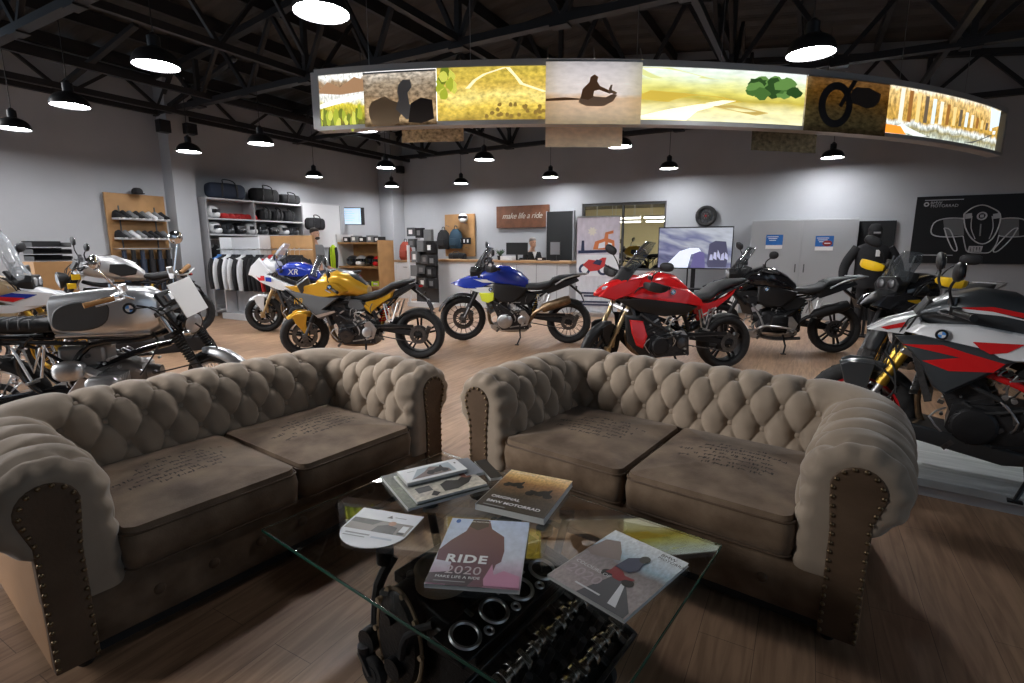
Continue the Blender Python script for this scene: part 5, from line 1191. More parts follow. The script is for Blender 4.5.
# ---- brushed metal cafe racer behind the left sofa
def cafe_racer():
    b = Bike('brushed metal cafe racer with grey knee pads and white number plate behind the left sofa', (-2.97, 3.8, 0), 17, 1.47, .33, .33, -36, 27)
    b.wheel(1, .11, ALU, 'wire', h=.085); b.wheel(0, .12, ALU, 'wire', h=.09); b.fork(CHR, STL, .72, .1, usd=False, boots=True); b.fender(ALU, 25, 110, .12, .025, stays=False)
    b.engine('boxer', mat('dull_engine_alloy', (.3, .29, .28), .5, .85, var=.25, vs=15), ALU, ALU); b.frame(GBLK, .1)
    b.rear(GBLK, CHR, .78, -.7, chain=False, shaft=True, plate=False, hug=False)
    tk = b.loft('fuel_tank', [(-.34, .94, .06, .1, .6), (-.3, .94, .13, .14, .55), (-.1, .94, .165, .17, .55), (.12, .95, .175, .185, .55), (.28, .95, .165, .175, .55), (.35, .95, .12, .13, .6)], BRUSH, n=36)
    for sd in (-1, 1):
        q = MB(); P = [(-.1 + .17 * math.copysign(abs(cos(t)) ** .75, cos(t)) + .045 * sin(t), .94 + .105 * math.copysign(abs(sin(t)) ** .75, sin(t))) for t in [2 * PI * j / 30 for j in range(30)]]
        q.prism(P, sd * .15, sd * .178); b.p('knee_pad', q, KNEE, bev=.01)
        b.roundel(.2, .985, .178, .042, sd)
        q = MB(); q.tube([(-.28, sd * .13, .8), (.3, sd * .15, .8)], .012, 8, 1); b.p('tank_seam', q, BRUSH, tk)
    q = MB(); q.cyl((.06, 0, 1.12), (.06, 0, 1.15), .035, n=20); b.p('fuel_cap', q, CHR, tk)
    st = b.loft('seat', [(-.33, .86, .1, .04, .6), (-.4, .87, .13, .05, .6), (-.8, .88, .13, .05, .6), (-.95, .9, .12, .05, .6), (-1.0, .9, .08, .03, .6)], SEAT)
    q = MB()
    for i in range(9): q.torus((-.42 - i * .06, 0, .875), (1, 0, 0), .1, .006, 20, 6)
    q = MB()
    for i in range(9): q.tube([(-.42 - i * .06, -.133, .86), (-.42 - i * .06, -.12, .917), (-.42 - i * .06, 0, .928), (-.42 - i * .06, .12, .917), (-.42 - i * .06, .133, .86)], .005, 6, 2)
    b.p('stitched_ribs', q, SEAT, st)
    for sd in (-1, 1):
        q = MB(); q.tube([(-.3, sd * .1, .78), (-.62, sd * .12, .8), (-.98, sd * .1, .84)], .014, 8); q.tube([(-.42, sd * .12, .8), (-.52, sd * .13, .68), (-.5, sd * .13, .5), (-.36, sd * .12, .34)], .016, 8); b.p('rear_loop', q, GBLK)
        q = MB(); a, c = V((-.62, sd * .15, .76)), V((b.rx + .03, sd * .15, b.rr + .03)); q.cyl(a, c, .014); sh = b.p('shock_absorber', q, CHR)
        q = MB(); q.tube([a + (c - a) * (.1 + .75 * i / 70) + V((.036 * cos(i * PI / 5), .036 * sin(i * PI / 5), 0)) for i in range(71)], .0065, 6, 1); b.p('coil_spring', q, ALU, sh)
        q = MB(); q.ball((-.2, sd * .2, .56), (.1, .06, .07), None, 16, 10, .7); q.tube([(-.1, sd * .2, .56), (-.02, sd * .22, .52)], .03, 10); b.p('carburettor', q, ALU)
    q = MB(); q.box((-.16, 0, .62), (.3, .2, .2)); b.p('air_box', q, mat('dull_alloy_box', (.35, .34, .33), .45, .8), bev=.03)
    b.headlight(.09, .6, .12, GBLK)
    q = MB(b.T); c = b.fk(.84, 0, .26); q.box(c, (.008, .2, .26), MX.Rotation(R_(-22), 3, 'Y')); b.p('number_plate', q, WPL, bev=.003)
    b.bars(.84, .14, .16, CHR, BRN, mirror='round', lever=ALU)
    q = MB(); q.lathe([(.045, 0), (.045, .05), (.035, .06)], b.B + V((.06, .06, .03)), (-.5, 0, 1), 20); q.lathe([(.045, 0), (.045, .05), (.035, .06)], b.B + V((.06, -.06, .03)), (-.5, 0, 1), 20); b.p('clock', q, CHR)
    q = MB(); q.tube([b.fk(.6, -.09, .1), b.fk(.5, -.14, .16), b.fk(.3, -.13, .1), (.3, -.16, .5)], .006, 6); q.tube([(.3, -.1, .8), (.34, -.16, .7), (.22, -.2, .5)], .006, 6); b.p('loose_cable', q, RUB)
    for sd in (-1, 1): q = MB(); q.ball(b.fk(.52, sd * .17, .04), (.03, .025, .025)); q.cyl(b.fk(.52, sd * .1, .04), b.fk(.52, sd * .16, .04), .007, n=8); b.p('indicator', q, CHR)
cafe_racer()

# ---- grey roadster on the low platform by the left wall
def grey_roadster(label, loc, head, tank, steer, stripe=None, tags=False, wb=1.46):
    b = Bike(label, loc, head, wb, .3, .31, steer)
    b.wheel(1, .115, MBLK, n=5); b.wheel(0, .16, MBLK, n=5); b.fork(MBLK, STL, .66, .1); b.fender(BLK, 0, 105, .125, .022); b.engine('boxer', ENG, MBLK, STL); b.frame(MBLK); b.rear(MBLK, MBLK, .84, -.72, chain=False, shaft=True, pegs=MBLK)
    tk = b.loft('fuel_tank', [(-.26, .84, .1, .06, .7), (-.14, .9, .16, .13, .68), (.05, .95, .19, .16, .68), (.24, .96, .18, .14, .7), (.38, .94, .11, .08, .75)], tank)
    for sd in (-1, 1):
        q = MB(); q.prism([(-.16, .86), (-.18, .93), (-.06, 1.0), (.1, 1.0), (.12, .9), (.0, .84)], sd * .16, sd * .195); b.p('knee_pad', q, BLK, bev=.01)
    b.loft('tank_stripe', [(-.2, .93, .06, .06), (-.05, 1.02, .07, .06), (.1, 1.06, .07, .055), (.26, 1.05, .06, .055), (.36, 1.0, .04, .04)], GBLK, tk)
    b.loft('seat', [(-.2, .84, .1, .03, .7), (-.34, .82, .14, .05, .7), (-.5, .84, .13, .05, .7), (-.76, .88, .08, .03, .7)], SEAT)
    b.headlight(.1, .56, .14); b.bars(.82, .1, .1, MBLK, mirror='paddle')
    if tags:
        for d, z in ((.0, .42), (.05, .3)): q = MB(b.T); q.box(b.fk(z + .2, .15, .02), (.09, .012, .07)); b.p('price_tag', q, YEL, bev=.004)
    return b
grey_roadster('silver and black roadster with yellow tags on the low platform before the left wall', (-5.15, 6.9, .2), 216, SIL, 14, tags=True)
grey_roadster('black roadster at the right edge, only bar, mirror and seat in view', (5.4, 4.6, 0), 205, GBLK, 20)
pf = MB(); pf.box((0, 0, .095), (1.7, .6, .19)); tag(pf.build('display_platform', BLK, bev=.01, loc=(-5.15, 6.9, 0), rz=R_(216)), 'low dark display platform under the silver roadster by the left wall', 'platform')
# white-washed platform at the right
a = V((2.42, 2.76)); d = V((cos(R_(-34.5)), sin(R_(-34.5)))); n = V((-d.y, d.x)); c = a + d * .75 + n * .5
pl = empty('display_platform', (c.x, c.y, 0), R_(-34.5), 'low platform of white-washed planks under the white, red and graphite motorcycle', 'platform')
q = MB(); q.box((0, 0, .083), (3.6, 1.0, .05)); q.build('deck', PLATM, pl, bev=.004)
q = MB(); q.box((0, 0, .03), (3.56, .96, .06)); q.build('plinth', GREYP, pl)
# ================================================================ the shop behind
def bp(x, y, b):     # photo pixel -> point on the plane b metres in front of the back wall
    d = ray(x, y); o = V((0, 0, HCAM)); t = (b - (o - RC).dot(E2)) / d.dot(E2); return o + d * t
def lw(x, y, a):     # photo pixel -> point on the plane a metres in front of the left wall
    d = ray(x, y); o = V((0, 0, HCAM)); t = (a - (o - RC).dot(E1)) / d.dot(E1); return o + d * t
LA = RA + PI / 2     # things that stand against the left wall face +a
ORD = ['first', 'second', 'third', 'fourth', 'fifth', 'sixth', 'seventh', 'eighth', 'ninth', 'tenth', 'eleventh', 'twelfth']
FAB = {'black': mat('black_cloth', (.015, .015, .017), .85, bump=.2, bs=60), 'navy': mat('navy_denim', (.025, .035, .06), .85, bump=.15, bs=80), 'grey': mat('grey_cloth', (.16, .165, .17), .85, bump=.15, bs=60),
       'white': mat('white_leather', (.6, .61, .63), .5), 'red': mat('red_cloth', (.45, .02, .02), .7), 'blue': mat('blue_cloth', (.03, .14, .4), .7), 'lime': mat('lime_cloth', (.6, .85, .03), .7), 'brown': mat('brown_cloth', (.16, .085, .045), .8, bump=.2, bs=50), 'orange': mat('orange_cloth', (.3, .05, .028), .7), 'teal': mat('teal_cloth', (.02, .05, .08), .8)}
def put(o, p, rz, lab, cat, grp=None, sc=None):
    o.location = p; o.rotation_euler.z = rz; tag(o, lab, cat, grp)
    if sc: o.scale = sc if isinstance(sc, tuple) else (sc,) * 3
    return o
def new(n): return empty(n, (0, 0, 0))
# ---- kinds of goods
def jacket(c, c2=None, hang=True):
    o = new('jacket'); q = MB(); m = FAB[c]
    secs = [(-.62, .2, .09), (-.45, .21, .1), (-.25, .22, .11), (-.1, .23, .1), (-.04, .2, .08), (0, .09, .055), (.03, .075, .05)]
    q.rings([[V((w * math.copysign(abs(cos(a)) ** .8, cos(a)), d * sin(a), z)) for a in [2 * PI * j / 16 for j in range(16)]] for z, w, d in secs]); b = q.build('torso', m, o, smooth=60)
    for s in (-1, 1):
        q = MB(); q.tube([(s * .19, 0, -.06), (s * .25, -.01, -.2), (s * .275, -.03, -.38), (s * .265, -.05, -.6)], [.065, .07, .062, .05], 12); q.build('sleeve', FAB[c2 or c], o, smooth=60)
    q = MB(); q.box((0, -.105, -.3), (.012, .008, .56)); q.build('zip', STL, b)
    if hang: q = MB(); q.tube([(0, 0, .02), (0, 0, .09), (.028, 0, .115), (.0, 0, .145), (-.03, 0, .125)], .004, 6); q.build('hanger', ALU, o)
    return o
def helmet(c, c2):
    o = new('helmet'); q = MB(); q.ball((0, 0, .125), (.13, .155, .125), None, 22, 14, .95); q.ball((0, -.1, .07), (.085, .08, .065), None, 16, 10, .8); s = q.build('shell', c, o, smooth=60)
    q = MB(); q.grid(12, 5, lambda u, v: V((.128 * sin((u - .5) * 2.3), -.155 * cos((u - .5) * 1.9) - .012, .1 + .075 * v))); q.build('visor', c2, o, smooth=180); return o
def cap(c, c2):
    o = new('cap'); q = MB(); q.rings([[V((r * cos(a), r * 1.1 * sin(a), z)) for a in [2 * PI * j / 18 for j in range(18)]] for r, z in ((.088, 0), (.09, .04), (.08, .08), (.05, .108), (.005, .115))]); q.build('crown', c, o, smooth=60)
    q = MB(); q.rings([[V((x, -y, .004 - .12 * x * x + dz)) for x, y in ((-.085, .04), (-.08, .1), (-.05, .155), (0, .17), (.05, .155), (.08, .1), (.085, .04))] for dz in (0, .006)]); q.build('peak', c2, o); return o
def shoe(c):
    o = new('shoe'); q = MB(); q.body([(-.13, .05, .03, .045), (-.1, .075, .04, .07), (-.04, .085, .042, .075), (.02, .06, .042, .055), (.08, .045, .046, .04), (.13, .035, .04, .03), (.15, .03, .02, .018)], 14); q.build('upper', c, o, smooth=60)
    q = MB(); q.rings([[V((x, y, z)) for x, y in ((-.135, -.03), (-.02, -.038), (.1, -.045), (.15, -.02), (.15, .02), (.1, .045), (-.02, .038), (-.135, .03))] for z in (0, .022)]); q.build('sole', WPL, o); return o
def bag(c, w=.5, h=.24, d=.26, strap=True):
    o = new('duffel_bag'); q = MB(); q.body([(-w / 2, h * .5, d * .38, h * .38, .6), (-w * .42, h * .5, d * .48, h * .48, .6), (0, h * .5, d * .5, h * .52, .6), (w * .42, h * .5, d * .48, h * .48, .6), (w / 2, h * .5, d * .38, h * .38, .6)], 20); q.build('body', FAB[c], o, smooth=60)
    q = MB(); q.tube([(-w * .2, -d * .5, h * .5), (-w * .18, -d * .45, h), (-w * .1, -d * .2, h * 1.2), (w * .1, -d * .2, h * 1.2), (w * .18, -d * .45, h), (w * .2, -d * .5, h * .5)], .012, 6)
    for s in (-1, 1): q.box((s * w * .22, -d * .5, h * .5), (.03, .012, h * .8))
    q.build('strap', BLK, o); return o
def backpack(c):
    o = new('backpack'); q = MB(); q.rings([[V((w * math.copysign(abs(cos(a)) ** .7, cos(a)), d * math.copysign(abs(sin(a)) ** .7, sin(a)), z)) for a in [2 * PI * j / 18 for j in range(18)]] for z, w, d in ((0, .14, .08), (.06, .17, .11), (.25, .17, .11), (.38, .14, .09), (.46, .07, .05))]); q.build('body', FAB[c], o, smooth=60)
    q = MB(); q.box((0, -.11, .15), (.22, .05, .18)); q.build('front_pocket', FAB[c], o, bev=.02); q = MB(); q.tube([(-.04, 0, .45), (-.03, 0, .52), (.03, 0, .52), (.04, 0, .45)], .009, 6); q.build('loop', BLK, o); return o
def carton(c, w, d, h, name='box', lbl=None):
    o = new(name); q = MB(); q.box((0, 0, h / 2), (w, d, h)); q.build('carton', c, o, bev=.004); q = MB(); q.box((0, -d / 2 - .001, h / 2), (w * .5, .002, h * .5)); q.build('printed_label', lbl or WPL, o); return o
def trousers(c):
    o = new('jeans'); q = MB(); 
    for s in (-1, 1): q.tube([(s * .08, 0, -.2), (s * .085, -.005, -.5), (s * .09, 0, -.95)], [.095, .08, .065], 12)
    q.rings([[V((w * cos(a), .06 * sin(a), z)) for a in [2 * PI * j / 16 for j in range(16)]] for z, w in ((-.28, .175), (-.1, .175), (0, .16))]); q.build('legs', FAB[c], o, smooth=60)
    q = MB(); q.rings([[V((.163 * cos(a), .064 * sin(a), z)) for a in [2 * PI * j / 16 for j in range(16)]] for z in (-.03, .005)]); q.build('waistband', FAB['black'], o); return o
# ---- reception side on the back wall
def board(name, a0, a1, z0, z1, b, th, m, lab, cat, bev=.004):
    o = empty(name, rm((a0 + a1) / 2, b, (z0 + z1) / 2), RA, lab, cat); q = MB(); q.box((0, th / 2, 0), (a1 - a0, th, z1 - z0)); q.build('panel', m, o, bev=bev); return o
RY = MX.Rotation(PI / 2, 4, 'X')     # lettering that stands up facing -y
o = board('sign_board', 3.74, 5.27, 1.9, 2.46, .09, .07, mat('rust_brown_board', (.15, .06, .03), .6, var=.25, vs=5), 'rust-brown wall sign with pale script reading make life a ride', 'sign')
q = MB(); text_mb('make life a ride', .21, q, MX.Translation((0, -.004, .02)) @ RY, .35, sp=.92); q.build('lettering', mat('cream_letter', (.5, .46, .4), .5), o, smooth=0)
o = board('display_board', 5.3, 6.0, 1.07, 2.27, .25, .06, mat('blackboard', (.012, .013, .014), .5), 'plain black board standing at the right end of the reception counter', 'board')
q = MB(); q.box((.37, .03, 0), (.03, .08, 1.22)); q.box((-.36, .03, 0), (.015, .07, 1.22)); q.build('frame', mat('grey_board_edge', (.3, .3, .32), .5), o)
# counter
ct = empty('reception_counter', rm(4.75, 1.6), RA, 'long reception counter with an oak top and pale grey front', 'counter')
q = MB(); q.box((-.85, .0, .53), (2.1, .58, 1.06)); q.build('white_front', WHTP, ct); q = MB(); q.box((1.05, 0, .53), (1.68, .58, 1.06)); q.build('grey_front', GREYP, ct)
q = MB(); q.box((0, 0, 1.085), (3.9, .68, .05)); q.build('counter_top', WOODT, ct, bev=.004)
q = MB(); 
for x in (.6, 1.1, 1.6): q.box((x, -.293, .53), (.006, .008, 1.0))
q.build('panel_joint', STL, ct); q = MB(); q.box((0, 0, .05), (3.7, .5, .1)); q.build('toe_kick', BLK, ct)
c2 = empty('low_cabinet', rm(1.66, .75), RA, 'white low cabinet with drawers in the corner left of the reception counter', 'cabinet')
q = MB(); q.box((0, 0, .5), (2.2, .6, 1.0)); q.build('body', WHTP, c2)
for i in range(4):
    q = MB(); q.box((-.82 + i * .55, -.306, .72), (.52, .014, .4)); d = q.build('drawer', WHTP, c2, bev=.003); q = MB(); q.box((-.82 + i * .55, -.32, .86), (.14, .012, .014)); q.build('handle', STL, d)
q = MB(); q.box((0, 0, 1.02), (2.26, .66, .045)); q.build('cabinet_top', WOODT, c2)
# things on the counters
def monitor(w, h, scr):
    o = new('monitor'); q = MB(); q.box((0, 0, .12 + h / 2), (w, .03, h)); q.build('casing', BLK, o, bev=.004); q = MB(); q.box((0, -.0165, .12 + h / 2), (w - .03, .002, h - .03)); q.build('screen', scr, o); q = MB(); q.box((0, .02, .07), (.05, .03, .14)); q.box((0, .02, .006), (.2, .14, .012)); q.build('stand', BLK, o); return o
def on_counter(px, b=1.6, z=1.11): p = bp(px, 260, b); return V((p.x, p.y, z))
put(monitor(.24, .3, mat('pale_screen_back', (.25, .26, .28), .4)), on_counter(555), RA + .3, 'small grey upright screen on the counter in front of the black board', 'monitor')
put(carton(FAB['black'], .2, .12, .07, 'card_reader'), on_counter(541), RA, 'low black box on the counter just right of the seated man', 'box')
put(monitor(.52, .28, BLK), on_counter(517, 1.45), RA + PI + .25, 'dark flat monitor seen from behind, left of the seated man', 'monitor')
pp = new('potted_plant'); q = MB(); q.lathe([(.05, 0), (.07, .1), (.065, .1)], (0, 0, 0), (0, 0, 1), 18); q.build('pot', BLK, pp); q = MB()
for i in range(26):
    a = random.uniform(0, 6.28); r = random.uniform(.05, .14); q.tube([(0, 0, .08), (r * .5 * cos(a), r * .5 * sin(a), .16), (r * cos(a), r * sin(a), random.uniform(.14, .26))], [.004, .012, .003], 5)
q.build('leaves', mat('dark_leaf', (.03, .07, .03), .6), pp); put(pp, on_counter(500), 0, 'small dark leafy plant on the counter at left of the dark monitor', 'plant')
put(carton(WHTP, .3, .2, .09), on_counter(508, 1.7), RA, 'flat white box on the counter beside the plant', 'box')
# pegboard with backpacks and helmet
pg = board('peg_board', 2.05, 3.05, 1.15, 2.3, .1, .04, WOODP, 'plywood display board with backpacks and a helmet behind the counter', 'board')
q = MB()
for x, z in ((-.35, .25), (-.05, .25), (.27, .3), (.2, -.1), (.38, -.1), (.3, -.35)): q.cyl((x, 0, z), (x, -.16, z + .02), .008, n=6)
q.build('hooks', STL, pg)
def on_peg(x, z, b=.28): return rm(2.55 + x, b, 1.725 + z)
put(backpack('black'), on_peg(-.42, -.38), RA, 'black backpack, left of the two on the plywood board', 'backpack', sc=1.15)
put(backpack('teal'), on_peg(.0, -.36), RA, 'dark teal backpack, right of the two on the plywood board', 'backpack', sc=1.15)
put(helmet(WHT, GBLK), on_peg(.25, .33), RA + .5, 'white and black helmet at the top of the plywood board behind the counter', 'helmet')
for i, x in enumerate((.17, .3, .42)): put(carton(FAB['black'], .09, .08, .17, 'bottle_box'), on_peg(x, -.24), RA, ['first', 'second', 'third'][i] + ' small dark pack from the left on the plywood board', 'package', 'packs on the plywood board')
put(bag('black', .5, .2, .2), rm(2.75, .5, 1.05), RA, 'dark duffel bag on the cabinet under the plywood board', 'bag')
# seated man behind the counter
SKIN = mat('skin', (.5, .29, .2), .5); HAIRG = mat('grey_hair', (.22, .2, .18), .8); HAIRD = mat('dark_hair', (.025, .018, .014), .7)
def person(label, sit, shirt, hair, face, legs, rz, loc, collar=None, beard=False):
    o = empty('person', loc, rz, label, 'person')
    def skin_obj(name, verts, edges, m, root=0, lev=2):
        me = bpy.data.meshes.new(name); me.from_pydata([v[0] for v in verts], edges, []); me.materials.append(m); ob = bpy.data.objects.new(name, me); COL.objects.link(ob); ob.parent = o
        md = ob.modifiers.new('k', 'SKIN'); md.use_smooth_shade = True
        for i, v in enumerate(verts): r = v[1]; me.skin_vertices[0].data[i].radius = r if isinstance(r, tuple) else (r, r); me.skin_vertices[0].data[i].use_root = i == root
        s = ob.modifiers.new('s', 'SUBSURF'); s.levels = s.render_levels = lev; return ob
    # faces -y. hips at z=hz
    hz = .5 if sit else .95; T = hz
    Vt = [((0, 0, T), (.16, .11)), ((0, -.01, T + .2), (.15, .1)), ((0, .0, T + .4), (.17, .11)), ((0, .01, T + .5), (.1, .08)), ((0, -.005, T + .58), .055), ((0, -.02, T + .66), .06)]
    Ed = [(0, 1), (1, 2), (2, 3), (3, 4), (4, 5)]
    for s in (-1, 1):
        n = len(Vt)
        if sit: arm = [((s * .19, 0, T + .46), .06), ((s * .23, -.03, T + .2), .048), ((s * .17, -.27, T + .16), .036), ((s * .1, -.36, T + .19), (.03, .022))]
        else: arm = [((s * .2, 0, T + .46), .06), ((s * .25, -.0, T + .2), .048), ((s * .22, -.16, T + .03), .036), ((s * .19, -.24, T + .02), (.03, .022))]
        Vt += arm; Ed += [(2, n), (n, n + 1), (n + 1, n + 2), (n + 2, n + 3)]
        n = len(Vt)
        if sit: leg = [((s * .1, -.04, T - .01), .09), ((s * .12, -.44, T), .065), ((s * .12, -.42, .08), .042), ((s * .12, -.55, .035), .036)]
        else: leg = [((s * .1, 0, T - .1), .09), ((s * .11, -.01, .5), .064), ((s * .11, .02, .08), .042), ((s * .12, -.13, .035), .036)]
        Vt += leg; Ed += [(0, n), (n, n + 1), (n + 1, n + 2), (n + 2, n + 3)]
    body = skin_obj('body', Vt, Ed, SKIN)
    # clothing: slightly larger shells
    gv = [(v, tuple(x + .013 for x in (r if isinstance(r, tuple) else (r, r)))) for v, r in Vt]
    sv = gv[:4]; se = [(0, 1), (1, 2), (2, 3)]
    for k in (6, 14): n = len(sv); sv = sv + gv[k:k + 3]; se = se + [(2, n), (n, n + 1), (n + 1, n + 2)]
    skin_obj('shirt', sv, se, shirt)
    tv = [gv[0]]; te = []
    for k in (10, 18): n = len(tv); tv = tv + gv[k:k + 3]; te = te + [(0, n), (n, n + 1), (n + 1, n + 2)]
    skin_obj('trousers', tv, te, legs)
    # head, face and hair
    hc = V((0, -.03, T + .73)); q = MB()
    q.rings([[hc + V((w * cos(a), d * sin(a) + oy, z)) for a in [2 * PI * j / 18 for j in range(18)]] for z, w, d, oy in ((-.115, .02, .03, -.05), (-.105, .045, .06, -.035), (-.07, .062, .085, -.015), (-.02, .07, .095, 0), (.03, .074, .1, .005), (.075, .068, .09, .01), (.105, .045, .06, .012), (.118, .01, .015, .012))])
    q.ball(hc + V((0, -.1, -.02)), (.014, .018, .022)); 
    for s in (-1, 1): q.ball(hc + V((s * .075, .005, -.01)), (.01, .02, .03))
    h = q.build('head', SKIN, o, smooth=60); q = MB()
    for s in (-1, 1): q.ball(hc + V((s * .03, -.088, .012)), (.011, .008, .007))
    q.build('eyes', BLK, h); q = MB(); q.ball(hc + V((0, -.09, -.058)), (.024, .008, .005)); q.build('mouth', mat('lips', (.35, .13, .1), .5), h)
    q = MB(); q.rings([[hc + V((w * cos(a), d * sin(a) + oy, z + (.03 * max(0, -sin(a)) if z < .05 else 0))) for a in [2 * PI * j / 20 for j in range(20)]] for z, w, d, oy in ((.02, .077, .082, .025), (.05, .08, .098, .012), (.085, .076, .1, .008), (.115, .055, .07, .01), (.13, .01, .012, .01))]); q.build('hair', hair, o, smooth=60)
    for s in (-1, 1):   # five fingers on each hand
        hp = V(Vt[9 if s < 0 else 17][0]); q = MB()
        for k in range(4): q.tube([hp + V(((k - 1.5) * .018, -.02, 0)), hp + V(((k - 1.5) * .02, -.06 - .008 * (k in (1, 2)), -.006)), hp + V(((k - 1.5) * .02, -.085 - .01 * (k in (1, 2)), -.022))], [.009, .008, .006], 6)
        q.tube([hp + V((-s * .025, .0, 0)), hp + V((-s * .045, -.025, -.005)), hp + V((-s * .045, -.05, -.012))], [.01, .009, .007], 6); q.build('fingers', SKIN, body)
    if collar: q = MB(); q.prism([(-.06, T + .52), (0, T + .36), (.06, T + .52)], -.135, -.115); q.build('shirt_front', collar, o)
    if beard: q = MB(); q.ball(hc + V((0, -.06, -.085)), (.055, .05, .04)); q.build('beard', hair, o)
    return o
sm = bp(532, 262, .85)
person('grey-haired man in a dark jacket and white shirt seated behind the reception counter', True, FAB['black'], HAIRG, None, FAB['black'], RA + 1.0, (sm.x, sm.y, .28), WPL)
ch = empty('office_chair', (sm.x, sm.y, 0), RA + 1.0, 'office chair under the man at reception, mostly hidden by the counter', 'chair')
q = MB(); q.box((0, .02, .63), (.48, .46, .07)); q.build('seat', FAB['black'], ch, bev=.02); q = MB(); q.box((0, .26, .95), (.42, .05, .4)); q.build('backrest', FAB['black'], ch, bev=.02)
q = MB(); q.cyl((0, 0, .1), (0, 0, .6), .03)
for i in range(5): q.bar((0, 0, .09), (.28 * cos(i * 1.257), .28 * sin(i * 1.257), .05), .05, .03)
q.build('base', MBLK, ch)
person('dark-haired man in a grey shirt standing behind the clothes rack', False, FAB['grey'], HAIRD, None, FAB['navy'], 1.25, (-4.15, 11.1, 0), None, True)
# roll-up poster before the workshop window
rp = empty('roll_up_banner', (1.74, 10.7, 0), -.28, 'roll-up banner with an orange crane and a small motorcycle, before the workshop window', 'banner')
BNP = pic('rollup_print', [(0, (.55, .57, .62)), (.3, (.6, .62, .67)), (.6, (.55, .52, .6)), (1, (.6, .55, .62))], .2, 2, 2, .1, 6)
uvgrid('printed_sheet', 4, 8, lambda u, v: V(((u - .5) * .86, 0, .08 + 1.92 * v)), BNP, rp)
q = MB(); q.box((0, .02, .04), (.92, .2, .08)); q.box((0, .0, 2.01), (.88, .02, .03)); q.cyl((0, .03, .08), (0, .03, 2.0), .012, n=8); q.build('stand', ALU, rp, bev=.004)
def rart(n, pts, m): q = MB(); q.poly([V((x, -.003 - .0006 * len(kids(rp)), z)) for x, z in pts]); q.build(n, m, rp, smooth=0)
OR = mat('ink_orange', (.65, .2, .07), .6); NV = mat('ink_navy', (.05, .1, .28), .6); RD2 = mat('ink_red', (.5, .04, .04), .6); LG = mat('ink_light', (.72, .74, .78), .6)
rart('printed_crane', [(-.1, 1.36), (-.06, 1.52), (.12, 1.58), (.14, 1.7), (.3, 1.74), (.3, 1.68), (.2, 1.66), (.2, 1.58), (.32, 1.54), (.34, 1.36)], OR); rart('printed_gap', [(.0, 1.38), (.02, 1.48), (.14, 1.52), (.14, 1.4)], LG); rart('printed_gap', [(.2, 1.38), (.2, 1.5), (.28, 1.48), (.28, 1.38)], LG)
rart('printed_quay', [(-.4, 1.28), (-.4, 1.34), (.38, 1.36), (.38, 1.31)], NV); rart('printed_tower', [(-.34, 1.34), (-.33, 1.54), (-.28, 1.54), (-.27, 1.34)], NV); rart('printed_star', [(-.12 + .1 * (1 if i % 2 else .6) * cos(i * PI / 8), 1.72 + .1 * (1 if i % 2 else .6) * sin(i * PI / 8)) for i in range(16)], mat('ink_cream', (.72, .68, .6), .6))
rart('printed_panel', [(-.42, .82), (-.42, 1.26), (.42, 1.26), (.42, .82)], LG)
for x in (-.26, .12): rart('printed_wheel', [(x + .12 * cos(i * PI / 8), .96 + .12 * sin(i * PI / 8)) for i in range(16)], NV); rart('printed_hub', [(x + .07 * cos(i * PI / 8), .96 + .07 * sin(i * PI / 8)) for i in range(16)], LG)
rart('printed_body', [(-.3, 1.05), (-.18, 1.16), (0, 1.14), (.1, 1.2), (.18, 1.2), (.14, 1.02), (.02, .94), (-.14, .92)], RD2); rart('printed_tank', [(-.1, 1.08), (-.02, 1.16), (.1, 1.14), (.06, 1.04)], NV)
for z, w in ((.46, .34), (.4, .26), (.28, .38), (.22, .3)): rart('printed_line', [(-w, z), (-w, z + .035), (w, z + .035), (w, z)], NV)
# television on its stand
TVP = pic('tv_picture', [(0, (.42, .42, .6)), (.2, (.1, .11, .25)), (.35, (.45, .46, .66)), (.5, (.16, .17, .36)), (.68, (.6, .63, .74)), (.82, (.2, .22, .42)), (1, (.66, .7, .8))], .8, 1.2, 2.5, .1, 6, emit=.6, rot=.5, det=2)
tvp = bp(694.5, 248, .45)
tv = empty('television', (tvp.x, tvp.y, 0), RA * .8, 'large flat television on a stand showing a blurred riding film', 'television')
zc = tvp.z; q = MB(); q.box((0, .0, zc), (1.52, .05, .89)); q.build('casing', BLK, tv, bev=.006)
uvgrid('screen', 2, 2, lambda u, v: V(((u - .5) * 1.48, -.027, zc + (v - .5) * .84)), TVP, tv)
def tvart(n, pts, m): q = MB(); k = len(kids(tv)); q.poly([V((-.74 + 1.48 * u, -.0275 - .0004 * k, zc - .42 + .84 * v)) for u, v in pts]); q.build(n, m, tv, smooth=0)
def em2(n, c): return mat(n, c, .5, emit=.75)
tvart('screen_road', [(.08, .0), (.3, .42), (.44, .5), (.56, .5), (.6, .4), (.46, .34), (.42, 0)], em2('screen_pale', (.62, .66, .74))); tvart('screen_bank', [(.46, 0), (.5, .36), (.58, .42), (.64, .38), (.66, 0)], em2('screen_plum', (.09, .08, .2)))
tvart('screen_crowd', [(.68, .1), (.7, .6), (.78, .68), (.92, .66), (.96, .3), (.94, .02), (.7, .02)], em2('screen_dark', (.05, .05, .09)))
for i in range(5): tvart('screen_figure', [(.71 + i * .05, .2 + .05 * (i % 3)), (.72 + i * .05, .34 + .06 * (i % 3)), (.75 + i * .05, .34 + .05 * (i % 2)), (.76 + i * .05, .2)], em2('screen_glint', (.35, .36, .5)))
q = MB(); q.box((0, .05, zc / 2), (.09, .06, zc)); q.box((-.12, .05, zc * .5), (.03, .03, zc)); q.box((0, .05, .02), (.9, .5, .03)); q.box((0, -.05, .52), (.6, .3, .03)); q.build('stand', MBLK, tv, bev=.004)
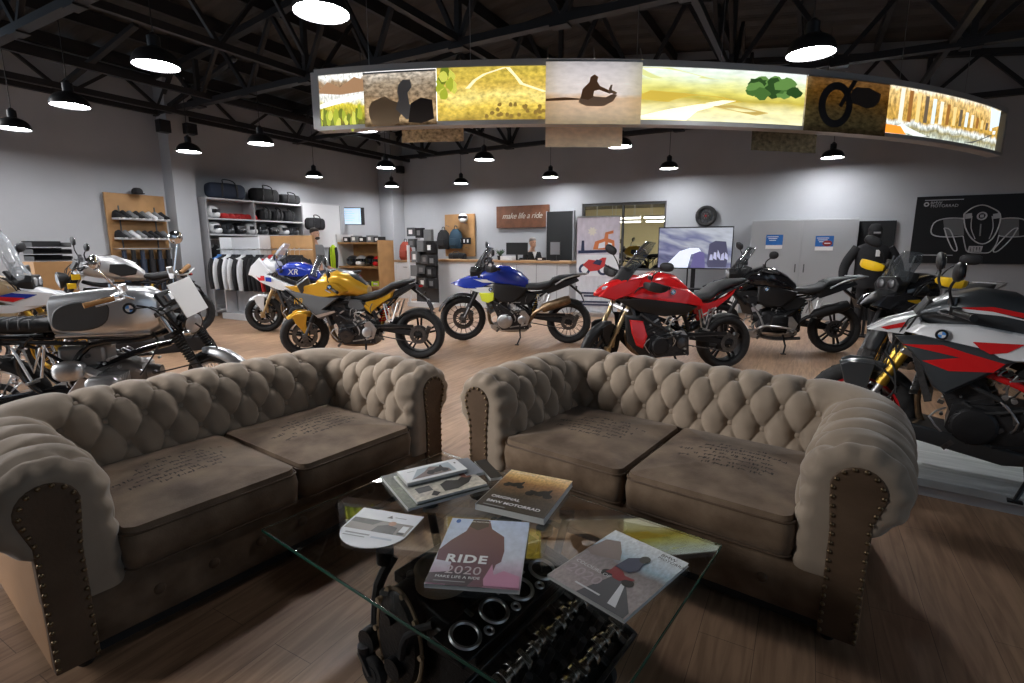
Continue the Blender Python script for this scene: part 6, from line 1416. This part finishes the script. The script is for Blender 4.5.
put(carton(WHTP, .7, .4, .42, 'storage_box'), bp(677, 300, .9) * 1 - V((0, 0, bp(677, 300, .9).z)), RA, 'white box on the floor under the left half of the television', 'box')
put(carton(WHTP, .6, .4, .5, 'storage_box'), bp(722, 300, .9) * 1 - V((0, 0, bp(722, 300, .9).z)), RA, 'white box on the floor under the right half of the television', 'box')
# wheel clock
ck = empty('wheel_clock', bp(706, 216, .07), RA, 'round wall clock made like a black motorcycle wheel, above the television', 'clock')
q = MB(); q.torus((0, 0, 0), (0, 1, 0), .185, .038, 40, 10); q.build('tyre', RUB, ck); q = MB(); q.torus((0, 0, 0), (0, 1, 0), .145, .008, 36, 6)
for i in range(10): a = i * PI / 5; q.bar((.03 * cos(a), 0, .03 * sin(a)), (.145 * cos(a), 0, .145 * sin(a)), .012, .02, (0, 1, 0))
q.cyl((0, -.03, 0), (0, .03, 0), .04, n=18); q.build('rim', STL, ck); q = MB(); q.lathe([(.1, 0), (.1, .01), (.02, .012)], (0, -.02, 0), (0, -1, 0), 28); q.build('dial', BLK, ck)
q = MB(); q.cyl((0, -.035, 0), (0, -.04, 0), .02, n=14); q.build('hub_cap', RED, ck); q = MB()
for i in range(6): a = i * PI / 3; q.cyl((.05 * cos(a), -.032, .05 * sin(a)), (.05 * cos(a), -.036, .05 * sin(a)), .009, n=8)
q.build('hub_bolts', ALU, ck)
# grey lockers with blue notices
lk = empty('steel_locker', rm(10.92, .25), RA, 'pale grey steel lockers with two tall doors and blue notices', 'locker')
LKM = mat('locker_grey', (.36, .375, .39), .55); q = MB(); q.box((0, 0, .97), (1.82, .46, 1.94)); q.build('body', LKM, lk, bev=.006)
for i, x in enumerate((-.455, .455)):
    q = MB(); q.box((x, -.236, .98), (.895, .014, 1.88)); d = q.build('door', LKM, lk, bev=.003); q = MB(); q.box((x + (.38 if i == 0 else -.38), -.25, 1.0), (.02, .02, .16)); q.build('handle', STL, d)
NB = mat('notice_blue', (.02, .13, .42), .5)
for i, (x, z, lab) in enumerate(((-.48, 1.53, 'blue and white notice on the left locker door'), (.38, 1.5, 'blue notice with a dark red oval on the right locker door'))):
    o = empty('notice', rm(10.92 + x, .5, z), RA, lab, 'notice', 'notices on the lockers'); q = MB(); q.box((0, 0, -.02), (.3, .003, .27)); q.build('sheet', WPL, o); q = MB(); q.box((0, -.002, .02), (.3, .002, .2)); q.build('blue_field', NB, o)
    q = MB()
    for k in range(3): q.box((-.03, -.0035, .08 - k * .035), (.2 - .04 * k, .001, .012))
    q.build('printed_lines', WPL, o)
    if i: q = MB(); q.rings([[V((.05 + .08 * cos(a), y, -.02 + .055 * sin(a))) for a in [2 * PI * j / 24 for j in range(24)]] for y in (-.004, -.006)]); q.build('oval', mat('notice_red', (.25, .02, .02), .5), o); q = MB(); q.box((.05, -.0068, -.02), (.1, .001, .02)); q.build('oval_bar', WPL, o)
board('display_board', 11.86, 12.44, .0, 1.9, .06, .05, mat('blackboard', (.01, .01, .01), .5), 'tall black board behind the dressed mannequin', 'board')
# mannequin
mp = bp(868, 290, 2.3); mn = empty('mannequin', (mp.x, mp.y, 0), RA + .2, 'mannequin in a black motorcycle jacket, dark cap and mask, beside the lockers', 'mannequin')
q = MB(); q.ball((0, 0, 1.62), (.085, .105, .125)); q.cyl((0, 0, 1.44), (0, 0, 1.55), .05); q.build('head', FAB['black'], mn, smooth=60)
q = MB(); q.rings([[V((w * math.copysign(abs(cos(a)) ** .8, cos(a)), d * sin(a), z)) for a in [2 * PI * j / 18 for j in range(18)]] for z, w, d in ((.78, .2, .13), (.95, .19, .125), (1.15, .22, .14), (1.35, .24, .13), (1.43, .2, .1), (1.48, .08, .07), (1.53, .07, .065))]); jk = q.build('jacket', FAB['black'], mn, smooth=60)
for s in (-1, 1): q = MB(); q.tube([(s * .21, 0, 1.4), (s * .33, -.01, 1.2), (s * .38, -.03, 1.02), (s * .37, -.09, .8)], [.075, .075, .065, .05], 12); q.build('sleeve', FAB['black'], jk, smooth=60)
q = MB(); q.box((.03, -.14, 1.32), (.055, .006, .1)); q.build('swing_tag', WPL, jk); q = MB(); q.rings([[V((r * cos(a), r * 1.15 * sin(a), z)) for a in [2 * PI * j / 18 for j in range(18)]] for r, z in ((.092, 1.655), (.092, 1.7), (.06, 1.76), (.005, 1.77))]); q.build('cap', FAB['black'], mn, smooth=60)
q = MB(); q.box((0, -.1, 1.63), (.09, .012, .025)); q.build('face_strip', mat('pale_mask', (.35, .35, .36), .5), mn); q = MB(); q.cyl((0, 0, .02), (0, 0, .8), .02); q.cyl((0, 0, 0), (0, 0, .02), .16, n=24)
for s in (-1, 1): q.tube([(s * .08, 0, .8), (s * .1, 0, .45), (s * .09, .0, .05)], [.085, .065, .04], 12)
q.build('legs_and_base', FAB['black'], mn, smooth=60)
# black poster with the front view of a boxer motorcycle in outline
po = board('poster', 12.7, 15.3, 1.12, 2.31, .05, .03, mat('poster_black', (.008, .008, .009), .45), 'wide black wall poster with the outlined front of a motorcycle', 'poster')
PLN = mat('poster_line', (.42, .43, .45), .5); PGR = mat('poster_grey', (.14, .145, .15), .5)
def pp_(x, y):
    p = bp(x, y, .05); a = (p - RC).dot(E1); return V((a - 14.0, -.003, p.z - 1.715))
def pl_(name, pts, r=.011, m=PLN, close=False): q = MB(); P = [pp_(*p) for p in pts]; P = P + [P[0]] if close else P; q.tube(P, r, 5, 3); q.build(name, m, po)
def pf_(name, pts, m): q = MB(); q.poly([pp_(*p) + V((0, .001, 0)) for p in pts]); q.build(name, m, po, smooth=0)
pf_('printed_cylinder', [(943, 219), (963, 217), (964, 235), (945, 236)], PGR); pf_('printed_cylinder', [(1000, 219), (1019, 218), (1019, 236), (998, 236)], PGR)
pl_('printed_shield', [(964, 214), (972, 208), (982, 205), (992, 208), (1000, 214), (999, 226), (992, 239), (982, 244), (972, 239), (965, 227)], close=True)
pl_('printed_inner', [(972, 216), (971, 228), (975, 239)], .007); pl_('printed_inner', [(992, 216), (993, 228), (989, 239)], .007); pl_('printed_rib', [(981, 224), (980, 236)], .012, PGR)
pl_('printed_frame', [(963, 236), (965, 246), (968, 252), (982, 253), (990, 252), (996, 244), (999, 235)], .009)
pl_('printed_side', [(964, 219), (955, 218), (943, 219), (934, 223), (931, 232), (936, 236), (950, 237), (963, 236)], .01); pl_('printed_side', [(1000, 219), (1010, 218), (1022, 219), (1029, 224), (1031, 232), (1024, 236), (1010, 237), (999, 236)], .01)
pl_('printed_pipe', [(944, 228), (948, 240), (953, 250), (957, 250), (955, 242), (950, 230)], .01, close=True); pl_('printed_pipe', [(1018, 228), (1010, 240), (998, 251), (993, 251), (999, 243), (1012, 230)], .01, close=True)
for x in (966, 994): pf_('printed_lamp', [(x - 1, 214), (x + 6, 213), (x + 6, 218), (x - 1, 219)], PLN)
pf_('printed_plate', [(969, 246), (983, 246), (981, 252), (967, 252)], PLN)
for k in range(4): pf_('printed_slot', [(970 + k * 3, 247), (971.5 + k * 3, 247), (971 + k * 3, 251.5), (969.5 + k * 3, 251.5)], MATS['poster_black'])
e = pp_(982, 216); q = MB(); q.torus(e, (0, 1, 0), .06, .012, 24, 6); q.build('printed_emblem', PLN, po); q = MB(); q.box(e, (.05, .004, .05)); q.build('printed_emblem', PLN, po)
q = MB(); text_mb('BMW', .07, q, MX.Translation(pp_(930.5, 203.2)) @ RY, 0, 'LEFT'); text_mb('MOTORRAD', .07, q, MX.Translation(pp_(930.5, 206.3)) @ RY, 0, 'LEFT'); q.build('lettering', PLN, po, smooth=0)
for p, w in (((925, 200.5), .55), ((918, 255), .5)): c = pp_(*p); q = MB(); q.box(c + V((w / 2, 0, 0)), (w, .002, .014)); q.build('printed_line', PLN, po)
q = MB(); c = pp_(926.5, 204.5); q.torus(c, (0, 1, 0), .03, .01, 20, 6); q.build('printed_emblem', PLN, po)
# accessory tower of dark packs between the cabinet and the counter
tp = bp(427, 300, 2.3); tw = empty('accessory_stand', (tp.x, tp.y, 0), RA, 'tall accessory stand with white edges and smoked panels left of the counter', 'stand')
q = MB(); q.box((0, 0, .05), (.8, .5, .1)); q.build('base', WHTP, tw); q = MB()
for s in (-1, ): q.box((s * .36, -.2, .75), (.06, .04, 1.4)); q.box((s * .36, .2, .9), (.04, .04, 1.7))
q.build('upright', WHTP, tw); q = MB(); q.box((.03, 0, .8), (.66, .03, 1.5)); q.build('back_panel', mat('smoked_panel', (.05, .05, .052), .3), tw)
SMK = mat('smoked_box', (.09, .095, .1), .2, coat=.4); items = [(-.3, 1.66), (-.05, 1.62), (.2, 1.55), (-.28, 1.4), (.25, 1.28), (-.02, 1.3), (.1, 1.02), (.3, .98), (-.2, 1.05), (-.02, .78), (.24, .72), (-.24, .72), (.02, .48), (.28, .45)]
for i, (x, z) in enumerate(items):
    c = carton([SMK, FAB['black'], FAB['grey']][i % 3], .2, .12, .2 + .03 * (i % 3), 'package', FAB['grey'] if i % 4 else WPL); put(c, V((tp.x, tp.y, 0)) + E1 * x + E2 * .12 + V((0, 0, z)), RA + random.uniform(-.15, .15), 'dark accessory pack on the accessory stand, ' + ['top left', 'top middle', 'top right', 'second row left', 'second row right', 'second row middle', 'third row middle', 'third row right', 'third row left', 'fourth row middle', 'fourth row right', 'fourth row left', 'lowest row middle', 'lowest row right'][i], 'package', 'packs on the accessory stand')
# backpack and packs on the corner cabinet
put(backpack('orange'), rm(1.15, .75, 1.045), RA, 'rust-red backpack standing on the white corner cabinet', 'backpack', sc=1.1)
put(carton(WHTP, .12, .1, .22), rm(1.75, .85, 1.045), RA, 'white carton on the corner cabinet, right of the rust-red backpack', 'box')
# oak shelf unit with boxes left of the corner
su = empty('shelf_unit', lw(367, 290, 2.0) * 1, RA, 'oak shelf unit with a white side before the corner column', 'shelf'); su.location.z = 0
q = MB(); q.box((0, .25, .78), (1.25, .03, 1.56)); q.build('back', WOODP, su)
for z in (.12, .5, .95, 1.5): q = MB(); q.box((0, 0, z), (1.25, .5, .035)); q.build('shelf_board', WOODP, su)
q = MB(); q.box((-.64, 0, .85), (.04, .52, 1.7)); q.build('side', WHTP, su); q = MB(); q.box((.64, 0, .78), (.03, .5, 1.56)); q.build('side', WOODP, su)
SUP = V(su.location)
names = [(-.45, 1.53, 'black'), (-.2, 1.53, 'grey'), (.05, 1.53, 'black'), (.3, 1.53, 'grey'), (.52, 1.53, 'black')]
for i, (x, z, c) in enumerate(names): put(carton(FAB[c], .18, .2, .12 + .03 * (i % 2)), SUP + E1 * x + E2 * .05 + V((0, 0, z - .01)), RA, ORD[i] + ' box from the left on top of the oak shelf unit', 'box', 'boxes on the oak unit')
for i, (x, hm) in enumerate(((-.4, GRPH), (-.12, WHT), (.16, GBLK), (.42, RED))): put(helmet(hm, GBLK), SUP + E1 * x + V((0, 0, .968)), RA + .2, ['grey', 'white', 'black', 'red'][i] + ' helmet on the middle board of the oak shelf unit', 'helmet')
for i, (x, c) in enumerate(((-.35, 'black'), (.1, 'grey'), (.4, 'lime'))): put(carton(FAB[c], .26, .25, .1), SUP + E1 * x + V((0, 0, .52)), RA, ['black', 'grey', 'lime green'][i] + ' flat pack on the lower board of the oak shelf unit', 'box')
# wall monitor on the left wall
mo = empty('mounted_monitor', (lw(337, 207, .12) + lw(362, 225, .12)) / 2, RA + .5, 'lit wall monitor with a pale page, left of the corner column', 'monitor')
q = MB(); q.box((0, .02, 0), (.78, .05, .46)); q.build('casing', BLK, mo, bev=.005); q = MB(); q.box((-.03, -.007, 0), (.66, .003, .42)); q.build('screen', mat('pale_screen', (.5, .65, .78), .3, emit=.85), mo)
q = MB()
for k in range(5): q.box((-.1 + .06 * (k % 2), -.0095, .13 - k * .06), (.34, .001, .016))
q.build('page_lines', mat('page_ink', (.4, .5, .62), .4, emit=.7), mo)
q = MB(); q.box((0, .09, 0), (.1, .1, .1)); q.build('bracket', STL, mo)
# ---- left wall: plywood shoe panel
wp = empty('shoe_display', rm(.08, 7.0), LA, 'tall plywood display panel with shoe shelves left of the white pillar', 'display')
q = MB(); q.box((0, 0, 1.32), (1.0, .04, 2.1)); q.build('panel', WOODP, wp, bev=.003)
for z in (1.9, 1.55):
    q = MB(); q.box((0, -.16, z), (.86, .26, .015)); q.cyl((-.43, -.29, z + .02), (.43, -.29, z + .02), .006, n=6); q.build('shelf_board', ALU, wp)
for x in (-.3, .3): q = MB(); q.box((x, -.025, 1.6), (.02, .02, 1.1)); q.build('shelf_rail', STL, wp)
q = MB(); q.cyl((-.45, -.2, 1.38), (.45, -.2, 1.38), .012, n=10); q.cyl((-.45, -.2, 1.38), (-.45, 0, 1.38), .01); q.cyl((.45, -.2, 1.38), (.45, 0, 1.38), .01); q.build('hanging_rail', ALU, wp)
SHM = [FAB['black'], FAB['black'], FAB['grey'], FAB['black'], FAB['grey'], FAB['white'], FAB['grey'], FAB['black']]
sp_ = [shoe(m) for m in (SHM[0], SHM[2], SHM[5])]; pick = {id(SHM[0]): 0, id(SHM[2]): 1, id(SHM[5]): 2}; used = set()
for r, z in enumerate((1.908, 1.558)):
    for i in range(8):
        k = pick[id(SHM[(i + r * 3) % 8])]; o = sp_[k] if k not in used else copy_tree(sp_[k]); used.add(k)
        put(o, rm(.24, 7.38 - i * .108, z), RA + .15, ORD[i] + ' shoe from the left on the ' + ('upper' if r == 0 else 'lower') + ' shelf of the plywood panel', 'shoe', 'shoes on the plywood panel')
jn = trousers('navy'); jb = trousers('black')
for i in range(6):
    src = (jn, jb)[i % 2]; o = src if i < 2 else copy_tree(src); put(o, rm(.28, 7.38 - i * .15, 1.355), LA + PI / 2 - .5, ORD[i] + ' pair of jeans from the left hanging under the shoe shelves', 'jeans', 'jeans under the shoe shelves', (.85, .6, .85))
put(cap(FAB['black'], FAB['black']), rm(.2, 7.0, 2.37), LA, 'black cap on top of the plywood shoe panel', 'cap')
# tray stand
ts = lw(51, 275, 1.2); st = empty('tray_stand', (ts.x, ts.y, 0), LA, 'low plywood stand with black letter trays by the left wall', 'stand'); q = MB(); q.box((0, 0, .6), (.5, .4, 1.2)); q.build('body', WOODP, st, bev=.004)
for k in range(3): q = MB(); q.box((0, -.02, 1.22 + k * .1), (.46, .34, .012)); q.box((0, .15, 1.26 + k * .1), (.46, .01, .08)); q.box((-.225, -.02, 1.25 + k * .1), (.008, .34, .06)); q.box((.225, -.02, 1.25 + k * .1), (.008, .34, .06)); q.build('letter_tray', BLK, st)
# ---- shelf bay right of the pillar
sb = empty('shelving_bay', rm(.05, 4.75), LA, 'grey wall shelving with bags, helmets and hanging jackets right of the white pillar', 'shelving')
q = MB(); q.box((0, 0, 1.3), (2.3, .04, 2.2)); q.build('back_panel', mat('grey_slat', (.3, .3, .31), .6), sb)
for x in (-1.15, -.1, 1.15): q = MB(); q.box((x, -.2, 1.2), (.03, .42, 2.4)); q.build('upright', mat('grey_slat', (.3, .3, .31), .6), sb)
for z in (2.38, 1.98, 1.66, .1): q = MB(); q.box((0, -.21, z), (2.28, .42, .03)); q.build('shelf_board', GREYP, sb)
q = MB(); q.cyl((-1.13, -.31, 1.565), (1.13, -.31, 1.565), .01, n=10); q.build('hanging_rail', ALU, sb)
def onb(b, z, a=.27): return rm(a, b, z)
put(bag('navy', .75, .32, .32), onb(5.35, 2.4), LA, 'dark blue duffel bag on the top left of the grey wall shelving', 'bag')
put(bag('black', .6, .3, .32), onb(4.45, 2.4), LA, 'black duffel bag on the top shelf, middle of the grey wall shelving', 'bag'); put(bag('black', .5, .22, .3), onb(3.82, 2.4), LA, 'low black bag at the right end of the top shelf of the wall shelving', 'bag')
put(helmet(WHT, GBLK), onb(5.7, 2.0), LA + .4, 'white helmet at the left of the middle wall shelf', 'helmet')
cp = cap(FAB['red'], FAB['red'])
for i in range(6): o = cp if i == 0 else copy_tree(cp); put(o, onb(5.42 - i * .13, 2.0), LA + .2, ORD[i] + ' red cap from the left on the middle wall shelf', 'cap', 'red caps on the wall shelf')
for i in range(3): put(bag('black', .27, .24, .26), onb(4.5 - i * .31, 2.0), LA, ORD[i] + ' black bag from the left on the middle wall shelf, right of the caps', 'bag', 'black bags on the wall shelf')
hs = [helmet(WHT, GBLK), helmet(GRPH, GBLK), helmet(GBLK, STL)]
for i in range(8): o = hs[i] if i < 3 else copy_tree(hs[i % 3]); put(o, onb(5.68 - i * .27, 1.68), LA + .3, ORD[i] + ' helmet from the left on the lower wall shelf', 'helmet', 'helmets on the lower wall shelf')
js = [jacket('black'), jacket('brown'), jacket('navy')]
for i in range(11): o = js[i] if i < 3 else copy_tree(js[i % 3]); put(o, onb(5.72 - i * .19, 1.43, .36), LA + PI / 2 - .12, ORD[i] + ' jacket from the left on the rail under the wall shelves', 'jacket', 'jackets under the wall shelves', (.8, .5, 1.15))
# slatted white gondola with racing jackets, and the oak-topped one beside it
def gondola(p, w, h, m, lab):
    o = empty('display_rack', (p.x, p.y, 0), RA, lab, 'rack'); q = MB(); q.box((0, 0, h / 2), (w, .05, h))
    for k in range(8): q.box((0, -.03, h * .3 + k * h * .08), (w, .012, .012))
    q.build('slat_panel', m, o); q = MB(); q.box((-w / 2, -.0, h / 2), (.04, .5, h)); q.build('side', WHTP, o); q = MB(); q.box((0, -.05, .06), (w, .6, .12)); q.build('base', WHTP, o)
    q = MB(); q.cyl((-w / 2, -.33, 1.365), (w / 2, -.33, 1.365), .009, n=10); [q.cyl((k * w / 2.1, 0, 1.365), (k * w / 2.1, -.33, 1.365), .009, n=8) for k in (-1, 1)]; q.build('rail', ALU, o); return o
g1 = lw(254, 295, 1.45); gondola(g1, 1.1, 1.6, GREYP, 'grey slatted display rack with white and blue racing jackets'); G1 = V((g1.x, g1.y, 0))
g2 = lw(296, 300, 2.62); gondola(g2, 1.2, 1.62, WOODP, 'oak-topped display rack crowded with dark jackets'); G2 = V((g2.x, g2.y, 0))
js2 = [jacket('black', 'white'), jacket('white', 'black'), jacket('blue', 'black')]
for i in range(7): o = js2[(2, 0, 1, 0, 0, 1, 0)[i]] if i in (0, 1, 2) else copy_tree(js2[(2, 0, 1, 0, 0, 1, 0)[i]]); put(o, G1 + E1 * (-.45 + i * .15) + E2 * .33 + V((0, 0, 1.24)), RA + PI / 2 - .1, ORD[i] + ' racing jacket from the left on the grey slatted rack', 'jacket', 'racing jackets on the grey rack', (.82, .45, 1.05))
js3 = [jacket('black'), jacket('grey', 'black'), jacket('red'), jacket('lime', 'black')]
sq = [0, 0, 1, 2, 0, 0, 1, 0, 0, 3]; seen = set(); sq[9] = 0
for i, k in enumerate(sq): o = js3[k] if k not in seen else copy_tree(js3[k]); seen.add(k); put(o, G2 + E1 * (-.52 + i * .125) + E2 * .33 + V((0, 0, 1.24)), RA + PI / 2 - .1, ORD[i] + ' jacket from the left on the oak-topped rack', 'jacket', 'jackets on the oak-topped rack', (.82, .42, 1.05))
# framed panel outlines on the left wall behind the standing man
board('framed_panel', 0, 1, 0, 1, 0, .02, WHTP, 'x', 'frame'); wf = bpy.data.objects['framed_panel']
for k in list(kids(wf)): bpy.data.objects.remove(k)
wf.location = rm(.03, 2.9, 1.95); wf.rotation_euler.z = LA; tag(wf, 'white wall panel with a thin frame behind the standing man', 'panel'); q = MB(); q.box((0, 0, 0), (1.7, .02, 1.1)); q.build('panel', WHTP, wf, bev=.003); q = MB()
for x in (-.85, .85): q.box((x, -.015, 0), (.025, .02, 1.1))
for z in (-.55, .55): q.box((0, -.015, z), (1.7, .02, .025))
q.build('frame', GREYP, wf)
put(bag('black', .5, .3, .2), lw(315, 224, .3) - V((0, 0, .15)), LA, 'black case hung on the white wall panel behind the standing man', 'bag')
put(backpack('black'), lw(322, 300, 2.6) * 1 - V((0, 0, lw(322, 300, 2.6).z - .0)), RA, 'black backpack on the floor behind the gold motorcycle', 'backpack')
# workshop motorcycle seen through the window, on a lift
wl = empty('lift_table', rm(7.0, -2.0), RA, 'grey lift table in the workshop behind the window', 'table'); q = MB(); q.box((0, 0, .3), (2.0, .7, .08)); q.build('top', STL, wl); q = MB(); q.bar((-.8, 0, .03), (.6, 0, .27), .5, .05); q.bar((.8, 0, .03), (-.6, 0, .27), .5, .05); q.box((0, 0, .02), (1.9, .7, .04)); q.build('scissor_legs', STL, wl)

wr = rm(7.0, -2.0, .34)
grey_roadster('yellow and black roadster on the lift in the workshop behind the window', (wr.x, wr.y, .34), -29.4 + 160, YEL, 10)
put(js3[3], lw(333, 246, 1.9), RA, 'lime yellow jacket hanging left of the oak shelf unit', 'jacket', None, (.42, .5, .8))
# ================================================================ camera, sky light, colour management
cam = bpy.data.cameras.new('camera'); co = bpy.data.objects.new('camera', cam); COL.objects.link(co)
cam.sensor_fit = 'HORIZONTAL'; cam.sensor_width = 36; cam.lens = FPX * 36 / 1024
co.location = (0, 0, HCAM); co.rotation_euler = (PI / 2 - PITCH, 0, 0); cam.clip_end = 100; cam.clip_start = .02
S.camera = co
wd = bpy.data.worlds.new('sky'); wd.use_nodes = True; S.world = wd
bg = wd.node_tree.nodes['Background']; bg.inputs['Color'].default_value = (.66, .82, 1, 1); bg.inputs['Strength'].default_value = .62
S.view_settings.view_transform = 'Standard'; S.view_settings.look = 'None'; S.view_settings.gamma = 1; S.view_settings.use_curve_mapping = False
S.view_settings.exposure = .15
S.cycles.max_bounces = 6; S.cycles.transparent_max_bounces = 12; S.cycles.caustics_reflective = False; S.cycles.caustics_refractive = False; S.cycles.sample_clamp_indirect = 6
S.cycles.use_denoising = True

# daylight through the glazed shop front at the left, low and soft
sl = bpy.data.lights.new('daylight', 'SUN'); sl.energy = 4.0; sl.angle = R_(22); sl.color = (1, .98, .96); so_ = bpy.data.objects.new('daylight', sl); COL.objects.link(so_)
el = R_(22); so_.rotation_euler = V((.97 * cos(el), .25 * cos(el), -sin(el))).to_track_quat('-Z', 'Y').to_euler()
